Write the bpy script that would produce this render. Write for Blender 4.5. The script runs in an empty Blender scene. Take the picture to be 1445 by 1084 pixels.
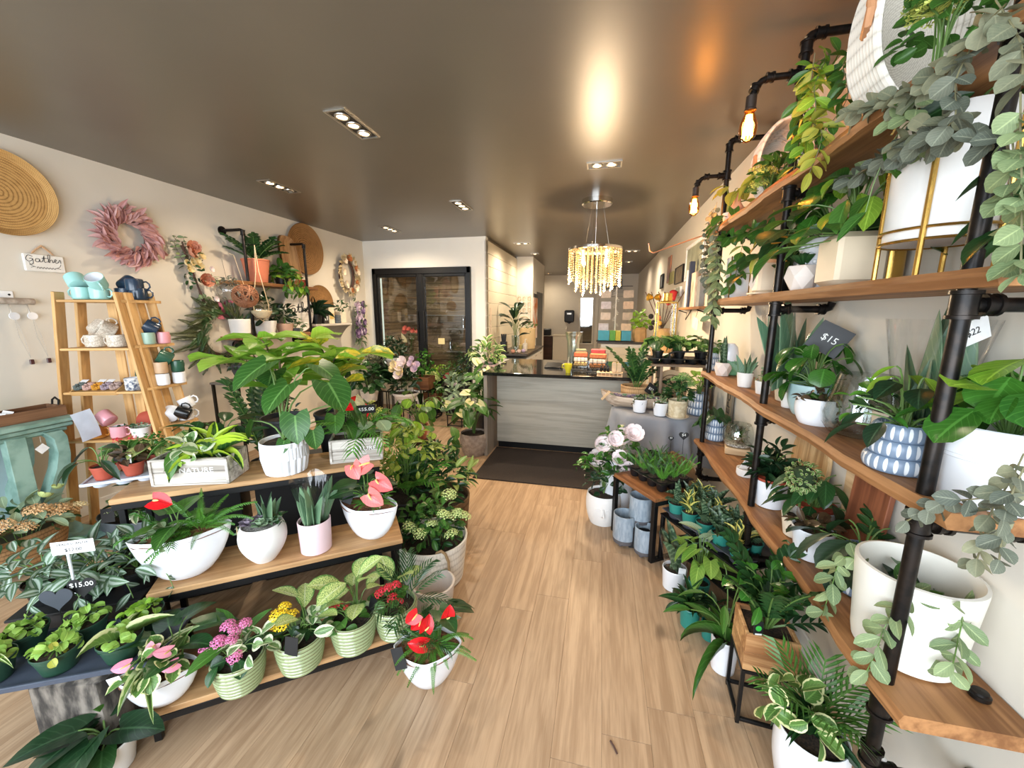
import bpy, math, random
from mathutils import Vector, Matrix, Euler
PI = math.pi
COL = bpy.context.scene.collection
SC = bpy.context.scene
# ---------------------------------------------------------------- camera
IW, IH, FPX, EYE = 1445, 1084, 550.0, 1.62
def cam_axes():
    d = Vector(((850 - IW / 2) / FPX, (IH / 2 - 442) / FPX, -1)).normalized()
    u0 = 0.003
    up = Vector((u0, 1, -(d.x * u0 + d.y) / d.z)).normalized()
    return Matrix((d.cross(up), d, up))          # camera space -> world
CAMR = cam_axes()
CAMP = Vector((0, 0, EYE))
cam = bpy.data.cameras.new('camera')
cam.sensor_fit = 'HORIZONTAL'; cam.sensor_width = 36; cam.lens = 36 * FPX / IW
cam.clip_start = .02; cam.clip_end = 100
camo = bpy.data.objects.new('camera', cam); COL.objects.link(camo)
camo.matrix_world = Matrix.Translation(CAMP) @ CAMR.to_4x4()
SC.camera = camo
# ---------------------------------------------------------------- world, daylight, exposure
wd = bpy.data.worlds.new('sky'); SC.world = wd; wd.use_nodes = True
wd.node_tree.nodes['Background'].inputs[0].default_value = (.62, .78, 1, 1)
wd.node_tree.nodes['Background'].inputs[1].default_value = 1.0
def area(name, loc, rot, sx, sy, power, col, spread=PI):
    l = bpy.data.lights.new(name, 'AREA'); l.shape = 'RECTANGLE'; l.size = sx; l.size_y = sy
    l.energy = power; l.color = col; l.spread = spread
    o = bpy.data.objects.new(name, l); COL.objects.link(o); o.location = loc; o.rotation_euler = rot
    return o
area('window_daylight', (-1.5, -1.6, 1.55), (PI / 2, 0, 0), 5.0, 2.3, 430, (.84, .92, 1))   # faces +Y
SC.view_settings.view_transform = 'Standard'; SC.view_settings.look = 'None'
SC.view_settings.exposure = 0.0; SC.view_settings.gamma = 1; SC.view_settings.use_curve_mapping = False
# ---------------------------------------------------------------- measuring: a pixel of the photograph and a known plane give a point of the room
def ray(px, py): return CAMR @ Vector(((px - IW / 2) / FPX, (IH / 2 - py) / FPX, -1))
def at(px, py, z=0.0):
    v = ray(px, py); return CAMP + v * ((z - EYE) / v.z)
def aty(px, py, y):
    v = ray(px, py); return CAMP + v * (y / v.y)
def atx(px, py, x):
    v = ray(px, py); return CAMP + v * (x / v.x)
def pm(p):                                          # metres per photograph pixel at a point
    return (CAMR.transposed() @ (Vector(p) - CAMP)).z * -1 / FPX
# ---------------------------------------------------------------- materials
def lin(c):
    return tuple(((x / 255) / 12.92 if x <= 10.3 else ((x / 255 + .055) / 1.055) ** 2.4) for x in c) + (1,)
MATS = {}
class NT:
    def __init__(s, m): s.t = m.node_tree; s.n = s.t.nodes; s.l = s.t.links
    def new(s, ty, **k):
        n = s.n.new(ty)
        for a, v in k.items(): setattr(n, a, v)
        return n
    def link(s, a, b): s.l.new(a, b)
    def math(s, op, a, b=None, c=None):
        n = s.new('ShaderNodeMath', operation=op)
        for i, v in enumerate((a, b, c)):
            if v is None: continue
            if isinstance(v, (int, float)): n.inputs[i].default_value = v
            else: s.link(v, n.inputs[i])
        return n.outputs[0]
    def mix(s, f, a, b):
        n = s.new('ShaderNodeMix', data_type='RGBA')
        for i, v in ((0, f), (6, a), (7, b)):
            if isinstance(v, (int, float)): n.inputs[i].default_value = v
            elif isinstance(v, tuple): n.inputs[i].default_value = v
            else: s.link(v, n.inputs[i])
        return n.outputs[2]
    def step(s, x, a, b):
        n = s.new('ShaderNodeMapRange', interpolation_type='SMOOTHSTEP')
        s.link(x, n.inputs[0]); n.inputs[1].default_value = a; n.inputs[2].default_value = b
        return n.outputs[0]
def base(name, rough=.5, metal=0, spec=.5):
    m = bpy.data.materials.new(name); m.use_nodes = True
    t = NT(m); b = t.n['Principled BSDF']
    b.inputs['Roughness'].default_value = rough; b.inputs['Metallic'].default_value = metal
    b.inputs['Specular IOR Level'].default_value = spec
    return m, t, b
def M(name, c=(128, 128, 128), rough=.5, metal=0, var=.12, scale=12, bump=0, spec=.5, coat=0, stretch=(1, 1, 1), c2=None, emit=0, bscale=None):
    """plain painted / glazed / cast surface: two close tones in noise, optional fine relief"""
    if name in MATS: return MATS[name]
    m, t, b = base(name, rough, metal, spec)
    A = lin(c); B = lin(c2) if c2 else tuple(x * (1 - var) for x in A[:3]) + (1,)
    tc = t.new('ShaderNodeTexCoord'); mp = t.new('ShaderNodeMapping'); mp.inputs[3].default_value = stretch
    t.link(tc.outputs['Object'], mp.inputs[0])
    nz = t.new('ShaderNodeTexNoise'); nz.inputs['Scale'].default_value = scale; nz.inputs['Detail'].default_value = 4
    t.link(mp.outputs[0], nz.inputs[0])
    t.link(t.mix(t.step(nz.outputs[0], .35, .65), A, B), b.inputs['Base Color'])
    if bump:
        bp = t.new('ShaderNodeBump'); bp.inputs[0].default_value = bump; bp.inputs[1].default_value = .004
        if bscale:
            n2 = t.new('ShaderNodeTexNoise'); n2.inputs['Scale'].default_value = bscale; t.link(mp.outputs[0], n2.inputs[0]); t.link(n2.outputs[0], bp.inputs[2])
        else: t.link(nz.outputs[0], bp.inputs[2])
        t.link(bp.outputs[0], b.inputs['Normal'])
    if coat: b.inputs['Coat Weight'].default_value = coat; b.inputs['Coat Roughness'].default_value = .08
    if emit:
        b.inputs['Emission Color'].default_value = A; b.inputs['Emission Strength'].default_value = emit
    MATS[name] = m; return m
def WOOD(name, c1, c2, axis='x', rough=.5, scale=1.0, knots=False, vary=.25):
    if name in MATS: return MATS[name]
    m, t, b = base(name, rough, 0, .35)
    tc = t.new('ShaderNodeTexCoord'); oi = t.new('ShaderNodeObjectInfo')
    ad = t.new('ShaderNodeVectorMath', operation='ADD')
    mu = t.new('ShaderNodeVectorMath', operation='SCALE'); cb = t.new('ShaderNodeCombineXYZ')
    for i in range(3): t.link(oi.outputs['Random'], cb.inputs[i])
    t.link(cb.outputs[0], mu.inputs[0]); mu.inputs['Scale'].default_value = 37
    t.link(tc.outputs['Object'], ad.inputs[0]); t.link(mu.outputs[0], ad.inputs[1])
    mp = t.new('ShaderNodeMapping'); k = [18 * scale] * 3; k['xyz'.index(axis)] = 1.1 * scale
    mp.inputs[3].default_value = k; t.link(ad.outputs[0], mp.inputs[0])
    n1 = t.new('ShaderNodeTexNoise'); n1.inputs['Scale'].default_value = 1; n1.inputs['Detail'].default_value = 6; n1.inputs['Distortion'].default_value = .8
    n2 = t.new('ShaderNodeTexNoise'); n2.inputs['Scale'].default_value = 5; n2.inputs['Detail'].default_value = 3
    t.link(mp.outputs[0], n1.inputs[0]); t.link(mp.outputs[0], n2.inputs[0])
    f = t.math('ADD', t.math('MULTIPLY', n1.outputs[0], .7), t.math('MULTIPLY', n2.outputs[0], .3))
    c = t.mix(t.step(f, .36, .64), lin(c2), lin(c1))
    if knots:
        n3 = t.new('ShaderNodeTexNoise'); n3.inputs['Scale'].default_value = 3.2; n3.inputs['Detail'].default_value = 2
        mp2 = t.new('ShaderNodeMapping'); k2 = [2.2, 2.2, 2.2]; k2['xyz'.index(axis)] = .9; mp2.inputs[3].default_value = k2
        t.link(ad.outputs[0], mp2.inputs[0]); t.link(mp2.outputs[0], n3.inputs[0])
        dk = tuple(x * .45 for x in lin(c2)[:3]) + (1,)
        c = t.mix(t.math('MULTIPLY', t.step(n3.outputs[0], .66, .8), .8), c, dk)
    hs = t.new('ShaderNodeHueSaturation'); t.link(c, hs.inputs['Color'])
    t.link(t.math('ADD', t.math('MULTIPLY', oi.outputs['Random'], vary), 1 - vary / 2), hs.inputs['Value'])
    t.link(hs.outputs[0], b.inputs['Base Color'])
    bp = t.new('ShaderNodeBump'); bp.inputs[0].default_value = .25; bp.inputs[1].default_value = .003
    t.link(f, bp.inputs[2]); t.link(bp.outputs[0], b.inputs['Normal'])
    MATS[name] = m; return m
def WEAVE(name, c1, c2, ku=60, kv=40, rough=.8, bump=.8):
    """woven straw / rope: interlaced bands over the piece's own uv"""
    if name in MATS: return MATS[name]
    m, t, b = base(name, rough, 0, .2)
    uv = t.new('ShaderNodeUVMap'); sp = t.new('ShaderNodeSeparateXYZ'); t.link(uv.outputs[0], sp.inputs[0])
    nz = t.new('ShaderNodeTexNoise'); nz.inputs['Scale'].default_value = 22; nz.inputs['Detail'].default_value = 3
    t.link(uv.outputs[0], nz.inputs[0])
    v = t.math('MULTIPLY', sp.outputs[1], kv)
    row = t.math('FLOOR', v)
    u = t.math('ADD', t.math('MULTIPLY', sp.outputs[0], ku), t.math('MULTIPLY', row, .5))
    a = t.math('ABSOLUTE', t.math('SINE', t.math('MULTIPLY', u, PI)))
    c = t.math('ABSOLUTE', t.math('SINE', t.math('MULTIPLY', v, PI)))
    hgt = t.math('MULTIPLY', t.math('POWER', c, .5), t.math('ADD', t.math('MULTIPLY', t.math('POWER', a, .5), .6), .4))
    f = t.math('ADD', t.math('MULTIPLY', hgt, .6), t.math('MULTIPLY', nz.outputs[0], .5))
    t.link(t.mix(t.step(f, .2, .85), lin(c2), lin(c1)), b.inputs['Base Color'])
    bp = t.new('ShaderNodeBump'); bp.inputs[0].default_value = bump; bp.inputs[1].default_value = .006
    t.link(hgt, bp.inputs[2]); t.link(bp.outputs[0], b.inputs['Normal'])
    MATS[name] = m; return m
def GLASS(name, tint=(1, 1, 1), rough=.02, alpha=.12):
    """thin clear glass or film: mostly see-through, mirror-like at grazing angles"""
    if name in MATS: return MATS[name]
    m = bpy.data.materials.new(name); m.use_nodes = True; t = NT(m)
    t.n.remove(t.n['Principled BSDF'])
    tr = t.new('ShaderNodeBsdfTransparent'); tr.inputs[0].default_value = tint + (1,)
    gl = t.new('ShaderNodeBsdfGlossy'); gl.inputs['Roughness'].default_value = rough
    fr = t.new('ShaderNodeLayerWeight')                  # same reflectance seen from either side of the thin sheet
    mx = t.new('ShaderNodeMixShader'); t.link(t.math('ADD', t.math('MULTIPLY', t.math('POWER', fr.outputs['Facing'], 4), .8), alpha + .04), mx.inputs[0])
    t.link(tr.outputs[0], mx.inputs[1]); t.link(gl.outputs[0], mx.inputs[2])
    t.link(mx.outputs[0], t.n['Material Output'].inputs[0])
    MATS[name] = m; return m
def EMIT(name, c, s):
    if name in MATS: return MATS[name]
    m = bpy.data.materials.new(name); m.use_nodes = True; t = NT(m)
    t.n.remove(t.n['Principled BSDF']); e = t.new('ShaderNodeEmission')
    e.inputs[0].default_value = lin(c); e.inputs[1].default_value = s
    t.link(e.outputs[0], t.n['Material Output'].inputs[0]); MATS[name] = m; return m
def LEAF(name, c1, c2, vein=None, edge=None, pattern='plain', rough=.38, trans=.25, ew=.6):
    """a leaf blade: two greens picked per leaf, midrib, and the markings of its kind on the blade's own uv"""
    if name in MATS: return MATS[name]
    m, t, b = base(name, rough, 0, .45)
    uv = t.new('ShaderNodeUVMap'); sp = t.new('ShaderNodeSeparateXYZ'); t.link(uv.outputs[0], sp.inputs[0])
    U, V = sp.outputs[0], sp.outputs[1]
    d = t.math('MULTIPLY', t.math('ABSOLUTE', t.math('SUBTRACT', U, .5)), 2)
    oi = t.new('ShaderNodeObjectInfo'); R = oi.outputs['Random']
    nz = t.new('ShaderNodeTexNoise'); nz.inputs['Scale'].default_value = 6; nz.inputs['Detail'].default_value = 3; nz.noise_dimensions = '4D'
    t.link(uv.outputs[0], nz.inputs['Vector']); t.link(t.math('MULTIPLY', R, 50), nz.inputs['W'])
    N = nz.outputs[0]
    c = t.mix(t.math('ADD', t.math('MULTIPLY', R, .7), t.math('MULTIPLY', t.math('SUBTRACT', N, .35), .6)), lin(c1), lin(c2))
    vn = lin(vein) if vein else tuple(min(1, x * 1.6 + .02) for x in lin(c2)[:3]) + (1,)
    side = t.math('SINE', t.math('MULTIPLY', t.math('SUBTRACT', V, t.math('MULTIPLY', d, .35)), 44))
    c = t.mix(t.math('MULTIPLY', t.step(side, .82, 1), .28), c, vn)
    if pattern == 'margin':
        c = t.mix(t.step(t.math('ADD', d, t.math('MULTIPLY', t.math('SUBTRACT', N, .5), .7)), ew - .05, ew + .05), c, lin(edge))
    elif pattern == 'center':
        k = t.math('ADD', d, t.math('MULTIPLY', t.math('SUBTRACT', N, .5), .8))
        c = t.mix(t.step(k, ew + .12, ew - .12), c, lin(edge))
    elif pattern == 'speckle':
        n2 = t.new('ShaderNodeTexNoise'); n2.inputs['Scale'].default_value = 26; n2.inputs['Detail'].default_value = 2; t.link(uv.outputs[0], n2.inputs[0])
        k = t.math('MULTIPLY', t.step(n2.outputs[0], .42, .52), t.step(d, .98, .7))
        c = t.mix(k, c, lin(edge))
    elif pattern == 'blotch':
        c = t.mix(t.step(N, ew - .03, ew + .04), c, lin(edge))
    elif pattern == 'melon':
        k = t.math('SINE', t.math('MULTIPLY', t.math('SUBTRACT', U, .5), t.math('ADD', 34, 0.0)))
        c = t.mix(t.step(k, -.1, .7), c, lin(edge))
    elif pattern == 'silver':
        k = t.math('MULTIPLY', t.step(d, .12, .3), t.step(d, .75, .5))
        c = t.mix(t.math('MULTIPLY', k, .8), c, lin(edge))
    elif pattern == 'bands':
        k = t.math('SINE', t.math('ADD', t.math('MULTIPLY', V, 46), t.math('MULTIPLY', N, 9)))
        c = t.mix(t.math('MULTIPLY', t.step(k, .1, .8), .75), c, vn)
        if edge: c = t.mix(t.step(d, ew, ew + .08), c, lin(edge))
    c = t.mix(t.math('MULTIPLY', t.step(d, .1, .03), .65), c, vn)
    t.link(c, b.inputs['Base Color'])
    bp = t.new('ShaderNodeBump'); bp.inputs[0].default_value = .35; bp.inputs[1].default_value = .004
    t.link(t.math('ADD', side, t.math('MULTIPLY', N, 2)), bp.inputs[2]); t.link(bp.outputs[0], b.inputs['Normal'])
    if trans:
        tl = t.new('ShaderNodeBsdfTranslucent'); t.link(c, tl.inputs[0])
        mx = t.new('ShaderNodeMixShader'); mx.inputs[0].default_value = trans
        t.link(b.outputs[0], mx.inputs[1]); t.link(tl.outputs[0], mx.inputs[2])
        t.link(mx.outputs[0], t.n['Material Output'].inputs[0])
    MATS[name] = m; return m
# ---------------------------------------------------------------- mesh building
def frame(d, up=Vector((0, 0, 1))):
    d = Vector(d).normalized(); x = d.cross(up)
    if x.length < 1e-4: x = d.cross(Vector((0, 1, 0)))
    if x.length < 1e-4: x = Vector((1, 0, 0))
    x.normalize(); return x, d, x.cross(d)
class MB:
    def __init__(s): s.v = []; s.f = []; s.uv = []
    def add(s, vs, fs, uvs=None):
        o = len(s.v); s.v += [tuple(v) for v in vs]
        s.f += [tuple(i + o for i in f) for f in fs]
        s.uv += list(uvs) if uvs else [(v[0], v[1]) for v in vs]
        return s
    def box(s, c, d, rot=None, bev=.0):
        """box centre c, size d; bev cuts the edges so they catch the light"""
        hx, hy, hz = d[0] / 2, d[1] / 2, d[2] / 2
        b = min(bev, hx * .45, hy * .45, hz * .45)
        if b > 0:
            vs = []
            for k, z in ((b, -hz), (0, -hz + b), (0, hz - b), (b, hz)):
                x, y = hx - k, hy - k; q = b * .6
                vs += [(-x + q, -y, z), (x - q, -y, z), (x, -y + q, z), (x, y - q, z), (x - q, y, z), (-x + q, y, z), (-x, y - q, z), (-x, -y + q, z)]
            fs = [tuple(range(7, -1, -1)), tuple(range(24, 32))]
            for r in range(3):
                for i in range(8): fs.append((r * 8 + i, r * 8 + (i + 1) % 8, r * 8 + 8 + (i + 1) % 8, r * 8 + 8 + i))
        else:
            vs = [(x, y, z) for z in (-hz, hz) for x, y in ((-hx, -hy), (hx, -hy), (hx, hy), (-hx, hy))]
            fs = [(3, 2, 1, 0), (4, 5, 6, 7), (0, 1, 5, 4), (1, 2, 6, 5), (2, 3, 7, 6), (3, 0, 4, 7)]
        Rm = rot if isinstance(rot, Matrix) else (Euler(rot).to_matrix() if rot else Matrix.Identity(3))
        c = Vector(c); vs = [c + Rm @ Vector(v) for v in vs]
        uv = [(v.x + v.y, v.z) for v in vs]
        return s.add(vs, fs, uv)
    def tube(s, pts, r, n=8, cap=True):
        pts = [Vector(p) for p in pts]; k = len(pts)
        rs = r if isinstance(r, (list, tuple)) else [r] * k
        vs = []; uv = []; L = 0; px = None
        for i, p in enumerate(pts):
            d = (pts[min(i + 1, k - 1)] - pts[max(i - 1, 0)])
            if d.length < 1e-7: d = Vector((0, 0, 1))
            d.normalize()
            if px is None: x, _, z = frame(d)
            else:
                x = px - d * px.dot(d)
                x = x.normalized() if x.length > 1e-5 else frame(d)[0]
                z = x.cross(d)
            px = x
            if i: L += (p - pts[i - 1]).length
            for j in range(n):
                a = 2 * PI * j / n; vs.append(p + (x * math.cos(a) + z * math.sin(a)) * rs[i]); uv.append((j / n, L))
        fs = [(i * n + j, i * n + (j + 1) % n, (i + 1) * n + (j + 1) % n, (i + 1) * n + j) for i in range(k - 1) for j in range(n)]
        fs = [tuple(reversed(f)) for f in fs]
        if cap: fs += [tuple(range(n)), tuple(range((k - 1) * n + n - 1, (k - 1) * n - 1, -1))]
        return s.add(vs, fs, uv)
    def lathe(s, prof, n=32, c=(0, 0, 0), sx=1, sy=1, mod=None, cap0=True, cap1=False, rot=None):
        """profile of (radius, height), turned about z; mod(angle, i) scales the radius"""
        c = Vector(c); vs = []; uv = []
        for i, (r, z) in enumerate(prof):
            for j in range(n):
                a = 2 * PI * j / n; q = r * (mod(a, i) if mod else 1)
                p = Vector((q * math.cos(a) * sx, q * math.sin(a) * sy, z))
                vs.append(c + (rot @ p if rot else p)); uv.append((j / n, i / max(1, len(prof) - 1)))
        fs = [(i * n + j, i * n + (j + 1) % n, (i + 1) * n + (j + 1) % n, (i + 1) * n + j) for i in range(len(prof) - 1) for j in range(n)]
        if cap0: fs.append(tuple(range(n - 1, -1, -1)))
        if cap1: fs.append(tuple(range((len(prof) - 1) * n, len(prof) * n)))
        return s.add(vs, fs, uv)
    def prism(s, poly, y0, y1, ax='y'):
        """outline of (a, b) pushed from y0 to y1 along an axis"""
        k = len(poly)
        def P(a, b, y): return {'y': (a, y, b), 'x': (y, a, b), 'z': (a, b, y)}[ax]
        vs = [P(a, b, y0) for a, b in poly] + [P(a, b, y1) for a, b in poly]
        fs = [tuple(range(k)), tuple(range(2 * k - 1, k - 1, -1))] + [(i, k + i, k + (i + 1) % k, (i + 1) % k) for i in range(k)]
        return s.add(vs, fs, [(a, b) for a, b in poly] * 2)
    def grid(s, P, nu, nv, thick=0):
        """surface P(u, v)"""
        vs = [P(i / nu, j / nv) for j in range(nv + 1) for i in range(nu + 1)]
        uv = [(i / nu, j / nv) for j in range(nv + 1) for i in range(nu + 1)]
        fs = [(j * (nu + 1) + i, j * (nu + 1) + i + 1, (j + 1) * (nu + 1) + i + 1, (j + 1) * (nu + 1) + i) for j in range(nv) for i in range(nu)]
        return s.add(vs, fs, uv)
    def ball(s, c, r, n=8, m=6, sz=1):
        prof = [(r * math.sin(PI * i / m) + 1e-5, -r * sz * math.cos(PI * i / m)) for i in range(m + 1)]
        return s.lathe(prof, n, c, cap0=False)
    def mesh(s, name, mat=None, smooth=35):
        me = bpy.data.meshes.new(name); me.from_pydata(s.v, [], s.f)
        ul = me.uv_layers.new(name='UVMap')
        idx = [0] * len(me.loops); me.loops.foreach_get('vertex_index', idx)
        flat = [x for i in idx for x in s.uv[i]]; ul.data.foreach_set('uv', flat)
        if smooth:
            me.polygons.foreach_set('use_smooth', [True] * len(me.polygons))
            if smooth < 180: me.set_sharp_from_angle(angle=math.radians(smooth))
        if mat: me.materials.append(mat)
        me.update(); return me
    def build(s, name, mat=None, parent=None, smooth=35, kind=None, label=None):
        return link(name, s.mesh(name, mat, smooth), parent, kind, label)
def link(name, me, parent=None, kind=None, label=None):
    o = bpy.data.objects.new(name, me); COL.objects.link(o)
    if parent is not None: o.parent = parent
    if kind: o['kind'] = kind
    if label: o['label'] = label
    return o
def tag(o, label, cat, group=None):
    o['label'] = label; o['category'] = cat
    if group: o['group'] = group
    return o
def thing(name, label, cat, loc=(0, 0, 0), rz=0, group=None, rot=None):
    o = bpy.data.objects.new(name, None); COL.objects.link(o); o.empty_display_size = .05
    o.location = loc; o.rotation_euler = rot if rot else (0, 0, rz)
    return tag(o, label, cat, group)
def copy_tree(o, loc=None, rz=None, label=None, parent=None):
    c = o.copy(); COL.objects.link(c)
    if parent is not None: c.parent = parent
    if loc is not None: c.location = loc
    if rz is not None: c.rotation_euler = (0, 0, rz)
    if label: c['label'] = label
    for ch in o.children: copy_tree(ch, parent=c)
    return c
def struct(o): o['kind'] = 'structure'; return o
def text(name, body, size, mat, parent, loc, rot, depth=.0006, align='CENTER', shear=0, sx=1):
    cu = bpy.data.curves.new(name, 'FONT'); cu.body = body; cu.size = size; cu.extrude = depth
    cu.align_x = align; cu.align_y = 'CENTER'; cu.shear = shear; cu.resolution_u = 2
    cu.materials.append(mat)
    tmp = bpy.data.objects.new(name, cu); me = bpy.data.meshes.new_from_object(tmp); me.name = name
    bpy.data.objects.remove(tmp); bpy.data.curves.remove(cu)
    if not me.materials: me.materials.append(mat)
    o = link(name, me, parent); o.location = loc; o.rotation_euler = rot
    o.scale.x = sx
    return o
def stroke(name, lines, r, mat, parent, P, n=4):
    """brush-script lettering: pen paths drawn in a plane given by P(a, b)"""
    mb = MB()
    for ln in lines:
        pts = smooth_path(ln, 3)
        mb.tube([P(a, b) for a, b in pts], r, n)
    return mb.build(name, mat, parent)
def smooth_path(p, k=4):
    p = [Vector(q) for q in p]; out = []
    for i in range(len(p) - 1):
        a, b, c, d = p[max(i - 1, 0)], p[i], p[i + 1], p[min(i + 2, len(p) - 1)]
        for j in range(k):
            t = j / k
            out.append(.5 * ((2 * b) + (c - a) * t + (2 * a - 5 * b + 4 * c - d) * t * t + (3 * b - a - 3 * c + d) * t ** 3))
    out.append(p[-1]); return out
# ---------------------------------------------------------------- leaves: one mesh per shape and material, shared by every leaf of that kind
LEAVES = {}
def width_at(kind, t):
    if kind == 'strap': return min(1, .55 + t * 2) * (1 - max(0, (t - .35) / .65) ** 1.7)
    if kind == 'sword': return (.9 + .1 * math.sin(PI * t)) * (1 - max(0, (t - .45) / .55) ** 2.2)
    if kind == 'aloe': return (1 - t) ** .75
    if kind == 'lance': return math.sin(PI * min(1, t ** .8)) ** .9
    if kind == 'heart': return math.sin(PI * (.18 + .82 * t) ** .75) ** .75 if t < 1 else 0
    if kind == 'obov': return math.sin(PI * t ** 1.35) ** .62 if 0 < t < 1 else 0
    if kind == 'round': return math.sqrt(max(0, 1 - (2 * t - 1) ** 2))
    return math.sin(PI * t) ** .7 if 0 < t < 1 else 0          # oval
def leaf_mesh(kind, mat, droop=.5, fold=.25, wave=0.0, seg=None):
    key = (kind, mat.name, round(droop, 2), round(fold, 2), round(wave, 2))
    if key in LEAVES: return LEAVES[key]
    n = seg or (8 if kind in ('strap', 'sword', 'aloe') else 6)
    cols = (-1, -.5, 0, .5, 1) if kind not in ('strap', 'sword') else (-1, 0, 1)
    vs, uv, fs = [], [], []; y = z = 0.0
    for i in range(n + 1):
        t = i / n
        a = droop * t
        if i:
            am = droop * (t - .5 / n); y += math.cos(am) / n; z -= math.sin(am) / n
        w = width_at(kind, t) * .5
        if kind in ('oval', 'obov', 'lance', 'round') and i == 0: w = max(w, .03)
        for u in cols:
            yy = y; zz = z
            if kind == 'heart' and t < .34: yy -= .26 * (1 - t / .34) * abs(u) ** .7 * (1.15 - abs(u) * .35)
            lift = fold * abs(u) * w + wave * math.sin(t * 15 + (3 if u > 0 else 0)) * abs(u) * .5
            vs.append((u * w, yy + lift * math.sin(a), zz + lift * math.cos(a))); uv.append((.5 + u * .5, t))
    k = len(cols)
    for i in range(n):
        for j in range(k - 1): fs.append((i * k + j, i * k + j + 1, (i + 1) * k + j + 1, (i + 1) * k + j))
    mb = MB(); mb.add(vs, fs, uv)
    if kind == 'aloe':                                     # fleshy: a rounded back
        b2 = []
        for i in range(n + 1):
            w = width_at(kind, i / n)
            for jx, u in enumerate(cols):
                v = vs[i * k + jx]; b2.append((v[0], v[1], v[2] - .22 * w * (1 - u * u) - .02 * w))
        mb.add(b2, [tuple(reversed(f)) for f in fs], uv)
    LEAVES[key] = mb.mesh('leaf_' + kind, mat, 180); return LEAVES[key]
def leaf(par, me, pos, d, L, W, up=(0, 0, 1), roll=0.0, name='leaf'):
    x, y, z = frame(Vector(d), Vector(up))
    R = Matrix((x, y, z)).transposed()
    if roll: R = R @ Matrix.Rotation(roll, 3, 'Y')
    o = bpy.data.objects.new(name, me); COL.objects.link(o); o.parent = par
    o.matrix_basis = Matrix.Translation(Vector(pos)) @ (R @ Matrix.Diagonal((W, L, L))).to_4x4()
    return o
def pt(a, r, z): return Vector((r * math.cos(a), r * math.sin(a), z))
def arc(p0, p1, sag=.0, n=5, rise=.5):
    """a stalk that leaves p0 upright and leans over to p1"""
    p0, p1 = Vector(p0), Vector(p1); c = Vector((p0.x + (p1.x - p0.x) * .15, p0.y + (p1.y - p0.y) * .15, p0.z + (p1.z - p0.z) * (1 - rise) + max(0, p1.z - p0.z) * rise + sag))
    return [p0.lerp(c, t).lerp(c.lerp(p1, t), t) for t in (i / n for i in range(n + 1))]
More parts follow.
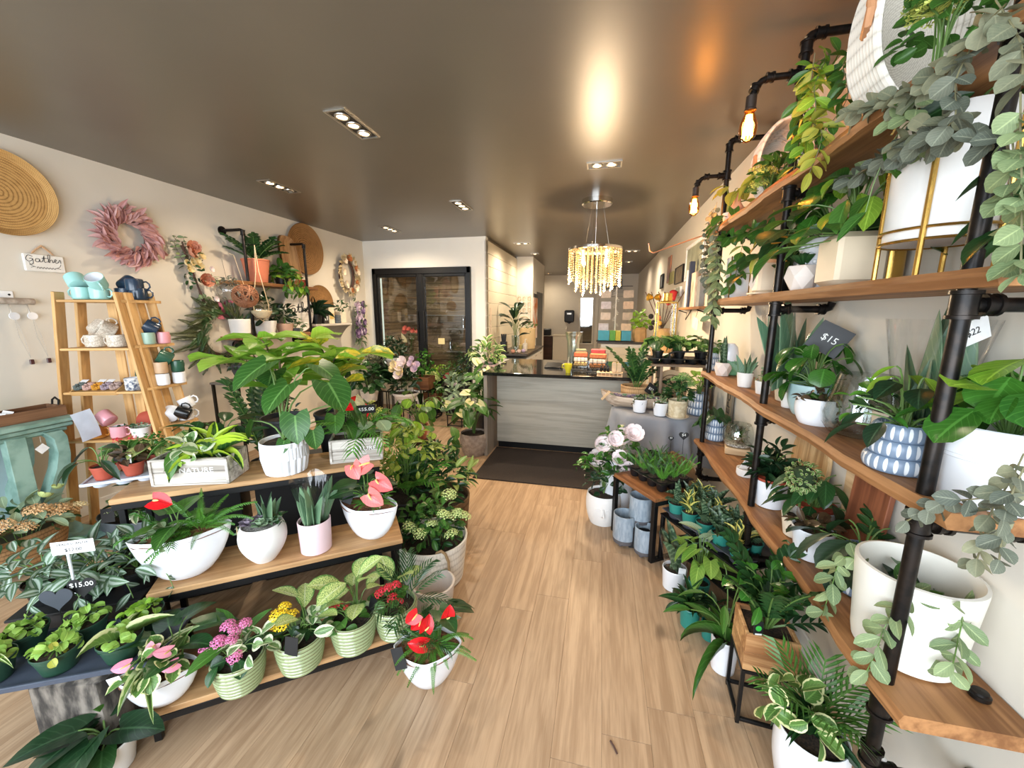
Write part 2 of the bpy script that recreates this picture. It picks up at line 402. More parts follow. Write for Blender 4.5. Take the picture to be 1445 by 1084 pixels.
class Grow:
    """collects stalks while leaves, fronds and flowers are hung on one plant"""
    def __init__(s, par, z, seed, stalk=None, name='stems'):
        s.p = par; s.z = z; s.r = random.Random(seed); s.mb = MB(); s.name = name
        s.stalk = stalk or M('stalk green', (96, 128, 62), .5, var=.2)
    def done(s):
        if s.mb.v: s.mb.build(s.name, s.stalk, s.p, 60, kind='stuff')
        return s.p
    def strap(s, n, L, W, mat, e0=15, e1=80, droop=(.5, 1.6), kind='strap', fold=.5, r0=.01, cx=0, cy=0, az=(0, 2 * PI)):
        for i in range(n):
            a = az[0] + (az[1] - az[0]) * (i + s.r.random() * .7) / n * (1 if az[1] - az[0] < 6 else 3.618)
            f = s.r.random(); e = math.radians(e0 + (e1 - e0) * f)
            dr = droop[0] + (droop[1] - droop[0]) * s.r.choice((0, .5, 1)) * (1 - f * .5)
            d = Vector((math.cos(a) * math.cos(e), math.sin(a) * math.cos(e), math.sin(e)))
            l = L * s.r.uniform(.7, 1.08)
            leaf(s.p, leaf_mesh(kind, mat, round(dr * 4) / 4, fold), Vector((cx, cy, s.z)) + pt(a, r0, 0), d, l, W * s.r.uniform(.85, 1.1))
        return s
    def stalked(s, n, h, spread, L, W, mat, kind='heart', hmin=.45, droop=.45, fold=.18, pitch=(-.9, -.1), sr=.0025, cx=0, cy=0, az=None, r0=.015, wave=0):
        for i in range(n):
            a = (i * 2.399 + s.r.uniform(-.3, .3)) if az is None else az + s.r.uniform(-1, 1) * 1.2
            f = (i + .5) / n
            z = h * (hmin + (1 - hmin) * s.r.random()); r = spread * (.3 + .7 * s.r.random() ** .7) * (1.15 - .5 * z / h)
            b = Vector((cx, cy, s.z)) + pt(a, r0 * s.r.random(), 0)
            e = Vector((cx, cy, s.z)) + pt(a, r, z)
            s.mb.tube(arc(b, e), [sr * 1.2] * 2 + [sr] * 4, 5, False)
            q = s.r.uniform(*pitch); a2 = a + s.r.uniform(-.5, .5)
            leaf(s.p, leaf_mesh(kind, mat, droop, fold, wave), e, (math.cos(a2) * math.cos(q), math.sin(a2) * math.cos(q), math.sin(q)), L * s.r.uniform(.7, 1.1), W * s.r.uniform(.75, 1.1), roll=s.r.uniform(-.35, .35))
        return s
    def bush(s, n, rx, ry, rz, L, W, mat, kind='oval', c=(0, 0, 0), droop=.5, fold=.25, out=.6, low=-.25, stems=6, name='leaf', inner=.55):
        c = Vector(c) + Vector((0, 0, s.z))
        for i in range(n):
            u = low + (1 - low) * s.r.random(); a = i * 2.399 + s.r.random() * .6; q = math.sqrt(max(0, 1 - u * u))
            k = s.r.uniform(inner, 1)
            nrm = Vector((q * math.cos(a), q * math.sin(a), u))
            p = c + Vector((nrm.x * rx, nrm.y * ry, nrm.z * rz)) * k
            d = nrm * out + Vector((s.r.uniform(-1, 1), s.r.uniform(-1, 1), s.r.uniform(-.7, .5))) * .7
            leaf(s.p, leaf_mesh(kind, mat, droop, fold), p, d, L * s.r.uniform(.65, 1.15), W * s.r.uniform(.7, 1.15), up=nrm + Vector((0, 0, .6)), roll=s.r.uniform(-.5, .5), name=name)
        for i in range(stems):
            a = i * 2.399; s.mb.tube(arc((0, 0, s.z), c + Vector((rx * .7 * math.cos(a), ry * .7 * math.sin(a), rz * s.r.uniform(.1, .7)))), .0025, 5, False)
        return s
    def pinnate(s, n, L, leafL, leafW, mat, pairs=8, e0=45, e1=80, bend=.7, sr=.004, kind='oval', cx=0, cy=0, az=None):
        for i in range(n):
            a = i * 2.399 + s.r.random() * .5 if az is None else az + s.r.uniform(-.9, .9); e = math.radians(s.r.uniform(e0, e1)); l = L * s.r.uniform(.75, 1.05)
            pts = []; p = Vector((cx, cy, s.z)) + pt(a, .012, 0)
            for j in range(pairs + 3):
                t = j / (pairs + 2); pts.append(p.copy()); ee = e - bend * t
                p += Vector((math.cos(a) * math.cos(ee), math.sin(a) * math.cos(ee), math.sin(ee))) * (l / (pairs + 2))
            s.mb.tube(pts, [sr * (1.3 - .9 * j / len(pts)) for j in range(len(pts))], 5, False)
            side = Vector((-math.sin(a), math.cos(a), 0))
            for j in range(2, pairs + 3):
                d = (pts[j] - pts[j - 1]).normalized()
                for sg in (-1, 1):
                    leaf(s.p, leaf_mesh(kind, mat, .3, .3), pts[j], d * .75 + side * sg * .85 + Vector((0, 0, .15)), leafL * s.r.uniform(.8, 1.1) * (1 - .25 * abs(j / (pairs + 2) - .5)), leafW, up=d.cross(side) * (1 if d.cross(side).z > 0 else -1) + Vector((0, 0, .3)))
            leaf(s.p, leaf_mesh(kind, mat, .2, .3), pts[-1], d, leafL, leafW)
        return s
    def fronds(s, n, L, W, mat, e0=20, e1=75, bend=1.1, kind='fern', cx=0, cy=0, az=None, name='frond'):
        for i in range(n):
            a = i * 2.399 + s.r.random() * .5 if az is None else az + s.r.uniform(-.9, .9); e = math.radians(s.r.uniform(e0, e1))
            leaf(s.p, frond_mesh(kind, mat, round(bend * s.r.choice((.7, 1, 1.3)), 1)), Vector((cx, cy, s.z)) + pt(a, .01, 0), (math.cos(a) * math.cos(e), math.sin(a) * math.cos(e), math.sin(e)), L * s.r.uniform(.7, 1.1), L * W, name=name)
        return s
    def succulent(s, c, r, mat, rings=((7, 12), (6, 40), (4, 66)), name='leaf', W=.62):
        c = Vector(c)
        for k, (m, e) in enumerate(rings):
            for i in range(m):
                a = 2 * PI * i / m + k * .4; q = math.radians(e)
                leaf(s.p, leaf_mesh('obov', mat, -.5, .5), c + Vector((0, 0, .004 * k)), (math.cos(a) * math.cos(q), math.sin(a) * math.cos(q), math.sin(q)), r * (1 - .2 * k), r * W * (1 - .15 * k), name=name)
        return s
    def vine(s, path, step, L, W, mat, kind='oval', pair=True, sr=.0016, droop=.3, hang=.25, name='leaf'):
        pts = smooth_path(path, 6); s.mb.tube(pts, sr, 5, False)
        acc = 0; k = 0
        for i in range(1, len(pts)):
            seg = pts[i] - pts[i - 1]; acc += seg.length
            while acc > step:
                acc -= step; k += 1
                d = seg.normalized(); x, _, z = frame(d)
                a = k * 1.9 + s.r.random() * .8
                for sg in ((1, -1) if pair else (1,)):
                    o = (x * math.cos(a) + z * math.sin(a)) * sg
                    leaf(s.p, leaf_mesh(kind, mat, droop, .2), pts[i], o + d * .45 + Vector((0, 0, -hang)), L * s.r.uniform(.7, 1.15), W * s.r.uniform(.7, 1.15), up=Vector((s.r.uniform(-1, 1), -1 + s.r.uniform(-.5, .5), 1)), roll=s.r.uniform(-.6, .6), name=name)
        return s
    def anthurium(s, spots, L, mat, spadix, sr=.002, face=(.2, -1, .55)):
        for p in spots:
            p = Vector(p); s.mb.tube(arc((0, 0, s.z), p), sr, 5, False)
            f = Vector(face) + Vector((s.r.uniform(-.5, .5), s.r.uniform(-.3, .3), s.r.uniform(-.3, .3)))
            d = Vector((s.r.uniform(-1, 1), -.5 + s.r.uniform(-.6, .5), s.r.uniform(-.3, .5)))
            d = d - f * (d.dot(f) / f.length_squared)
            o = leaf(s.p, leaf_mesh('heart', mat, .35, .3), p, d, L * s.r.uniform(.8, 1.1), L * .85, up=f, name='spathe')
            key = ('spadix', spadix.name)
            if key not in LEAVES: LEAVES[key] = MB().tube([(0, 0, .0), (0, .12, .16), (0, .3, .34), (0, .42, .42)], [.05, .06, .05, .02], 8).mesh('spadix', spadix, 60)
            q = link('spadix', LEAVES[key], o)
        return s
    def heads(s, spots, r, mat, n=26, fl=.35, stalk=True, name='flower_cluster', sz=.75):
        """domed heads of small four-petalled flowers"""
        key = ('head', mat.name, n, fl)
        if key not in LEAVES:
            mb = MB(); rr = random.Random(n)
            for i in range(n):
                u = .05 + .95 * (i + .5) / n; a = i * 2.399; q = math.sqrt(1 - u * u)
                nn = Vector((q * math.cos(a), q * math.sin(a), u)); x, y, z = frame(nn); p = nn * rr.uniform(.85, 1.05)
                for k in range(4):
                    b = PI / 2 * k + rr.random(); e = x * math.cos(b) + z * math.sin(b); f = nn.cross(e)
                    mb.add([p, p + e * fl * .5 + f * fl * .32 + nn * .06, p + e * fl + nn * .1, p + e * fl * .5 - f * fl * .32 + nn * .06], [(0, 1, 2, 3)])
                if i % 2 == 0: mb.tube([(0, 0, 0), p], .03, 3, False)
            LEAVES[key] = mb.mesh('flower_head', mat, 0)
        for p in spots:
            p = Vector(p)
            if stalk: s.mb.tube(arc((p.x * .3, p.y * .3, s.z), p), .0022, 5, False)
            o = link(name, LEAVES[key], s.p, 'stuff'); rr = r * s.r.uniform(.8, 1.15)
            o.matrix_basis = Matrix.Translation(p) @ Euler((s.r.uniform(-.4, .4), s.r.uniform(-.4, .4), s.r.random() * 6)).to_matrix().to_4x4() @ Matrix.Diagonal((rr, rr, rr * sz, 1))
        return s
    def blooms(s, spots, r, mat, layers=3, face=None, stalk=False, name='bloom'):
        """full double flowers of cupped petals"""
        key = ('bloom', mat.name, layers)
        if key not in LEAVES:
            mb = MB()
            for k in range(layers + 1):
                q = 1 - .25 * k; m = 7 - k
                for i in range(m):
                    a = 2 * PI * i / m + k * .5; c, sn = math.cos(a), math.sin(a); op = .95 - .22 * k
                    def P(u, v, a=a, q=q, op=op, m=m):
                        w = (u - .5) * 2 * PI / m * 1.35 * (.35 + .75 * math.sin(PI * min(1, v * .85 + .08)))
                        rr = q * (math.sin(v * 1.5) ** 1.0) * op + .04; zz = q * (1 - math.cos(v * 1.75)) * (1.1 - op * .35) - .12 * abs(u - .5) * v
                        return (rr * math.cos(a + w), rr * math.sin(a + w), zz)
                    mb.grid(P, 3, 4)
            LEAVES[key] = mb.mesh('bloom', mat, 180)
        for p in spots:
            p = Vector(p)
            if stalk: s.mb.tube(arc((p.x * .3, p.y * .3, s.z), p), .002, 5, False)
            f = Vector(face) if face else Vector((p.x, p.y, abs(p.z - s.z) + .05)); f += Vector((s.r.uniform(-.4, .4), s.r.uniform(-.4, .4), s.r.uniform(-.2, .2))) * f.length
            x, y, z = frame(f.normalized(), Vector((.3, .2, 1)))
            R = Matrix((x, -z, y)).transposed(); rr = r * s.r.uniform(.82, 1.15)
            o = link(name, LEAVES[key], s.p, 'stuff'); o.matrix_basis = Matrix.Translation(p) @ (R * rr).to_4x4()
        return s
def frond_mesh(kind, mat, bend):
    key = ('frond', kind, mat.name, bend)
    if key in LEAVES: return LEAVES[key]
    mb = MB(); n = {'fern': 24, 'palm': 10, 'plume': 26}[kind]; y = z = 0; rr = random.Random(5)
    for i in range(n + 1):
        t = i / n; a = bend * t
        y += math.cos(a) / n; z -= math.sin(a) / n
        up = Vector((0, math.sin(a), math.cos(a))); fw = Vector((0, math.cos(a), -math.sin(a))); p = Vector((0, y, z))
        if i == 0: q = p
        mb.add([q + Vector((.012, 0, 0)), q + Vector((-.012, 0, 0)), p + Vector((-.01, 0, 0)), p + Vector((.01, 0, 0))], [(0, 1, 2, 3)], [(.5, t)] * 4); q = p
        if t < (.12 if kind == 'fern' else .2): continue
        if kind == 'palm': w = .56 * (1.05 - abs(t - .5) * .7); hw = .038; lean = 1.0
        elif kind == 'plume': w = .5 * (1.05 - t) ** .8; hw = .02; lean = .9
        else: w = .5 * (1.06 - t) ** .75 * min(1, t * 4 + .3); hw = .017; lean = .3
        for sg in (-1, 1):
            d = Vector((sg, 0, 0)) + fw * lean; d.normalize(); l = w * rr.uniform(.85, 1.1)
            b = p + d * l + up * (-.08 if kind == 'palm' else -.03); m_ = p + d * l * .5 + up * .02
            mb.add([p - fw * hw * .5, m_ - fw * hw, b, m_ + fw * hw, p + fw * hw * .5], [(0, 1, 2, 3, 4)], [(.5, 0), (.3, .5), (.5, 1), (.7, .5), (.5, 0)])
    LEAVES[key] = mb.mesh('frond_' + kind, mat, 0); return LEAVES[key]
# ---------------------------------------------------------------- leaf colours
G = dict(
    mid=LEAF('leaf mid green', (44, 84, 30), (78, 124, 48)),
    deep=LEAF('leaf deep green', (26, 58, 30), (50, 90, 44), rough=.3),
    dark=LEAF('leaf blackish green', (18, 40, 24), (36, 66, 36), rough=.32, trans=.12),
    glossy=LEAF('leaf glossy green', (36, 84, 30), (70, 124, 42), rough=.22),
    lime=LEAF('leaf lime', (110, 158, 44), (158, 194, 70), trans=.35),
    fiddle=LEAF('leaf fiddle', (104, 158, 42), (162, 200, 78), vein=(196, 214, 130), rough=.42, trans=.35),
    yellow=LEAF('leaf yellowed', (120, 150, 40), (196, 186, 50), vein=(226, 214, 110), pattern='blotch', edge=(228, 208, 60), ew=.5, trans=.3),
    philo=LEAF('leaf heart', (40, 84, 32), (68, 116, 44), vein=(120, 170, 92), rough=.35),
    sage=LEAF('leaf sage', (96, 118, 84), (132, 150, 112), rough=.6),
    euca=LEAF('leaf eucalyptus grey', (98, 106, 86), (152, 150, 118), rough=.7, vein=(150, 150, 120), trans=.15),
    eucag=LEAF('leaf eucalyptus green', (100, 122, 84), (148, 164, 116), rough=.6, vein=(180, 196, 140), trans=.2),
    eucad=LEAF('leaf eucalyptus dark', (74, 82, 72), (112, 116, 98), rough=.7, trans=.1),
    vari=LEAF('leaf cream margin', (70, 112, 50), (112, 148, 74), edge=(226, 228, 170), pattern='margin', ew=.74),
    vari2=LEAF('leaf pale margin', (84, 122, 74), (128, 156, 100), edge=(222, 228, 196), pattern='margin', ew=.55),
    dieff=LEAF('leaf cream centre', (62, 118, 44), (96, 150, 58), edge=(206, 220, 140), vein=(224, 232, 190), pattern='speckle'),
    drac=LEAF('leaf lime margin', (40, 82, 34), (58, 104, 40), edge=(176, 206, 62), vein=(150, 186, 90), pattern='margin', ew=.52),
    spider=LEAF('leaf spider', (104, 144, 70), (140, 174, 98), edge=(222, 230, 180), pattern='margin', ew=.72),
    snake=LEAF('leaf snake', (40, 66, 46), (62, 90, 62), vein=(120, 144, 110), pattern='bands', trans=.05),
    snakey=LEAF('leaf snake yellow edge', (36, 62, 38), (52, 80, 46), vein=(96, 120, 80), edge=(214, 206, 110), pattern='bands', ew=.62, trans=.05),
    aloe=LEAF('leaf aloe', (74, 110, 84), (112, 142, 106), vein=(150, 172, 136), rough=.45, trans=.08),
    succ=LEAF('leaf succulent', (108, 138, 110), (150, 172, 138), rough=.55, trans=.08),
    succp=LEAF('leaf succulent violet', (120, 110, 130), (160, 146, 160), rough=.55, trans=.08),
    silver=LEAF('leaf silver striped', (58, 88, 62), (84, 112, 80), edge=(184, 200, 186), pattern='silver', rough=.35),
    melon=LEAF('leaf melon striped', (36, 92, 34), (62, 116, 44), edge=(150, 186, 106), pattern='melon'),
    fern=LEAF('leaf fern', (50, 108, 34), (92, 148, 52), trans=.3),
    fernd=LEAF('leaf fern dark', (34, 66, 34), (62, 96, 50), trans=.15),
    plume=LEAF('leaf fern bronze', (52, 66, 36), (86, 92, 56), trans=.15),
    lett=LEAF('leaf pale ruffled', (118, 164, 66), (164, 196, 92), rough=.5, trans=.35),
    brown=LEAF('leaf purple brown', (58, 44, 34), (90, 72, 48), trans=.1),
    straw=LEAF('leaf dried straw', (196, 176, 134), (226, 212, 178), rough=.8, vein=(170, 146, 100)),
    pinkd=LEAF('leaf dusty pink', (200, 150, 146), (236, 196, 190), rough=.8, vein=(170, 116, 116), trans=.2),
    lamb=LEAF('leaf felted green', (118, 140, 110), (152, 170, 138), rough=.8, trans=.1),
    gold=LEAF('leaf yellow green', (150, 158, 56), (196, 190, 84), rough=.5, vein=(110, 130, 60)),
)
F = dict(
    red=LEAF('spathe red', (206, 18, 30), (232, 40, 44), vein=(150, 10, 20), rough=.2, trans=.15),
    coral=LEAF('spathe coral', (224, 98, 100), (240, 134, 128), vein=(190, 60, 70), rough=.25, trans=.2),
    pinkf=LEAF('spathe pink', (226, 132, 158), (242, 170, 184), vein=(200, 90, 120), rough=.3, trans=.2),
    cream=LEAF('spathe cream', (240, 226, 160), (250, 240, 196), vein=(220, 206, 120), rough=.3, trans=.25),
    yel=M('petal yellow', (246, 206, 30), .6, var=.15), kpink=M('petal pink', (224, 122, 172), .6, var=.18),
    kred=M('petal crimson', (206, 24, 52), .6, var=.25), white=M('petal white', (250, 244, 242), .7, c2=(244, 224, 224)),
    peach=M('petal peach', (214, 150, 116), .8, c2=(184, 116, 92)), butter=M('petal butter', (242, 228, 184), .8, c2=(228, 204, 146)),
    lav=M('petal lavender', (150, 124, 156), .8, c2=(112, 84, 124)), pale=M('petal pale lilac', (222, 204, 216), .8, c2=(200, 176, 196)),
    grn=M('petal green white', (214, 224, 160), .7, c2=(180, 200, 110)), ivory=M('petal ivory', (244, 234, 214), .8, c2=(228, 206, 176)),
    rust=M('petal rust', (206, 130, 74), .8, c2=(170, 96, 52)), salmon=M('petal salmon', (232, 132, 112), .7, c2=(214, 106, 92)),
)
SPX = M('spadix pale yellow', (240, 214, 130), .6, scale=200, bump=.5); SPX2 = M('spadix green', (170, 190, 70), .6, scale=200, bump=.5)
# ---------------------------------------------------------------- pots
SOIL = M('potting soil', (62, 46, 34), .95, c2=(28, 22, 18), scale=140, bump=.9)
BARK = M('bark chips', (142, 92, 62), .9, c2=(74, 46, 32), scale=90, bump=1)
WHITE = M('white glazed', (232, 234, 238), .28, var=.03, coat=.3); MATTE = M('white matte', (232, 230, 226), .6, var=.05, bump=.1)
CREAM = M('cream pot', (226, 214, 192), .6, var=.08, scale=30, bump=.2); BLACKP = M('black nursery plastic', (20, 21, 23), .38, var=.2)
TERRA = M('terracotta red', (176, 78, 56), .6, var=.12); TERRA2 = M('terracotta orange', (190, 112, 84), .65, var=.1)
TEAL = M('teal nursery plastic', (46, 132, 120), .42, var=.12); GREENP = M('dark green plastic', (38, 70, 54), .4, var=.12)
GREY = M('galvanised grey', (112, 120, 126), .45, .3, c2=(84, 92, 98), scale=7); PINK = M('pink glaze', (232, 202, 206), .35, var=.04)
def soil_disc(par, r, z, mat=SOIL, sx=1, sy=1, lens=None, n=28, seed=1):
    rr = random.Random(seed); mb = MB()
    pr = [(1e-4, .008), (r * .35, .006), (r * .7, .004), (r * .995, 0)]
    mb.lathe(pr, n, (0, 0, z), sx, sy, mod=lens, cap0=False)
    mb.v = [(x, y, zz + rr.uniform(-.004, .004)) for x, y, zz in mb.v]
    return mb.build('soil', mat, par, 60)
def pot(par, r0, r1, h, mat, lip=.0, wall=.006, deep=.02, style='plain', soil=SOIL, sx=1, sy=1, n=36, name='pot', saucer=None):
    """pot standing on z=0: base radius r0, rim radius r1; returns the soil height"""
    mb = MB(); mod = None; prof = None; deep = min(deep, h * .4)
    if style == 'plain':
        prof = [(r0 * .92, 0), (r0, h * .015 + .001), (r0 + (r1 - r0) * .5, h * .5), (r1, h - .002)]
    elif style == 'round':
        prof = [(r0 * .8, 0)] + [(r0 + (r1 - r0) * (i / 9) + r1 * .16 * math.sin(PI * i / 9) ** .8, h * i / 9) for i in range(10)]
    elif style == 'ball':
        prof = [(r1 * .45, 0)] + [(r1 * 1.16 * math.sin(.46 + (PI - .46 - 1.02) * i / 11), h * i / 11) for i in range(12)]
    elif style == 'ribbed':
        k = 8; prof = [(r0 * .9, 0)]
        for i in range(k * 4 + 1):
            t = i / (k * 4); w = r0 + (r1 - r0) * (1 - (1 - t) ** 2); prof.append((w + r1 * .055 * abs(math.sin(PI * t * k)) ** .7, h * (.02 + .98 * t)))
    elif style == 'beads':
        n = 66
        prof = [(r0 * .8, 0)]
        for k in range(3):
            q = r0 + (r1 - r0) * k / 2
            for i in range(7):
                a = PI * (i + .3) / 6.6; prof.append((q * (.86 + .14 * math.sin(a)), h * (k + (1 - math.cos(a)) / 2) / 3))
        mod = lambda a, i: 1 + .012 * math.cos(a * 22)
    elif style == 'fluted':
        prof = [(r0 * .86, 0), (r0 * .97, h * .03), (r0, h * .12), (r1 * 1.0, h * .5), (r1, h * .85), (r1, h)]
        n = 120; mod = lambda a, i: 1 + (.1 * abs(math.sin(a * 10 + (.5 * PI if i > 3 else 0))) if 1 < i < 5 else .08)
    elif style == 'facet':
        n = 6; prof = [(r0, 0), (r1 * 1.04, h * .55), (r1, h)]
        mod = lambda a, i: 1.0
    elif style == 'boat':
        prof = [(r1 * .24, 0), (r1 * .36, h * .02), (r1 * .5, h * .1), (r1 * .64, h * .24), (r1 * .77, h * .42), (r1 * .88, h * .64), (r1 * .95, h * .83), (r1, h)]
    if style == 'boat': mod = lens_mod
    wi = wall
    prof = list(prof)
    rim = prof[-1][0]
    if lip: prof += [(rim + lip, h), (rim + lip, h + lip * 2.2)]; rim = rim + lip; hh = h + lip * 2.2
    else: hh = h
    full = prof + [(rim - wi * .4, hh + wi * .35), (rim - wi, hh), (rim - wi * 1.15, hh - deep * .6), (rim - wi * 1.3, hh - deep * 1.5)]
    rot0 = None
    if style == 'facet':
        vs = []                                          # hexagon twisted half a step half-way up: triangular facets
        for i, (r, z) in enumerate(full):
            for j in range(6):
                a = 2 * PI * (j + (.5 if i == 1 else 0)) / 6; vs.append((r * math.cos(a), r * math.sin(a), z))
        fs = [tuple(range(5, -1, -1))]
        for i in range(len(full) - 1):
            for j in range(6):
                k = (j + 1) % 6
                if i == 0: fs += [(j, k, 6 + j), (6 + j, k, 6 + k)]
                elif i == 1: fs += [(6 + j, 12 + k, 12 + j), (6 + j, 6 + k, 12 + k)]
                else: fs.append((i * 6 + j, i * 6 + k, i * 6 + 6 + k, i * 6 + 6 + j))
        mb.add(vs, fs)
    else: mb.lathe(full, n, (0, 0, 0), sx, sy, mod=mod)
    o = mb.build(name, mat, par, 5 if style == 'facet' else 14 if style == 'fluted' else 30)
    sz = hh - deep
    if soil: soil_disc(par, rim - wi * 1.1, sz, soil, sx, sy, mod if style == 'boat' else None, n=28 if style != 'facet' else 6)
    if saucer:
        MB().lathe([(r0 * 1.1, 0), (r0 * 1.32, .012), (r0 * 1.36, .016), (r0 * 1.28, .015), (r0 * 1.0, .006)], 36).build('saucer', saucer, par)
        o.location.z = .006
    return sz
def lens_mod(a, i):                                       # plan of the boat planters: long with pointed ends
    p = 2 - .55 * min(1, i / 6); return 1 / (abs(math.cos(a)) ** p + abs(math.sin(a)) ** p) ** (1 / p)
def place_tag(par, body, w, h, loc, rot, mat, ink, size=None, stick=None):
    b = MB().box((0, 0, 0), (w, .002, h), bev=.0006).build('price_tag', mat, par); b.location = loc; b.rotation_euler = rot
    if body: text('lettering', body, size or h * .5, ink, b, (0, -.0012, 0), (PI / 2, 0, 0))
    if stick: MB().tube([(0, 0, -h / 2), (0, 0, -h / 2 - stick)], .0015, 5).build('stick', mat, b)
    return b
INK = M('black ink', (20, 20, 22), .6); CHALK = M('chalk white', (236, 236, 232), .8); TAGB = M('black card', (22, 23, 25), .5); TAGW = M('white card', (238, 238, 238), .6)
CLEAR = GLASS('clear glass', alpha=.05); FILM = GLASS('clear film', alpha=.02, rough=.06)
# ================================================================ the room
XL, XR, CEIL, YC, YB, YF = -4.0, 1.03, 2.8, 6.16, 12.8, -0.9
WALLM = M('wall paint', (214, 207, 194), .75, var=.03, scale=3, bump=.08, bscale=260)
WALLW = M('wall paint white', (232, 228, 218), .7, var=.02, scale=3, bump=.05, bscale=260)
CEILM = M('ceiling paint', (104, 96, 84), .34, var=.06, scale=2, bump=.05, bscale=150, spec=.6)
FLW = WOOD('floor oak', (182, 154, 124), (154, 126, 98), 'y', .42, 1.5, knots=True, vary=.12)
floor = struct(MB().box(((XL + 2.2) / 2, (YF + YB) / 2, -.06), (2.2 - XL + .4, YB - YF + .4, .1)).build('floor', M('floor underlay', (70, 56, 44), .8)))
pl = MB().box((0, 0, -.005), (.1843, 1.219, .010), bev=.0007).mesh('plank', FLW)
rr = random.Random(4)
for i in range(28):
    x = XL + .09 + i * .185
    if x > 1.1: break
    off = rr.random() * 1.22
    for k in range(-1, 7):
        y = -.2 + off + k * 1.22
        if y > 8.2: break
        o = link('plank', pl, floor); o.location = (x, y, 0)
far = MB()
for i in range(28):
    for k in range(4): far.box((XL + .09 + i * .185, 9.2 + k * 1.22 + (i * 37 % 10) * .12 - .3, -.005), (.1835, 1.218, .010))
far.build('plank_field', FLW, floor, kind='stuff')
struct(MB().box(((XL + XR) / 2, (YF + YB) / 2, CEIL + .05), (XR - XL + .4, YB - YF + .4, .1)).build('ceiling', CEILM))
struct(MB().box((XL - .06, (YF + YC) / 2, CEIL / 2), (.12, YC - YF + .2, CEIL)).build('wall_left', WALLM))
struct(MB().box((XR + .06, (YF + YB) / 2, CEIL / 2), (.12, YB - YF + .2, CEIL)).build('wall_right', WALLM))
struct(MB().box((-.45, YB + .06, CEIL / 2), (3.2, .12, CEIL)).build('wall_back', WALLM))
# wall with the cooler opening: x -3.82..-2.08, z .45..2.34
wc = MB(); FX0, FX1, FZ0, FZ1 = -3.82, -2.08, .45, 2.345
wc.box(((XL + FX0) / 2, YC + .06, CEIL / 2), (FX0 - XL, .12, CEIL)); wc.box(((FX1 - 1.83) / 2, YC + .06, CEIL / 2), (-1.83 - FX1, .12, CEIL))
wc.box(((FX0 + FX1) / 2, YC + .06, (FZ1 + CEIL) / 2), (FX1 - FX0, .12, CEIL - FZ1)); wc.box(((FX0 + FX1) / 2, YC + .06, FZ0 / 2), (FX1 - FX0, .12, FZ0))
struct(wc.build('wall_cooler', WALLW))
ws = struct(MB().box((-1.89, (YC + 8.5) / 2 + .06, CEIL / 2), (.08, 8.5 - YC - .1, CEIL)).build('wall_shiplap', M('shiplap gap', (120, 108, 90), .8)))
SHIP = M('shiplap paint', (226, 216, 194), .55, var=.02, scale=4)
bd = MB().box((0, 0, 0), (.02, 8.5 - YC, .192), bev=.003).mesh('board', SHIP)
for k in range(14):
    o = link('board', bd, ws); o.location = (-1.84, (YC + 8.5) / 2, .1 + k * .197)
struct(MB().box((-1.66, 8.56, CEIL / 2), (.36, .12, CEIL)).box((-1.54, 9.4, CEIL / 2), (.1, 1.6, CEIL)).build('wall_nook', WALLW))
struct(MB().box((-1.93, 11.6, CEIL / 2), (.1, 2.4, CEIL)).box((-1.7, 10.25, CEIL / 2), (.42, .1, CEIL)).build('wall_rear', WALLM))
BASEB = M('baseboard paint', (226, 224, 218), .5, var=.02)
struct(MB().box((XL + .007, (YF + YC) / 2, .05), (.014, YC - YF, .1), bev=.004).build('baseboard_left', BASEB))
struct(MB().box((XR - .007, (YF + YB) / 2, .05), (.014, YB - YF, .1), bev=.004).build('baseboard_right', BASEB))
struct(MB().box(((XL - 1.83) / 2, YC - .007, .05), (-1.83 - XL, .014, .1), bev=.004).build('baseboard_cooler', BASEB))
# shop front behind the photographer: wall with two window openings and a door opening, glass in them
sf = MB()
for x0, x1, z0, z1 in ((XL, XR, 2.62, CEIL), (XL, XR, 0, .45), (XL, XL + .1, .45, 2.62), (-1.75, -1.6, .45, 2.62), (XR - .1, XR, .45, 2.62)):
    sf.box(((x0 + x1) / 2, YF - .06, (z0 + z1) / 2), (x1 - x0, .12, z1 - z0))
struct(sf.build('wall_front', WALLM))
for n_, (x0, x1) in enumerate(((XL + .1, -1.75), (-1.6, XR - .1))):
    struct(MB().box(((x0 + x1) / 2, YF - .06, 1.535), (x1 - x0, .008, 2.17)).build('window_%d' % (n_ + 1), CLEAR))
struct(MB().box((-1.5, -9, -.12), (30, 16, .1)).build('ground', M('pavement', (150, 148, 144), .9, var=.15, scale=2)))
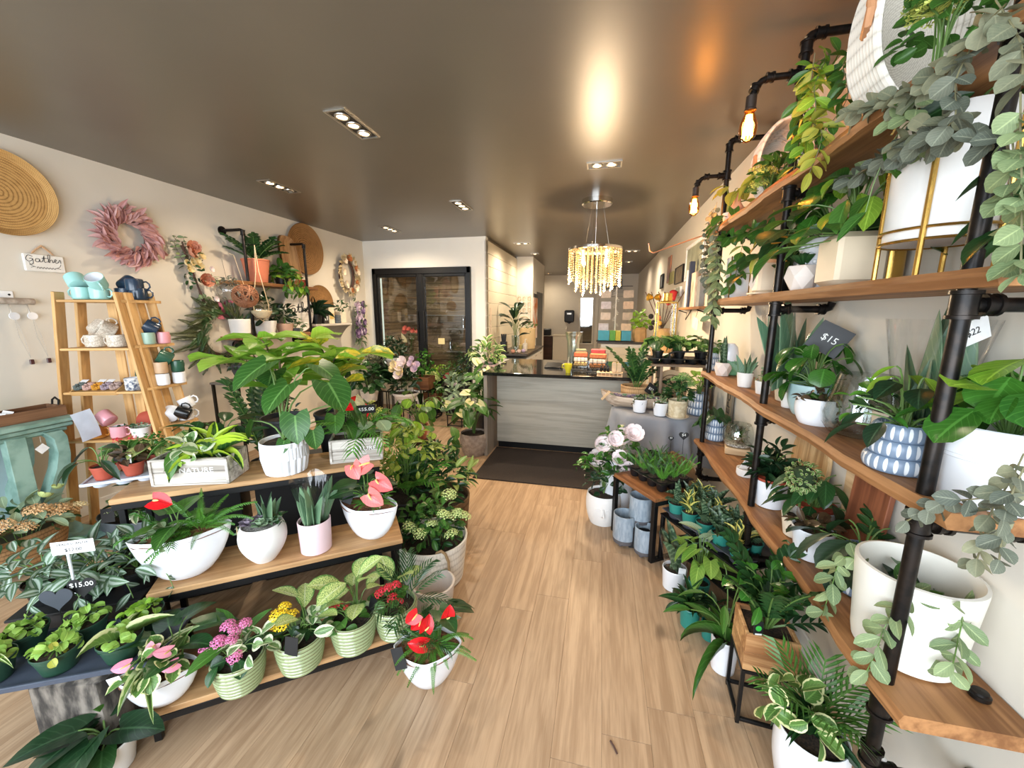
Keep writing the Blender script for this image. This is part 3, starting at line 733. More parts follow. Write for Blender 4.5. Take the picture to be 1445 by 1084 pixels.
# ---------------------------------------------------------------- recessed ceiling lights
STEEL = M('brushed steel', (196, 190, 180), .3, .9, var=.05); DARKBOX = M('light box inside', (40, 34, 28), .5)
BULB = EMIT('halogen glow', (255, 214, 160), 16)
def downlight(x, y, n, along, label, power=9, lit=None, r=.034):
    t = thing('recessed_ceiling_light', label, 'ceiling light', (x, y, CEIL), 0 if along == 'y' else PI / 2, 'recessed ceiling lights')
    L = .035 + n * .115; W = .13; mb = MB()
    for sx in (-1, 1): mb.box((sx * W / 2, 0, -.004), (.012, L + .012, .01), bev=.002)
    for sy in (-1, 1): mb.box((0, sy * L / 2, -.004), (W, .012, .01), bev=.002)
    mb.build('frame', STEEL, t)
    MB().box((0, 0, -.0015), (W - .01, L - .01, .002)).build('inner_plate', DARKBOX, t)
    for i in range(n):
        yy = (i - (n - 1) / 2) * .115
        lp = MB().lathe([(r, -.012), (r * 1.3, -.010), (r * 1.36, -.004), (r * 1.1, -.002)], 20, (0, yy, 0), cap0=False).build('lamp_ring', STEEL, t)
        if lit is None or i in lit:
            MB().lathe([(1e-4, -.009), (r * .7, -.0085), (r, -.006)], 16, (0, yy, 0), cap0=False).build('lamp', BULB, lp)
        else:
            MB().lathe([(1e-4, -.009), (r * .7, -.0085), (r, -.006)], 16, (0, yy, 0), cap0=False).build('lamp', M('unlit lamp', (90, 84, 76), .3), lp)
    l = bpy.data.lights.new('downlight', 'SPOT'); l.energy = power * n * (6 if y > 4.5 else 5 if y > 3 else 3); l.color = (1, .82, .6); l.spot_size = 2.9; l.spot_blend = 1; l.shadow_soft_size = .05
    o = bpy.data.objects.new('downlight', l); COL.objects.link(o); o.location = (x, y, CEIL - .03)
    return t
downlight(-1.6, 2.45, 3, 'y', 'recessed light with three lit lamps, nearest the shop front in the grey ceiling', 7)
downlight(-3.05, 3.4, 3, 'y', 'recessed light over the left wall shelf, one of its three lamps dark', 7, (0, 1))
downlight(-1.585, 4.4, 3, 'y', 'recessed light with three lit lamps between the counter and the cooler aisle', 9)
downlight(-3.02, 5.36, 3, 'y', 'recessed light with three lamps just before the cooler wall', 8)
downlight(-.035, 3.49, 2, 'x', 'recessed light with two lamps just before the crystal chandelier', 9)
downlight(-1.4, 6.9, 2, 'x', 'small recessed light before the shiplap wall, first past the cooler corner', 9)
downlight(-1.38, 8.12, 1, 'x', 'single recessed light beside the wall nook, second past the cooler corner', 12)
downlight(.51, 8.14, 2, 'x', 'small recessed light right of the chandelier, nearer of the two there', 9)
downlight(.55, 9.8, 1, 'x', 'small recessed light right of the chandelier, farther of the two there', 10)
downlight(-1.63, 12.1, 1, 'x', 'single recessed light deepest in the shop by the back wall', 10)
# ---------------------------------------------------------------- cooler set in the wall
BLK = M('black metal', (20, 20, 21), .42, .3, var=.2, scale=30)
t = thing('display_cooler', 'black framed two door flower cooler set in the white wall', 'cooler', ((FX0 + FX1) / 2, YC, FZ0))
cw, chh = FX1 - FX0, FZ1 - FZ0
mb = MB()
for sx in (-1, 1): mb.box((sx * (cw / 2 - .03), -.01, chh / 2), (.06, .1, chh), bev=.006)
for z in (.04, chh - .05): mb.box((0, -.01, z), (cw, .1, .1 if z > .5 else .08), bev=.006)
mb.box((0, -.005, chh / 2), (.07, .09, chh), bev=.004)
mb.build('frame', BLK, t)
for sx in (-1, 1):
    w = cw / 2 - .095; x = sx * (.035 + w / 2); d = MB()
    for q in (-1, 1): d.box((x + q * (w / 2 - .02), -.02, chh / 2), (.04, .05, chh - .2), bev=.005)
    for z in (.1, chh - .12): d.box((x, -.02, z), (w - .04, .05, .05), bev=.005)
    dr = d.build('door', BLK, t)
    MB().box((x, -.015, chh / 2), (w - .06, .008, chh - .24)).build('pane', CLEAR, dr)
    MB().box((x - sx * (w / 2 - .02), -.07, chh / 2), (.022, .03, .5), bev=.008).build('handle', BLK, dr)
BRB = WOOD('cooler cladding', (150, 128, 96), (104, 86, 62), 'x', .7, vary=.3)
inn = MB().box((-cw / 2 - .12, .7, chh / 2), (.02, 1.3, chh + .3)).box((0, 1.35, chh / 2), (cw + .26, .04, chh + .4)).box((0, .7, -.05), (cw + .26, 1.3, .04)).box((0, .7, chh + .1), (cw + .26, 1.3, .04)).box((cw / 2 + .1, .7, chh / 2), (.02, 1.3, chh + .3)).build('inner_shell', M('cooler shell', (92, 82, 66), .8), t)
cb = MB().box((0, 0, 0), (cw + .18, .016, .122), bev=.003).mesh('board', BRB); cs = MB().box((0, 0, 0), (.016, 1.26, .122), bev=.003).mesh('board', WOOD('cooler cladding side', (150, 128, 96), (104, 86, 62), 'y', .7, vary=.3))
for k in range(16):
    o = link('board', cb, inn); o.location = (0, 1.32, .02 + k * .128)
    o = link('board', cs, inn); o.location = (-cw / 2 - .1, .7, .02 + k * .128)
for z, x0, x1 in ((.42, .02, .8), (.86, .02, .8), (1.12, -.8, .8)):
    MB().box(((x0 + x1) / 2, 1.12, z), (x1 - x0, .34, .012), bev=.002).build('shelf', M('cooler wire shelf', (190, 190, 184), .3, .6), t)
MB().box((-cw / 2 + .1, .05, chh / 2), (.02, .02, chh - .3)).build('light_tube', EMIT('tube glow', (232, 244, 226), 1.0), t)
l = bpy.data.lights.new('cooler_lamp', 'AREA'); l.energy = 9; l.size = .5; l.color = (1, .93, .78); o = bpy.data.objects.new('cooler_lamp', l); COL.objects.link(o); o.location = (-2.9, YC + .6, 2.35)
nt = MB().box((.34, -.03, .70), (.115, .001, .1)).build('paper_note', M('yellow paper', (226, 206, 150), .8), t)
# ---------------------------------------------------------------- entrance mat and counter
t = tag(MB().box((-.5, 3.93, .006), (1.38, .92, .012), bev=.004).build('floor_mat', M('mat charcoal', (52, 42, 36), .95, c2=(34, 27, 24), scale=220, bump=1)), 'dark brown floor mat in front of the sales counter', 'mat')
CTR = WOOD('counter laminate', (190, 184, 168), (168, 161, 146), 'x', .5, .8, vary=.02); CTS = WOOD('counter laminate upright', (152, 142, 130), (128, 118, 108), 'z', .5, .8, vary=.02)
TOPM = M('black stone top', (24, 25, 27), .07, var=.3, scale=60)
t = thing('sales_counter', 'pale grey grained sales counter with a glossy black top', 'counter', (-.45, 4.38, 0))
MB().box((.02, .02, .52), (1.5, .03, .86), bev=.002).build('front_panel', CTR, t)
MB().box((.02, .08, .06), (1.5, .03, .12)).build('kick_plate', BLK, t)
MB().box((-.785, .36, .47), (.04, 1.3, .94), bev=.003).build('side_panel', CTS, t); MB().box((.86, .53, .47), (.04, 1.0, .94), bev=.003).build('side_panel', CTS, t)
MB().box((.04, .36, .958), (1.7, 1.34, .036), bev=.005).build('counter_top', TOPM, t)
# counter along the shiplap wall, with drawers facing the aisle
WHC = M('cabinet white', (232, 230, 224), .45, var=.02); DTOP = M('dark worktop', (66, 60, 54), .35, var=.2, scale=40)
t = thing('work_cabinet', 'white drawer cabinet with dark top along the shiplap wall', 'cabinet', (-1.52, 7.5, 0))
MB().box((-.01, 0, .43), (.56, 1.84, .8), bev=.004).build('body', WHC, t)
MB().box((0, 0, .905), (.6, 1.88, .035), bev=.005).build('worktop', DTOP, t)
for k in range(3):
    for y in (-.6, 0, .6):
        d = MB().box((.28, y, .2 + k * .26), (.02, .58, .24), bev=.004).build('drawer', WHC, t)
        MB().box((.298, y, .28 + k * .26), (.012, .16, .012), bev=.003).build('handle', STEEL, d)
t = thing('rear_counter', 'white panelled rear counter with a dark top under the card rack', 'counter', (.5, 7.75, 0))
for k in range(7): MB().box((0, -.245, .12 + k * .135), (1.02, .012, .13), bev=.003).build('board', SHIP, t)
MB().box((0, 0, .53), (1.0, .47, 1.05)).build('body', WHC, t); MB().box((-.02, -.02, 1.085), (1.1, .58, .035), bev=.005).build('worktop', DTOP, t)
# back wall: door with frame, mirror, dark doorway of the nook
t = thing('door_1', 'cream panelled door with a flat frame in the rear wall', 'door', (.32, YB, 0)); t['kind'] = 'structure'; del t['category']
DRM = M('door paint', (222, 214, 196), .5, var=.02)
mb = MB()
for sx in (-1, 1): mb.box((sx * .5, -.02, 1.05), (.1, .05, 2.2), bev=.006)
mb.box((0, -.02, 2.18), (1.1, .05, .1), bev=.006); mb.build('frame', DRM, t)
d = MB().box((0, -.01, 1.06), (.88, .03, 2.1), bev=.004).build('door_leaf', DRM, t)
for z in (.6, 1.55): MB().box((0, -.03, z), (.62, .012, .75), bev=.006).build('panel', DRM, d)
MB().box((0, -.012, 2.5), (.5, .02, .3)).build('vent_grille', M('grille grey', (150, 146, 138), .6), t)
t = thing('wall_mirror', 'tall narrow white framed mirror on the rear wall', 'mirror', (-.49, YB, 1.38))
mb = MB()
for sx in (-1, 1): mb.box((sx * .21, -.02, 0), (.05, .04, 1.52), bev=.005)
for z in (-.735, .735): mb.box((0, -.02, z), (.38, .04, .05), bev=.005)
mb.build('frame', DRM, t)
MB().box((0, -.01, 0), (.38, .01, 1.44)).build('mirror_glass', M('silvered glass', (230, 234, 232), .03, 1, var=.01), t)
t = thing('towel_dispenser', 'black paper towel dispenser on the rear wall', 'dispenser', (-1.02, YB, 1.52))
MB().box((0, -.1, 0), (.3, .2, .38), bev=.03).build('housing', BLK, t); MB().prism([(-.08, -.19), (.08, -.19), (.0, -.24)], -.15, -.05).build('outlet', BLK, t); MB().box((0, -.202, .08), (.14, .004, .05), bev=.001).build('window', STEEL, t)
struct(MB().box((-1.485, 9.5, 1.35), (.01, .9, 1.5)).build('door_2', M('grey doorway', (112, 112, 110), .6)))
# chandelier
t = thing('crystal_chandelier', 'round crystal bead chandelier hanging on wires from a chrome plate', 'chandelier', (-.105, 4.5, 0))
CHR = M('chrome', (220, 216, 210), .12, 1, var=.02); CRY = GLASS('crystal', (.9, .78, .6), .08, .3); ct = NT(CRY); cd = ct.new('ShaderNodeBsdfTranslucent'); cd.inputs[0].default_value = lin((238, 222, 192)); cm = ct.new('ShaderNodeMixShader'); cm.inputs[0].default_value = .3
co = ct.n['Material Output'].inputs[0]; ct.link(co.links[0].from_socket, cm.inputs[1]); ct.link(cd.outputs[0], cm.inputs[2]); ct.link(cm.outputs[0], co)
MB().lathe([(.001, 2.745), (.15, 2.745), (.16, 2.755), (.16, 2.8)], 32, cap0=False).build('ceiling_plate', CHR, t)
wr = MB()
for a in (.3, 2.4, 4.5): wr.tube([(.07 * math.cos(a), .07 * math.sin(a), 2.75), (.16 * math.cos(a), .16 * math.sin(a), 2.3)], .0018, 5)
wr.tube([(0, 0, 2.75), (0, 0, 2.3)], .003, 6); wr.build('suspension_wires', CHR, t)
MB().lathe([(.001, 2.315), (.27, 2.315), (.286, 2.31), (.288, 2.285), (.27, 2.28)], 40, cap0=False).build('top_ring', CHR, t)
bead = MB(); rr = random.Random(2)
for ring, (R_, n, l0) in enumerate(((.28, 46, .30), (.2, 26, .36), (.12, 14, .4))):
    for i in range(n):
        a = 2 * PI * i / n; x, y = R_ * math.cos(a), R_ * math.sin(a); ln = l0 + .09 * rr.random()
        k = int(ln / .024)
        for j in range(k):
            z = 2.275 - j * .024; q = .0088 if j < k - 1 else .013
            bead.add([(x, y, z + q), (x + q, y, z), (x, y + q, z), (x - q, y, z), (x, y - q, z), (x, y, z - q * 1.3)], [(0, 1, 2), (0, 2, 3), (0, 3, 4), (0, 4, 1), (5, 2, 1), (5, 3, 2), (5, 4, 3), (5, 1, 4)])
bead.build('crystal_strands', CRY, t, 0, kind='stuff')
for i in range(4):
    a = PI / 4 + PI / 2 * i; x, y = .17 * math.cos(a), .17 * math.sin(a)
    MB().lathe([(.008, 2.13), (.016, 2.15), (.018, 2.17), (.012, 2.2), (.01, 2.28)], 12, (x, y, 0)).build('bulb', EMIT('chandelier bulb', (255, 214, 150), 30), t)
l = bpy.data.lights.new('chandelier_glow', 'POINT'); l.energy = 110; l.color = (1, .74, .46); l.shadow_soft_size = .12; o = bpy.data.objects.new('chandelier_glow', l); COL.objects.link(o); o.location = (-.105, 4.5, 1.78)
# ================================================================ black pipe shelf on the right wall
PIPE = M('black iron pipe', (26, 25, 25), .36, .7, c2=(44, 38, 34), scale=30, bump=.15)
SHW = WOOD('shelf board', (170, 122, 78), (124, 82, 48), 'y', .55, .9, knots=True, vary=.08)
PX, PY = .775, (1.075, 2.055, 3.07)
SZ = (2.21, 1.715, 1.195, .665)
ps = thing('pipe_shelf', 'black iron pipe shelving with live-edge wooden boards along the right wall', 'shelf unit', (PX, 2.05, 0))
def fitting(mb, p, d, r=.021, L=.05):
    p = Vector(p); d = Vector(d).normalized(); mb.tube([p - d * L / 2, p - d * (L / 2 - .008), p - d * (L / 2 - .009), p + d * (L / 2 - .009), p + d * (L / 2 - .008), p + d * L / 2], [r * 1.18, r * 1.18, r, r, r * 1.18, r * 1.18], 14)
PR = .0165
for k, y in enumerate(PY):
    yy = y - 2.05; top = 2.73; bot = .395
    p = MB(); p.tube([(0, yy, bot), (0, yy, top)], PR, 14)
    p.build('post', PIPE, ps)
    for z in (top, bot):
        b = MB(); q = .018 if z > 1 else -.018
        b.tube([(0, yy, z), (.012, yy, z + q * .7), (.03, yy, z + q), (XR - PX, yy, z + q)], PR, 12)
        fitting(b, (0, yy, z - q * 1.7), (0, 0, 1), .022); fitting(b, (.045, yy, z + q), (1, 0, 0), .021, .04); b.build('wall_pipe', PIPE, ps)
    for z in SZ:
        zz = z - .075; b = MB()
        fitting(b, (0, yy, zz), (0, 0, 1), .024, .062); b.tube([(0, yy, zz), (.2, yy, zz), (.218, yy, zz + .006), (.225, yy, zz + .03)], PR * .95, 12); fitting(b, (.045, yy, zz), (1, 0, 0), .021, .03); fitting(b, (.185, yy, zz), (1, 0, 0), .021, .03)
        b.build('pipe_bracket', PIPE, ps)
    for z in (top + .018, bot - .018):
        q = MB().tube([(XR - PX, yy, z), (XR - PX - .012, yy, z), (XR - PX - .013, yy, z), (XR - PX - .03, yy, z)], [.046, .046, .024, .022], 20)
        for a in range(4): q.ball((XR - PX - .014, yy + .034 * math.cos(a * PI / 2 + .8), z + .034 * math.sin(a * PI / 2 + .8)), .005, 6, 4)
        q.build('wall_flange', PIPE, ps)
for n_, z in enumerate(SZ):
    rr = random.Random(n_ + 3); x0, x1, y0, y1 = -.03, XR - PX - .004, -1.075, 1.10; N = 36; th = .04
    out = []
    for i in range(N + 1):
        out.append((x0 + .012 * math.sin(i * .55 + n_) * .6 + rr.uniform(-.003, .003), y0 + (y1 - y0) * i / N))
    v = []
    for x, y in out: v += [(x + .004, y, z - th), (x - .004, y, z - th * .5), (x + .005, y, z), (x1, y, z), (x1, y, z - th)]
    f = [(i * 5 + j, i * 5 + (j + 1) % 5, i * 5 + 5 + (j + 1) % 5, i * 5 + 5 + j) for i in range(N) for j in range(5)] + [(4, 3, 2, 1, 0), tuple(N * 5 + j for j in range(5))]
    MB().add(v, f).build('shelf_board', SHW, ps, 25)
FIL = EMIT('filament glow', (255, 186, 84), 90)
AMB = GLASS('amber bulb glass', (1, .62, .24), .02, .05)
def arm_lamp(py, zt, label):
    t = thing('pipe_arm_lamp', label, 'lamp', (PX, py, zt), 0, 'pipe arm lamps on the shelf posts')
    b = MB().tube([(-.02, 0, 0), (-.13, 0, 0), (-.155, 0, -.01), (-.175, 0, -.03), (-.185, 0, -.06)], .013, 12)
    fitting(b, (-.035, 0, 0), (1, 0, 0), .019, .04); fitting(b, (-.125, 0, 0), (1, 0, 0), .018, .03); fitting(b, (0, 0, 0), (0, 0, 1), .024, .06); fitting(b, (-.178, 0, -.036), (.35, 0, 1), .018, .028)
    b.build('arm', PIPE, t)
    MB().lathe([(.012, 0), (.021, -.005), (.021, -.052), (.024, -.056), (.024, -.062)], 18, (-.188, 0, -.06)).build('socket', M('brown socket', (58, 46, 38), .5, .3), t)
    bl = MB().lathe([(.015, 0), (.02, -.014), (.034, -.05), (.037, -.075), (.032, -.105), (.014, -.124), (.001, -.128)], 20, (-.19, 0, -.12), cap0=False).build('bulb', AMB, t, 180)
    fm = MB()
    for i in range(8):
        a = 2 * PI * i / 8; b2 = 2 * PI * (i + .5) / 8
        fm.tube([(-.19 + .010 * math.cos(a), .010 * math.sin(a), -.138), (-.19 + .019 * math.cos(b2), .019 * math.sin(b2), -.225)], .0034, 5)
    fm.build('filament', FIL, bl)
    l = bpy.data.lights.new('filament_light', 'POINT'); l.energy = 7; l.color = (1, .55, .2); l.shadow_soft_size = .03; o = bpy.data.objects.new('filament_light', l); COL.objects.link(o); o.parent = t; o.location = (-.19, 0, -.17)
arm_lamp(PY[1], 2.605, 'amber filament bulb on the pipe arm nearer the camera')
arm_lamp(PY[2], 2.53, 'amber filament bulb on the farther pipe arm, lower in the picture')
# ================================================================ tiered plant bench on the left
BU = Vector((.806, .592, 0)); BN = Vector((-.592, .806, 0)); BO = Vector((-1.60, .86, 0)); BRZ = math.atan2(.592, .806)
OAK = WOOD('bench oak', (196, 156, 110), (158, 118, 78), 'x', .5, .9, knots=True, vary=.06)
TZ = (.15, .45, .785)
bench = thing('tiered_plant_bench', 'three-tier plant bench of oak boards on black metal frames', 'plant stand', BO, BRZ)
def benchpt(u, n, z): return BO + BU * u + BN * n + Vector((0, 0, z))
TI = ((.0, .97, 0, .27), (-.05, 1.0, .30, .28), (-.235, .93, .575, .30))
for k, (u0, u1, n0, dp) in enumerate(TI):
    MB().box(((u0 + u1) / 2, n0 + dp / 2, TZ[k] - .013), (u1 - u0, dp, .026), bev=.003).build('board', OAK, bench)
    fr = MB()
    for n in (n0 + .012, n0 + dp - .012): fr.box(((u0 + u1) / 2, n, TZ[k] - .041), (u1 - u0 - .01, .022, .03), bev=.002)
    for u in (u0 + .02, u1 - .02): fr.box((u, n0 + dp / 2, TZ[k] - .041), (.022, dp - .03, .03), bev=.002)
    fr.build('frame', BLK, bench)
    for u in (u0 + .03, u1 - .03):
        for n in (n0 + .03, n0 + dp - .03): MB().box((u, n, (TZ[k] - .056) / 2), (.024, .024, TZ[k] - .056), bev=.002).build('leg', BLK, bench)
# ================================================================ helpers for things stood at their measured places
class Spot:
    def __init__(s, px, py, z):
        s.p = at(px, py, z); s.s = pm(s.p); s.k = (FPX / math.hypot(FPX, px - IW / 2)) ** .55
        s.u = s.s * s.k                                   # metres per pixel for widths
def potted(name, label, cat, px, py, z, w0, w1, h, mat, seed, style='plain', rz=0, soil=SOIL, sx=1, sy=1, deep=.02, lip=0, wall=.006, group=None, saucer=None, up=0, at_=None):
    """a plant thing on its pot; w0, w1, h are the pot's base width, rim width and height in photograph pixels"""
    sp = Spot(px, py, z)
    loc = at_ or sp.p
    t = thing(name, label, cat, (loc[0], loc[1], z + up + .0005), rz, group)
    sz = pot(t, w0 / 2 * sp.u, w1 / 2 * sp.u, h * sp.s, mat, lip, wall, deep, style, soil, sx, sy, saucer=saucer)
    g = Grow(t, sz, seed); g.u = sp.u
    return t, g, sp.u
# ================================================================ left bench, top tier
WASH = WOOD('whitewashed crate', (214, 208, 198), (150, 142, 132), 'x', .8, 1.2, vary=.12)
def crate(label, c, rz, w, d, h, seed, words):
    t = thing('wooden_crate_planter', label, 'planter', c, rz, 'whitewashed crate planters')
    for sy in (-1, 1):
        f = None
        for k in range(2): f = MB().box((0, sy * (d / 2 - .006), h * (.25 + .5 * k)), (w, .012, h * .485), bev=.002).build('board', WASH, t)
        for z in (.035, .965):
            MB().box((0, sy * (d / 2 + .003), h * z), (w, .008, h * .07), bev=.0015).build('rim_strip', WASH, t)
        for sx in (-1, 1): MB().box((sx * (w / 2 - .006), sy * (d / 2 + .003), h / 2), (.012, .008, h), bev=.0015).build('corner_strip', WASH, t)
    for sx in (-1, 1):
        for k in range(2): MB().box((sx * (w / 2 - .006), 0, h * (.25 + .5 * k)), (.012, d - .024, h * .485), bev=.002).build('end_board', WASH, t)
    MB().box((0, 0, h * .8), (w - .024, d - .024, .02)).build('soil', SOIL, t)
    wt = text('lettering', words, h * .26, M('white print', (240, 240, 238), .7), t, (.03, -d / 2 - .0008, h * .55), (PI / 2, 0, 0), .0005, sx=1.15)
    text('lettering', 'inspired', h * .1, MATS['white print'], t, (.03, -d / 2 - .0008, h * .34), (PI / 2, 0, 0), .0004)
    g = Grow(t, h * .82, seed); return t, g
a, b = at(215, 687, TZ[2]), at(325, 682, TZ[2]); rz = math.atan2(b.y - a.y, b.x - a.x); w = (b - a).length
u_, n_ = Vector((math.cos(rz), math.sin(rz), 0)), Vector((-math.sin(rz), math.cos(rz), 0))
t, g = crate('whitewashed NATURE crate with dracaena and variegated peperomia, beside the tray of red pots', (a + b) / 2 + n_ * .085, rz, w, .17, .135, 11, 'NATURE')
g.strap(13, .22, .05, G['drac'], 15, 82, (.6, 1.5), 'strap', .5, cx=.07)
g.bush(20, .09, .06, .06, .085, .06, G['vari2'], 'oval', (.0, -.03, .03), low=-.3)
g.stalked(7, .12, .1, .15, .07, G['mid'], 'lance', cx=-.08)
g.bush(30, .05, .05, .03, .02, .018, G['lime'], 'round', (-.03, -.055, .01), name='small_leaf', stems=0)
g.done()
a, b = at(467, 655, TZ[2]), at(540, 648, TZ[2]); rz = math.atan2(b.y - a.y, b.x - a.x); w = (b - a).length * 1.02
n_ = Vector((-math.sin(rz), math.cos(rz), 0))
t, g = crate('whitewashed NATURE crate with a 55 dollar sign, red anthurium and palm', (a + b) / 2 + n_ * .085, rz, w, .17, .135, 12, 'NATURE')
g.stalked(7, .14, .09, .11, .09, G['sage'], 'oval', cx=.09, cy=-.03)
g.heads([(.10, -.04, .30), (.06, -.04, .28), (.13, 0, .27), (.09, .03, .31)], .022, M('bud yellow green', (206, 206, 90), .7, var=.2), 16)
g.fronds(11, .26, .7, G['fern'], 30, 80, 1.1, 'palm', cx=.04)
g.stalked(8, .24, .14, .13, .1, G['mid'], 'heart', cx=-.05)
g.anthurium([(-.07, -.05, .33), (.03, -.06, .31), (-.02, -.02, .36)], .09, F['red'], SPX, face=(.1, -.6, 1))
place_tag(t, '$55.00', .1, .055, (.07, -.14, .315), (.38, 0, .1), TAGB, CHALK, .03, .15)
g.done()
# fluted white pot with heart leaves
t, g, u = potted('potted_philodendron', 'white fluted pot of long-stalked heart leaves between the two NATURE crates', 'plant', 405, 664, TZ[2], 54, 60, 46, WHITE, 21, 'fluted', deep=.015)
for (dx, dy, z, L, q, a_) in ((-.13, -.05, .12, .13, -1.1, 3.4), (.15, -.07, .17, .19, -1.1, -.9), (.22, -.04, .09, .13, -1.2, -.6), (.06, .0, .31, .25, -.55, -1.7), (-.03, -.03, .42, .26, -.45, -1.9), (.26, .05, .32, .24, -.7, -.4), (.17, .1, .4, .2, -.5, 0), (-.1, .08, .36, .2, -.5, 2.6), (.33, .16, .2, .2, -1.1, .2), (.06, -.06, .03, .09, -.9, -1.2)):
    e = Vector((dx, dy, g.z + z)); g.mb.tube(arc((0, 0, g.z), e), [.005, .005, .0045, .004, .0035, .003], 7, False)
    leaf(t, leaf_mesh('heart', G['philo'], .4, .15), e, (math.cos(a_) * math.cos(q), math.sin(a_) * math.cos(q), math.sin(q)), L * .76, L * .72, roll=g.r.uniform(-.25, .25))
g.done()
# black pots with the fiddle-leaf fig on a black plinth behind the bench
pc = benchpt(.56, 1.06, 0)
t = thing('plinth', 'black square plinth carrying the fiddle-leaf fig behind the bench', 'plinth', pc, BRZ)
MB().box((0, 0, .345), (.62, .3, .69), bev=.006).build('body', M('black board', (24, 24, 25), .6, var=.1), t); MB().box((0, 0, .695), (.64, .32, .018), bev=.004).build('top', MATS['black board'], t)
BL2 = M('black tall pot', (26, 28, 31), .5, var=.15)
for i, (uu, lab, sd) in enumerate(((.42, 'tall black pot of lime fiddle-leaf fig above the dracaena crate', 31), (.71, 'tall black pot of fiddle-leaf fig with yellowing leaves behind the fluted pot', 32))):
    c = benchpt(uu, 1.06, .7045)
    t = thing('fiddle_leaf_fig', lab, 'plant', c); z = pot(t, .095, .125, .27, BL2, .006, .006, .03); g = Grow(t, z, sd, M('fig bark', (104, 90, 62), .8))
    for k in range(3):
        aa = k * 2.1 + i; tip = Vector((.17 * math.cos(aa) + (-.1 if i == 0 else .08), .13 * math.sin(aa) - .06, z + .4 + .1 * (k % 2)))
        pts = arc((0, 0, z), tip, 0, 7); g.mb.tube(pts, [.009 - .0007 * j for j in range(8)], 7)
        for j in range(12):
            q = pts[min(7, 2 + j // 2)]; a2 = j * 2.4 + k; e = .75 - .1 * j + g.r.uniform(-.2, .3) + (.4 if j > 6 else 0)
            leaf(t, leaf_mesh('obov', G['yellow'] if i and (j + k) % 4 == 0 else G['fiddle'], .6, .22, .03), q, (math.cos(a2), math.sin(a2), e), (.235 * g.r.uniform(.75, 1.1)), .155 * g.r.uniform(.8, 1.1), roll=g.r.uniform(-.4, .4))
    g.done()
# tray of small red pots on the bench end
TRAYW = M('pale blue tray plastic', (196, 206, 220), .45, var=.04)
a, b = at(122, 694, TZ[2]), at(216, 680, TZ[2]); rz = math.atan2(b.y - a.y, b.x - a.x); w = (b - a).length * 1.1
n_ = Vector((-math.sin(rz), math.cos(rz), 0)); tc_ = (a + b) / 2 + n_ * .11
t = thing('plant_tray', 'pale blue plastic plant tray on the end of the top bench tier', 'tray', (tc_.x, tc_.y, TZ[2] + .0005), rz)
mb = MB(); mb.box((0, 0, .03), (w, .24, .006), bev=.002)
for sx in (-1, 1): mb.box((sx * w / 2, 0, .034), (.01, .24, .014), bev=.002)
for sy in (-1, 1): mb.box((0, sy * .12, .034), (w, .01, .014), bev=.002)
mb.build('rim', TRAYW, t)
for i in range(3):
    for j in range(2): MB().lathe([(.028, 0), (.032, .004), (.038, .03)], 16, ((i - 1) * w * .31, (j - .5) * .11, 0)).build('cup', TRAYW, t)
for i, (x, y, lab, m_, kind) in enumerate(((-.07, -.055, 'small red pot with long dark leaves in the blue tray', G['dark'], 0), (.04, -.055, 'small red pot of purple-brown leaves with name cards, nearest the NATURE crate', G['brown'], 1), (-.02, .055, 'small red pot of pink flowering plants at the back of the blue tray', G['mid'], 2), (.09, .06, 'small red pot of bright tiny leaves at the back of the blue tray', G['glossy'], 3))):
    p = Vector((tc_.x, tc_.y, TZ[2] + .034)) + Vector((math.cos(rz), math.sin(rz), 0)) * x + n_ * y
    q = thing('small_red_pot_plant', lab, 'plant', p, 0, 'small red pots in the blue tray'); z = pot(q, .032, .044, .062, TERRA, .003, .003, .01); g = Grow(q, z, 40 + i)
    if kind == 3: g.bush(90, .09, .07, .07, .02, .018, m_, 'round', (0, 0, .05), low=-.4, name='small_leaf')
    elif kind == 0: g.stalked(9, .11, .1, .12, .05, m_, 'lance', pitch=(-.7, .2))
    else: g.bush(24, .06, .05, .05, .06, .035, m_, 'lance', (0, 0, .03), low=-.2)
    if kind == 2: g.heads([(-.03, 0, z + .09), (.04, .02, z + .1), (-.07, .02, z + .08)], .022, F['kred'], 12)
    if kind == 1:
        for x2, cc in ((-.045, TAGB), (.0, TAGB), (.035, TAGW)): place_tag(q, '', .03, .04, (x2, -.035, z + .04), (-.1, 0, .1), cc, CHALK)
    g.done()
# big leafy things standing behind the crate on the top tier's back edge
sp = Spot(195, 640, TZ[2])
STD = benchpt(-.02, 1.02, 0)
t = thing('plinth', 'dark low stand behind the NATURE crate carrying leafy pots', 'plinth', STD, BRZ); MB().box((0, 0, .36), (.4, .22, .72), bev=.006).build('body', MATS['black board'], t); MB().box((0, 0, .73), (.42, .24, .02), bev=.004).build('top', MATS['black board'], t)
for i, (du, dn, lab, kind) in enumerate(((-.11, -.04, 'cream-centred dieffenbachia with big pale leaves below the mug tower', 0), (.02, .03, 'dark glossy round-leaved plant between dieffenbachia and dracaena', 1), (.13, -.03, 'long-leaved green plant behind the dracaena', 2))):
    c = benchpt(-.02 + du, 1.02 + dn, .7405)
    t = thing('potted_foliage', lab, 'plant', c); z = pot(t, .04, .055, .08, BLACKP, .003, .003, .012); g = Grow(t, z, 50 + i)
    if kind == 0: g.stalked(12, .14, .12, .19, .085, G['dieff'], 'oval', pitch=(-.5, .5), wave=.02)
    elif kind == 1: g.stalked(12, .2, .1, .08, .07, G['deep'], 'round')
    else: g.stalked(13, .2, .14, .16, .07, G['deep'], 'lance', pitch=(-.6, .6))
    g.done()
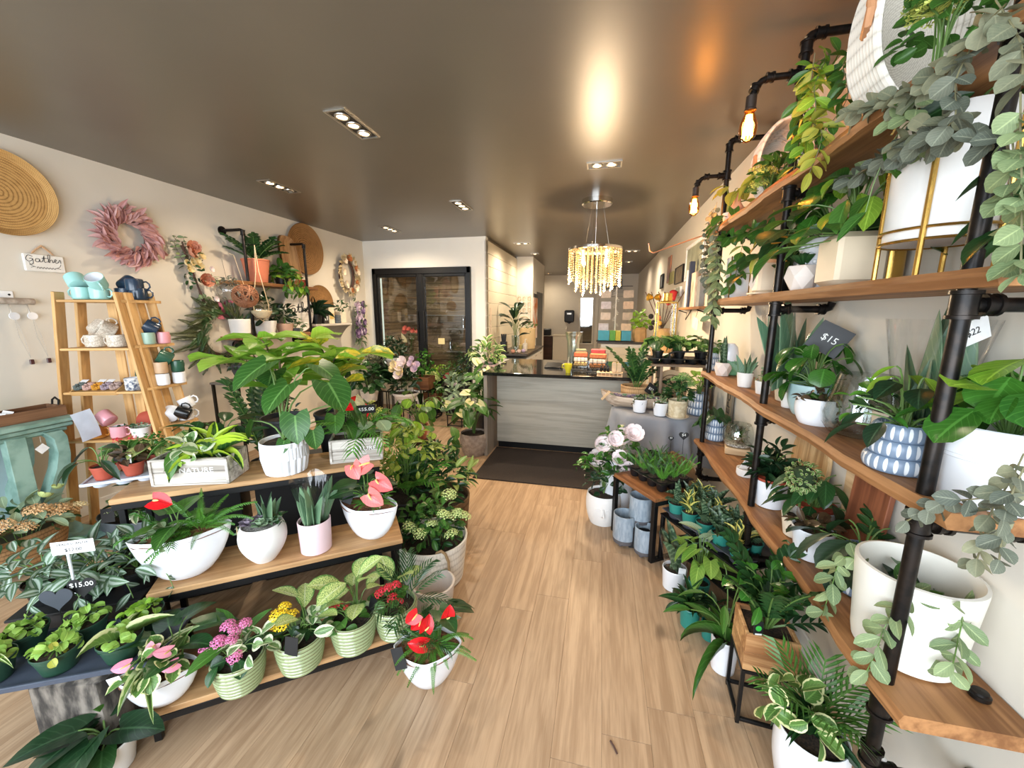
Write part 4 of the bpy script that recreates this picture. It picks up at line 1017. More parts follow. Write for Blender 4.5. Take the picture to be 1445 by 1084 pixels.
# ================================================================ middle tier
def boat(label, px, py, z, wpx, hpx, rz, seed, cat='plant', sy=.52):
    sp = Spot(px, py, z)
    t = thing('boat_planter', label, cat, (sp.p.x, sp.p.y, z + .0005), rz)
    sz = pot(t, .1, wpx / 2 * sp.u * 1.12, hpx * sp.s, WHITE, 0, .006, .018, 'boat', BARK, 1, sy, 64)
    g = Grow(t, sz, seed); g.w = wpx / 2 * sp.u; return t, g
t, g = boat('long white boat planter with one red anthurium and a fern on the middle tier', 266, 812, TZ[1], 118, 68, BRZ + .1, 60)
g.fronds(26, .2, .26, G['fern'], 15, 80, 1.1, cx=.07, cy=.0)
g.fronds(9, .12, .6, G['glossy'], 20, 80, 1.0, 'palm', cx=-.06, cy=.02)
g.stalked(5, .13, .08, .12, .1, G['mid'], 'heart', cx=-.02, pitch=(-.2, .6))
g.bush(22, .06, .05, .05, .04, .032, G['sage'], 'oval', (-.06, -.03, .02)); g.anthurium([(-.06, -.05, g.z + .2)], .085, F['red'], SPX, face=(.3, -.6, .8)); g.done()
t, g, u = potted('succulent_pot', 'white ball-shaped pot of succulents and aloe with a raffia tag', 'plant', 375, 788, TZ[1], 44, 56, 54, MATTE, 61, 'ball', soil=M('grey grit', (150, 146, 140), .9, c2=(90, 88, 84), scale=180, bump=1), deep=.008)
for i, (x, y, r) in enumerate(((-.035, -.035, .05), (.025, -.03, .05), (-.02, .025, .045), (.045, .01, .05))): g.succulent((x, y, g.z + .008), r, G['succ'] if i % 2 else G['succp'])
g.strap(9, .16, .022, G['aloe'], 45, 88, (.1, .5), 'aloe', .3, cx=.01, cy=.02); g.bush(14, .05, .04, .03, .04, .024, G['deep'], 'obov', (.05, .03, .01))
g.vine([(-.05, -.02, g.z), (-.1, -.03, g.z - .005), (-.12, -.03, g.z - .05)], .016, .02, .01, G['succ'], 'lance')
tg = MB().box((0, 0, 0), (.018, .002, .075)).build('raffia_tag', M('raffia', (206, 180, 140), .9), t); tg.location = (-.085, -.055, g.z - .03); tg.rotation_euler = (0, .2, -.6); g.done()
t, g, u = potted('aloe_pot', 'pale pink pot of aloe wrapped in clear film on the middle tier', 'plant', 447, 774, TZ[1], 42, 45, 45, PINK, 62, 'plain', soil=SOIL)
g.strap(14, .23, .02, G['aloe'], 62, 88, (0, .25), 'aloe', .3); g.done()
MB().grid(lambda U, V: ((.04 + .05 * V) * math.cos(U * 2 * PI) * (1 + .05 * math.sin(U * 40)), (.04 + .05 * V) * math.sin(U * 2 * PI) * (1 + .05 * math.cos(U * 31)), g.z + V * (.23 + .02 * math.sin(U * 25))), 40, 8).build('film_sleeve', FILM, t, 180)
t, g = boat('white boat planter of coral anthuriums and fern at the end of the middle tier', 523, 757, TZ[1], 84, 52, -.05, 63, sy=.6)
g.fronds(20, .13, .3, G['fern'], 15, 80, 1.2, cx=.03); g.stalked(8, .15, .1, .13, .1, G['deep'], 'heart', cx=-.02, pitch=(-.4, .4))
g.anthurium([(-.03, -.06, g.z + .24), (.06, -.05, g.z + .26), (.1, -.06, g.z + .18), (.08, -.1, g.z + .12)], .1, F['coral'], SPX)
place_tag(t, '', .05, .07, (-.08, -.05, g.z + .06), (-.2, .3, .1), TAGB, CHALK, .02); g.done()
# ================================================================ bottom tier
t, g = boat('white boat planter with pink anthurium, spider plant and cream-edged peperomia', 232, 990, TZ[0], 100, 52, BRZ - .1, 70, sy=.6)
g.strap(11, .2, .026, G['spider'], 25, 80, (.8, 1.75), 'strap', .5, cx=-.03, cy=0); g.bush(22, .07, .05, .07, .085, .06, G['vari'], 'oval', (.01, -.03, .05), low=-.1)
g.stalked(6, .17, .12, .13, .085, G['deep'], 'heart', cx=.05, cy=.03, pitch=(-.7, .7)); g.anthurium([(.02, -.03, g.z + .15), (.07, -.05, g.z + .13), (-.05, -.05, g.z + .11), (.09, -.06, g.z + .08)], .05, F['pinkf'], SPX, face=(.3, -.9, .3))
place_tag(t, '', .06, .035, (-.1, -.05, g.z + .05), (0, -.4, -.4), TAGW, INK, .02); g.done()
def ribmat():
    m, t_, b = base('sage ribbed glaze', .18); uv = t_.new('ShaderNodeUVMap'); sp = t_.new('ShaderNodeSeparateXYZ'); t_.link(uv.outputs[0], sp.inputs[0])
    nz = t_.new('ShaderNodeTexNoise'); nz.inputs['Scale'].default_value = 90; t_.link(uv.outputs[0], nz.inputs[0])
    k = t_.math('ABSOLUTE', t_.math('SINE', t_.math('MULTIPLY', t_.math('SUBTRACT', t_.math('MULTIPLY', sp.outputs[1], 37), 1), PI / 4)))   # brown specks, with groove darkening put into the colour so the ribs show
    t_.link(t_.mix(t_.step(t_.math('ADD', k, t_.math('MULTIPLY', nz.outputs[0], .5)), .3, .75), lin((104, 96, 62)), lin((152, 166, 122))), b.inputs['Base Color']); b.inputs['Coat Weight'].default_value = .5; return m
RIB = ribmat()
def ribbed(label, px, py, w, h, seed):
    t, g, u = potted('ribbed_pot_plant', label, 'plant', px, py, TZ[0], w * .78, w, h, RIB, seed, 'ribbed', group='sage ribbed pots on the bottom tier', wall=.008)
    return t, g
t, g = ribbed('sage ribbed pot of pink kalanchoe with a cream-edged peperomia', 342, 965, 70, 47, 71)
g.bush(16, .08, .07, .05, .07, .055, G['deep'], 'oval', (-.02, 0, .03)); g.bush(16, .06, .05, .06, .07, .05, G['vari2'], 'oval', (.06, .02, .06)); g.stalked(4, .12, .1, .13, .06, G['mid'], 'lance', cx=-.02, pitch=(0, .8))
g.heads([(-.07, -.06, g.z + .085), (-.05, -.03, g.z + .1), (-.02, -.05, g.z + .12), (.0, -.0, g.z + .13), (.03, -.04, g.z + .13), (-.03, .0, g.z + .145), (.02, .03, g.z + .14), (.06, -.06, g.z + .085)], .024, F['kpink'], 34, .3); g.done()
t, g = ribbed('sage ribbed pot of yellow kalanchoe with a black plant card', 427, 936, 66, 47, 72)
g.bush(16, .07, .06, .05, .06, .05, G['deep'], 'oval', (-.04, 0, .03)); g.stalked(6, .17, .1, .13, .07, G['dieff'], 'oval', cx=.02, cy=.03, pitch=(.1, 1), hmin=.3); g.bush(12, .05, .05, .06, .075, .045, G['vari2'], 'oval', (.06, .02, .05))
g.heads([(-.06, -.04, g.z + .13), (-.03, -.04, g.z + .135), (-.045, -.01, g.z + .15), (-.03, -.05, g.z + .1), (-.07, -.05, g.z + .09), (-.01, -.02, g.z + .125)], .024, F['yel'], 30, .3)
place_tag(t, '', .055, .075, (.04, -.085, g.z + .05), (-.15, .05, .1), TAGB, CHALK); g.done()
t, g = ribbed('sage ribbed pot of red kalanchoe with speckled dieffenbachia leaves', 501, 909, 62, 46, 73)
g.bush(18, .07, .06, .05, .06, .05, G['mid'], 'oval', (-.02, -.02, .02)); g.stalked(9, .2, .09, .15, .085, G['dieff'], 'oval', cx=.0, cy=.03, pitch=(.1, 1.1), hmin=.3)
g.heads([(-.05, -.06, g.z + .1), (-.02, -.06, g.z + .115), (-.07, -.05, g.z + .06), (.02, -.06, g.z + .11)], .017, F['kred'], 14, .4); g.done()
t, g = ribbed('sage ribbed pot of crimson kalanchoe with a small palm, nearest the white bucket', 560, 890, 58, 46, 74)
g.bush(18, .07, .06, .05, .06, .05, G['mid'], 'oval', (-.01, -.03, .03)); g.stalked(4, .17, .06, .13, .08, G['dieff'], 'oval', cx=-.03, cy=.02, pitch=(.3, 1.1), hmin=.4); g.fronds(8, .24, .5, G['deep'], 45, 85, .9, 'palm', cx=.05, cy=.02)
g.heads([(-.02, -.06, g.z + .12), (.01, -.06, g.z + .14), (.04, -.05, g.z + .15), (.03, -.07, g.z + .1), (.06, -.06, g.z + .08), (-.04, -.06, g.z + .1)], .02, F['kred'], 18, .4)
place_tag(t, '', .05, .065, (-.075, -.06, g.z + .04), (-.2, .1, -.4), TAGB, CHALK); g.done()
# ================================================================ on the floor round the bench
t, g = boat('white boat planter of red anthuriums and fern standing on the aisle floor', 606, 962, 0, 84, 62, .3, 80, sy=.75)
g.fronds(26, .17, .27, G['fern'], 10, 80, 1.2, cx=.02); g.fronds(8, .16, .5, G['deep'], 30, 80, 1.0, 'palm', cx=-.05); g.stalked(5, .2, .13, .13, .09, G['deep'], 'heart', cx=.04, cy=.03)
g.anthurium([(-.03, -.05, g.z + .21), (.0, -.05, g.z + .13), (.09, -.05, g.z + .18), (-.0, -.07, g.z + .08), (-.02, -.03, g.z + .17)], .07, F['red'], SPX, face=(.2, -1, .3))
place_tag(t, '', .06, .085, (-.11, -.07, g.z + .02), (-.3, -.45, -.3), TAGB, CHALK); g.done()
ROPE = WEAVE('white cotton rope', (236, 230, 218), (196, 188, 174), 70, 26, .85, .5); TAN = M('tan strap', (158, 130, 92), .7)
def fabric_basket(label, px, py, w0, w1, h, name='fabric_basket', mat=None):
    sp = Spot(px, py, 0); t = thing(name, label, 'basket', (sp.p.x, sp.p.y, .0005)); r0, r1, hh = w0 / 2 * sp.u, w1 / 2 * sp.u, h * sp.s
    MB().lathe([(r0 * .95, 0), (r0, .01), (r0 + (r1 - r0) * .5, hh * .5), (r1, hh), (r1 - .006, hh + .003), (r1 - .012, hh), (r0 + (r1 - r0) * .5 - .012, hh * .5), (r0 - .012, .012), (.001, .012)], 36).build('wall', mat or ROPE, t)
    return t, r1, hh
t, r1, hh = fabric_basket('empty white bucket with a tall tan loop handle beside the bench', 613, 862, 48, 60, 46, 'handled_bucket', M('white canvas', (222, 212, 204), .75, var=.05, scale=40, bump=.2))
MB().tube([(-.045, r1 * .93, hh - .05), (-.045, r1 * .98, hh), (-.043, r1 * .98, hh + .05), (-.025, r1 * .97, hh + .095), (0, r1 * .97, hh + .11), (.025, r1 * .97, hh + .095), (.043, r1 * .98, hh + .05), (.045, r1 * .98, hh), (.045, r1 * .93, hh - .05)], .008, 8).build('loop_handle', TAN, t)
t, r1, hh = fabric_basket('wide white rope basket of green and white flowering bush by the aisle', 612, 812, 84, 98, 62, 'planter_basket')
MB().lathe([(.001, hh - .04), (r1 - .02, hh - .05)], 24, cap0=False).build('soil', SOIL, t); g = Grow(t, hh - .05, 82)
g.bush(150, .2, .17, .19, .06, .035, G['mid'], 'oval', (.0, 0, .1), low=-.1); g.bush(90, .18, .15, .16, .06, .03, G['deep'], 'oval', (0, 0, .06), low=-.2)
g.heads([(.12, -.1, hh + .2), (.17, -.02, hh + .17), (.16, -.08, hh + .07), (.0, -.16, hh + .1), (-.08, -.13, hh + .11), (.1, .05, hh + .25), (.05, -.1, hh + .13), (.19, .05, hh + .12)], .04, F['grn'], 40, .22); g.done()
t, r1, hh = fabric_basket('dark woven basket of pale-tipped leafy bush between bench and aisle', 618, 745, 84, 92, 50, 'planter_basket', WEAVE('brown weave', (120, 96, 70), (70, 52, 36), 40, 18))
MB().lathe([(.001, hh - .04), (r1 - .02, hh - .05)], 24, cap0=False).build('soil', SOIL, t); g = Grow(t, hh - .05, 83)
g.bush(170, .26, .22, .32, .11, .034, G['deep'], 'lance', (0, 0, .12), low=.0); g.bush(60, .27, .22, .3, .11, .036, LEAF('leaf yellowish sage', (110, 134, 66), (160, 176, 96)), 'lance', (.06, -.02, .15), low=.0); g.done()
t, g, u = potted('potted_foliage', 'dark heart-leaved bush in a black pot beside the coral anthurium planter', 'plant', 590, 760, 0, 52, 62, 36, BLACKP, 84, 'plain', at_=at(583, 742, 0))
g.bush(110, .2, .17, .25, .075, .05, G['dark'], 'oval', (0, 0, .18), low=-.3); g.done()
# pilea-like plant on a dark stool between bench and counter, with a round card
c = at(588, 700, 0) + Vector((-.02, .12, 0))
t = thing('plant_stool', 'dark wooden stool under the pilea with a round card', 'stool', c); DKW = WOOD('dark stained wood', (74, 46, 32), (44, 28, 20), 'x', .5)
MB().box((0, 0, .485), (.24, .24, .03), bev=.004).build('seat', DKW, t)
for sx in (-1, 1):
    for sy in (-1, 1): MB().box((sx * .1, sy * .1, .235), (.028, .028, .47), bev=.003).build('leg', DKW, t)
    MB().box((sx * .1, 0, .2), (.02, .2, .025), bev=.002).build('stretcher', DKW, t)
t = thing('potted_pilea', 'round-leaved pilea in a terracotta pot with a cream round card', 'plant', (c.x, c.y, .5005)); z = pot(t, .07, .09, .12, TERRA2, .004, .005, .02); g = Grow(t, z, 85)
g.stalked(26, .34, .3, .12, .11, G['mid'], 'round', hmin=-.1, pitch=(-1.2, 0)); g.stalked(8, .3, .18, .1, .09, G['lime'], 'round')
d = MB().lathe([(.001, -.002), (.06, -.002), (.06, .002), (.001, .002)], 28, cap0=False).build('round_card', M('cream card', (232, 222, 200), .7), t); d.location = (.06, -.14, z + .02); d.rotation_euler = (1.3, 0, .2); g.done()
# ================================================================ stump, green pots, tradescantia, tub
STUMP = M('charred log', (124, 116, 106), .9, c2=(46, 42, 38), scale=30, bump=1, stretch=(1, 1, .3))
sp = at(115, 965, .36)
t = thing('log_stump', 'charred square log stump carrying the tray of green pots', 'stump', (-1.83, .88, 0), .35)
mb = MB().box((0, 0, .17), (.235, .21, .34), bev=.02); rr = random.Random(1); mb.v = [(x + rr.uniform(-.006, .006), y + rr.uniform(-.006, .006), z) for x, y, z in mb.v]; mb.build('log', STUMP, t)
MB().box((0, 0, .345), (.22, .2, .012), bev=.006).build('end_grain', M('log end grain', (88, 80, 70), .9, c2=(50, 46, 42), scale=30, bump=.6), t)
TRD = M('slate blue tray', (66, 74, 88), .4, var=.1)
t = thing('nursery_tray', 'slate blue nursery tray of green pots resting on the log stump', 'tray', (-1.86, .87, .3515), .48)
mb = MB().box((0, 0, .012), (.62, .27, .006), bev=.002)
for sy in (-1, 1): mb.box((0, sy * .135, .018), (.63, .012, .02), bev=.003)
for sx in (-1, 1): mb.box((sx * .31, 0, .018), (.012, .27, .02), bev=.003)
mb.build('rim', TRD, t)
for i in range(5):
    for j in range(2): MB().lathe([(.03, 0), (.036, .008)], 14, ((i - 2) * .12, (j - .5) * .12, .001)).build('cup', TRD, t)
cc, ss = math.cos(.48), math.sin(.48)
for i in range(6):
    x, y = ((i % 3) - 1) * .185 - .01, (i // 3 - .5) * .13 - .005
    lab = ('green pot of ruffled pale leaves at the outer end of the blue tray', 'green pot of ruffled leaves with one yellow leaf, middle front of the blue tray', 'green pot of ruffled leaves at the bench end of the blue tray front', 'green pot of small leaves behind the outer front pot of the blue tray', 'green pot of small leaves behind the middle of the blue tray', 'green pot of small leaves at the back of the blue tray nearest the boat planter')[i]
    q = thing('green_pot_plant', lab, 'plant', (-1.86 + x * cc - y * ss, .87 + x * ss + y * cc, .367), .48, 'green pots in the blue tray'); z = pot(q, .045, .062, .075, GREENP, .003, .003, .012); g = Grow(q, z, 90 + i)
    g.bush(26, .052, .048, .035, .035, .032, G['lett'] if i != 5 else G['lime'], 'round', (0, 0, .012), low=-.1, droop=1.2, fold=.5)
    if i == 1: g.bush(4, .03, .03, .02, .03, .028, G['gold'], 'round', (.02, -.04, .01))
    if i in (0, 2): g.strap(3, .16, .012, G['spider'], 20, 50, (.5, 1), 'strap', .5)
    g.done()
t = thing('plinth', 'black low stand under the tradescantia pots behind the blue tray', 'plinth', (-2.12, 1.07, 0), .5); MB().box((0, 0, .2), (.42, .2, .4), bev=.006).build('body', MATS['black board'], t); MB().box((0, 0, .405), (.44, .22, .012), bev=.003).build('top', MATS['black board'], t)
for i, (x, y, lab) in enumerate(((-2.25, 1.0, 'silver-striped tradescantia spilling from a black pot behind the heart price tags'), (-2.1, 1.08, 'silver-striped tradescantia in a black pot behind the 12 dollar card'), (-1.97, 1.15, 'silver-striped tradescantia in a black pot against the big boat planter'))):
    t = thing('tradescantia', lab, 'plant', (x, y, .4115)); z = pot(t, .05, .068, .09, BLACKP, .003, .003, .012); g = Grow(t, z, 100 + i)
    g.bush(34, .15, .13, .12, .1, .042, G['silver'], 'lance', (0, -.02, .05), low=-.3)
    for k in range(4):
        a = k * 1.5 + 3.2; g.vine([(0, 0, z), pt(a, .1, z + .06), pt(a, .19, z + .02), pt(a, .23, z - .06)], .045, .085, .036, G['silver'], 'lance', False)
    if i == 2: g.bush(8, .1, .08, .05, .05, .03, G['lime'], 'lance', (.02, .05, .1))
    g.done()
# price signs standing among them
HB = M('slate heart', (52, 58, 66), .6)
def heart(par, s, mat, name='heart_card'):
    P_ = [(16 * math.sin(a) ** 3 / 32 * s, (13 * math.cos(a) - 5 * math.cos(2 * a) - 2 * math.cos(3 * a) - math.cos(4 * a)) / 32 * s) for a in (2 * PI * i / 30 for i in range(30))]
    return MB().prism(P_, -.0015, .0015).build(name, mat, par)
def sign_heart(label, px, py, X, s, body, zb, mat):
    p = atx(px, py, X); t = thing('heart_price_sign', label, 'sign', (p.x, p.y, zb), .5); z = p.z - zb
    h = heart(t, s, mat); h.location = (0, 0, z)
    MB().tube([(0, .002, -s * .4), (0, .002, -z)], .0018, 6).build('stick', BLK, h)
    if body: text('lettering', body, s * .3, CHALK, h, (0, -.002, .01), (PI / 2, 0, 0), .0004)
sign_heart('black chalk heart sign reading 15 dollars on a stick', 116, 828, -1.9, .09, '$15.00', .38, TAGB)
sign_heart('plain slate grey heart sign on a stick beside the 15 dollar heart', 80, 845, -1.95, .1, '', .38, HB)
p = atx(103, 772, -2.0); t = thing('price_card_stand', 'white 12 dollar price card on a clear stick above the tradescantia', 'sign', (p.x, p.y, .505), .5)
b = MB().box((0, 0, p.z - .505), (.135, .002, .055), bev=.0006).build('card', TAGW, t); text('lettering', 'TRADESCANTIA', .014, INK, b, (0, -.0016, p.z - .49), (PI / 2, 0, 0), .0003); text('lettering', '$12.00', .02, INK, b, (0, -.0016, p.z - .515), (PI / 2, 0, 0), .0003)
MB().tube([(-.02, 0, p.z - .53), (-.02, 0, 0)], .005, 8).build('stick', M('frosted stick', (220, 226, 232), .3), t)
c = at(165, 758, 0); t = thing('galvanised_tub', 'oval galvanised tub of leafy pots with a black card under the blue tray', 'tub', (-3.28, 2.0, .0005), .2)
pot(t, .2, .24, .15, GREY, .004, .005, .05, 'plain', SOIL, 1.15, .75)
g = Grow(t, .1, 110); g.bush(40, .2, .13, .14, .11, .05, G['vari2'], 'oval', (-.06, 0, .05)); g.bush(40, .15, .13, .22, .13, .05, G['dark'], 'lance', (.05, .04, .1)); place_tag(t, '', .075, .1, (-.06, -.17, .22), (-.1, 0, .35), TAGB, CHALK); g.done()
t, g, u = potted('potted_calathea', 'dark heart-leaved plant in a white pot on the floor before the log stump', 'plant', 128, 1062, 0, 60, 74, 44, MATTE, 112, 'plain', at_=(-1.66, .79, 0))
for (a_, q, L, zz) in ((3.5, -.2, .26, .1), (4.1, -.3, .27, .12), (3.9, .1, .25, .14), (4.6, -.35, .24, .1), (5.2, -.1, .22, .12), (.2, .2, .22, .1), (2.6, .2, .2, .1), (5.6, -.4, .15, .05), (4.9, -.7, .15, .05), (3.2, -.5, .2, .06)):
    b = Vector((0, 0, g.z)); e = b + Vector((math.cos(a_) * .06, math.sin(a_) * .06, zz * .7)); g.mb.tube(arc(b, e), .003, 6, False)
    leaf(t, leaf_mesh('heart', G['deep'] if zz < .06 else G['dark'], .5, .15), e, (math.cos(a_) * math.cos(q), math.sin(a_) * math.cos(q), math.sin(q)), L * .72, L * .5, roll=g.r.uniform(-.3, .3))
leaf(t, leaf_mesh('oval', G['mid'], .3, .3), (0, 0, g.z + .14), (.3, -.3, .7), .07, .035); g.done()
# ================================================================ left wall
def onwall(px, py, out=.0): p = atx(px, py, XL + out); return p
STRAW = WEAVE('seagrass weave', (200, 158, 98), (112, 76, 40), 150, 36); STRAW2 = WEAVE('fine seagrass weave', (158, 118, 74), (88, 60, 36), 150, 34)
TOX = Euler((PI / 2, 0, 0)).to_matrix()                      # turned axis z -> out of the wall
def woven_tray(name, label, p, r, mat, dish=.05, rot=None):
    t = thing(name, label, 'tray', p, PI / 2, rot=rot)
    MB().lathe([(.001, .012), (r * .5, .014), (r * .86, .02), (r, dish), (r * 1.01, dish - .008), (r * .88, .004), (.001, .001)], 48, rot=TOX, cap0=False).build('woven_disc', mat, t); return t
p = onwall(-4, 271); woven_tray('woven_wall_tray', 'large round seagrass tray on the wall above the Gather sign', p, .275, STRAW, .06)
# Gather sign
p = onwall(61, 372); t = thing('hanging_sign', 'small white Gather sign hanging from a bead loop on the wall', 'sign', p, PI / 2)
MB().box((0, -.011, 0), (.212, .02, .12), bev=.004).build('board', M('sign white', (236, 234, 228), .6), t)
SG = [[(-.44, .28), (-.6, .36), (-.7, .05), (-.6, -.14), (-.47, .0), (-.47, .12), (-.57, .1), (-.45, .1), (-.46, -.3), (-.6, -.4)], [(-.2, .12), (-.32, .12), (-.35, -.1), (-.24, -.12), (-.19, .1), (-.18, -.12), (-.08, -.02), (.0, .42), (-.02, -.1), (.06, -.08)], [(-.1, .2), (.12, .22)], [(.1, -.1), (.2, .2), (.22, .5), (.14, .45), (.16, -.12), (.22, .1), (.3, .1), (.3, -.1), (.38, .0), (.46, .12), (.42, .2), (.38, .05), (.44, -.12), (.54, .0), (.58, .16), (.62, .12), (.62, -.1)]]
stroke('lettering', [[(x * .14, y * .085 + .018) for x, y in l_] for l_ in SG], .0019, INK, t, lambda a, b: (a, -.022, b))
stroke('small_lettering', [[(-.05 + .008 * k, -.035 + (.007 if k % 2 else -.004)) for k in range(14)]], .0014, INK, t, lambda a, b: (a, -.022, b))
for sx in (-1, 1): stroke('sprig', [[(sx * .055, -.03), (sx * .075, -.02), (sx * .085, .0)], [(sx * .06, -.028), (sx * .08, -.035)]], .0013, INK, t, lambda a, b: (a, -.022, b))
mb = MB()
for i in range(17):
    u = i / 16; mb.ball((-.06 + .12 * u, -.012, .058 + .065 * (1 - abs(2 * u - 1)) ** .8), .0068, 8, 6)
mb.build('bead_loop', M('wood bead', (196, 158, 120), .5), t, kind='stuff')
# pink leaf wreath
p = onwall(177, 334); t = thing('leaf_wreath', 'dusty pink wreath of dried leaves above the mug tower', 'wreath', p, PI / 2); rr = random.Random(8)
MB().tube([(.14 * math.cos(a), -.03, .14 * math.sin(a)) for a in (2 * PI * i / 32 for i in range(33))], .018, 8).build('twig_ring', M('twig brown', (84, 60, 52), .9), t)
for i in range(190):
    a = i * 2.399; r = rr.uniform(.095, .2); q = a - .9 + rr.uniform(-.5, .5)
    leaf(t, leaf_mesh('lance', G['pinkd'], rr.choice((-.6, .3, .9)), .5), (r * math.cos(a), -.025 - rr.random() * .04, r * math.sin(a)), (math.cos(q), -rr.uniform(.0, .55), math.sin(q)), .125 * rr.uniform(.7, 1.15), .044 * rr.uniform(.7, 1.1), up=(0, -1, .2), roll=rr.uniform(-.8, .8))
# necklace log
p = onwall(-2, 425); t = thing('necklace_rail', 'birch log rail with necklaces hanging on the wall', 'rail', p, PI / 2)
MB().tube([(-.14, -.03, 0), (0, -.032, .003), (.155, -.03, 0)], .022, 12).build('log', M('birch bark', (196, 182, 166), .85, c2=(150, 134, 118), scale=18, bump=.5), t)
b = MB().box((.02, -.008, .04), (.1, .008, .06), bev=.003).build('hanger_plate', TAGW, t)
for x in (-.01, .05): MB().tube([(x, -.013, .045), (x, -.014, .045)], .007, 10).build('screw_hole', INK, b)
THIN = M('thin cord', (176, 172, 164), .6); DISC = GLASS('shell disc', (.95, .96, .98), .3, .5)
for x in (.03, .12):
    MB().tube([(x - .02, -.035, -.01), (x - .004, -.035, -.02), (x, -.035, -.09)], .0035, 6).build('peg', STEEL, t)
    MB().tube([(x + .01, -.034, -.1), (x + .01, -.042, -.1)], .026, 20).build('shell_disc', M('pearl disc', (226, 226, 228), .2), t)
    nk = MB()
    for s_ in (-1, 1): nk.tube([(x + .006, -.04, -.1), (x + .03 + s_ * .012, -.025, -.25), (x + .055, -.02, -.4)], .0012, 4)
    nk.build('cord', THIN, t, kind='stuff'); MB().box((x + .056, -.02, -.425), (.022, .012, .036), bev=.004).build('pendant', M('dark pendant', (74, 40, 44), .2), t)
# flower swag with pink ribbon
p = onwall(268, 385, .02); t = thing('flower_swag', 'peach rose and eucalyptus swag with a dusty pink ribbon on the wall', 'garland', p, PI / 2); g = Grow(t, 0, 9, M('twig brown'))
k_ = .0072
def wp(px, py, o=.05): return Vector(((px - 268) * k_, -o, (385 - py) * k_ * .97))
for path in ([wp(258, 345), wp(262, 370), wp(270, 400), wp(284, 445)], [wp(256, 350), wp(268, 390), wp(276, 430)]): g.mb.tube(smooth_path(path, 4), .008, 5)
g.vine([wp(256, 372), wp(248, 350), wp(252, 340)], .03, .05, .03, G['eucag'], 'round'); g.vine([wp(266, 380), wp(262, 355), wp(260, 338)], .03, .05, .026, G['sage'])
g.vine([wp(272, 395), wp(294, 390), wp(306, 398)], .03, .06, .028, G['vari2'], 'lance'); g.vine([wp(275, 410), wp(284, 425), wp(286, 450)], .03, .055, .035, G['sage']); g.vine([wp(270, 410), wp(276, 430), wp(280, 460)], .03, .055, .035, G['eucag'])
g.blooms([wp(265, 359), wp(281, 395), wp(270, 352)], .068, F['peach'], 3, (0, -1, .3)); g.blooms([wp(258, 374), wp(272, 368), wp(277, 376), wp(266, 372), wp(280, 362), wp(262, 381)], .036, F['butter'], 2, (0, -1, .3)); g.blooms([wp(292, 378), wp(293, 421)], .03, F['white'], 2, (.3, -1, .2))
g.bush(40, .12, .06, .2, .06, .03, G['deep'], 'lance', wp(270, 375, .03), low=-1)
RIBN = M('dusty ribbon', (176, 92, 108), .6, c2=(150, 74, 92), scale=10)
MB().grid(lambda U, V: (wp(296 + 22 * U, 424 + 3 * math.sin(U * 6), .06 + .02 * math.sin(U * 8)) + Vector((0, 0, -.05 * V * (1 - .6 * U)))), 10, 2).grid(lambda U, V: (wp(295 + 10 * V + 3 * math.sin(U * 5), 428 + 22 * U, .06 + .02 * math.sin(U * 7))), 10, 2).build('ribbon', RIBN, t, 180); g.done()
# fern wreath
p = onwall(308, 472, .02); t = thing('fern_wreath', 'dark fern wreath with long fronds under the flower swag', 'wreath', p, PI / 2); g = Grow(t, 0, 13, M('twig brown'))
MB().tube([(.2 * math.cos(a), -.03, .22 * math.sin(a)) for a in (2 * PI * i / 32 for i in range(33))], .022, 8).build('twig_ring', M('twig brown'), t)
for i in range(96):
    a = i * 2.399; r = g.r.uniform(.15, .26); q = a + 1.2 + g.r.uniform(-.6, .6)
    leaf(t, frond_mesh('plume', G['plume'] if i % 3 else G['fernd'], .5), (r * math.cos(a), -.03 - g.r.random() * .05, r * 1.1 * math.sin(a)), (math.cos(q), -.25, math.sin(q)), .2, .11, up=(0, -1, 0), roll=g.r.uniform(-.6, .6), name='frond')
for q, L in ((3.1, .42), (3.45, .4), (3.9, .34), (2.75, .3), (3.2, .36), (4.3, .3)): leaf(t, frond_mesh('plume', G['plume'], .5), (-.12, -.05, -.02 + (q - 3.4) * -.1), (math.cos(q), -.2, math.sin(q)), L, .16, up=(0, -1, 0), name='frond')
g.done()
# dried flower wreath, lavender swag
p = onwall(487, 388, .02); t = thing('dried_flower_wreath', 'cream and rust dried flower wreath near the cooler wall corner', 'wreath', p, PI / 2); g = Grow(t, 0, 15)
kz = .0112; MB().tube([(.17 * math.cos(a), -.03, .23 * math.sin(a)) for a in (2 * PI * i / 28 for i in range(29))], .022, 8).build('twig_ring', M('twig brown'), t)
for i in range(70):
    a = i * 2.399; q = a + g.r.uniform(-1.2, 1.2); leaf(t, leaf_mesh('lance', G['straw'], .5, .4), (.17 * math.cos(a), -.05, .23 * math.sin(a)), (math.cos(q), -.5, math.sin(q)), .13, .045, up=(0, -1, .3), roll=g.r.uniform(-.8, .8))
g.blooms([Vector((.18 * math.cos(a), -.07, .24 * math.sin(a))) for a in (.2, .9, 2.2, 3.0, 3.9, 4.6, 5.4)], .055, F['ivory'], 2, (.2, -1, .1)); g.blooms([Vector((.18 * math.cos(a), -.07, .24 * math.sin(a))) for a in (.5, 1.6, 4.9, 5.8)], .05, F['rust'], 2, (.2, -1, .1)); g.done()
p = onwall(501, 452, .02); t = thing('lavender_swag', 'lilac and purple dried flower swag in the wall corner', 'garland', p, PI / 2); g = Grow(t, 0, 16)
for i in range(70): leaf(t, leaf_mesh('lance', G['sage'], .5, .3), (g.r.uniform(-.12, .12), -.05, g.r.uniform(-.36, .34)), (g.r.uniform(-1, 1), -.5, g.r.uniform(-1, .6)), .13, .03, up=(0, -1, .3))
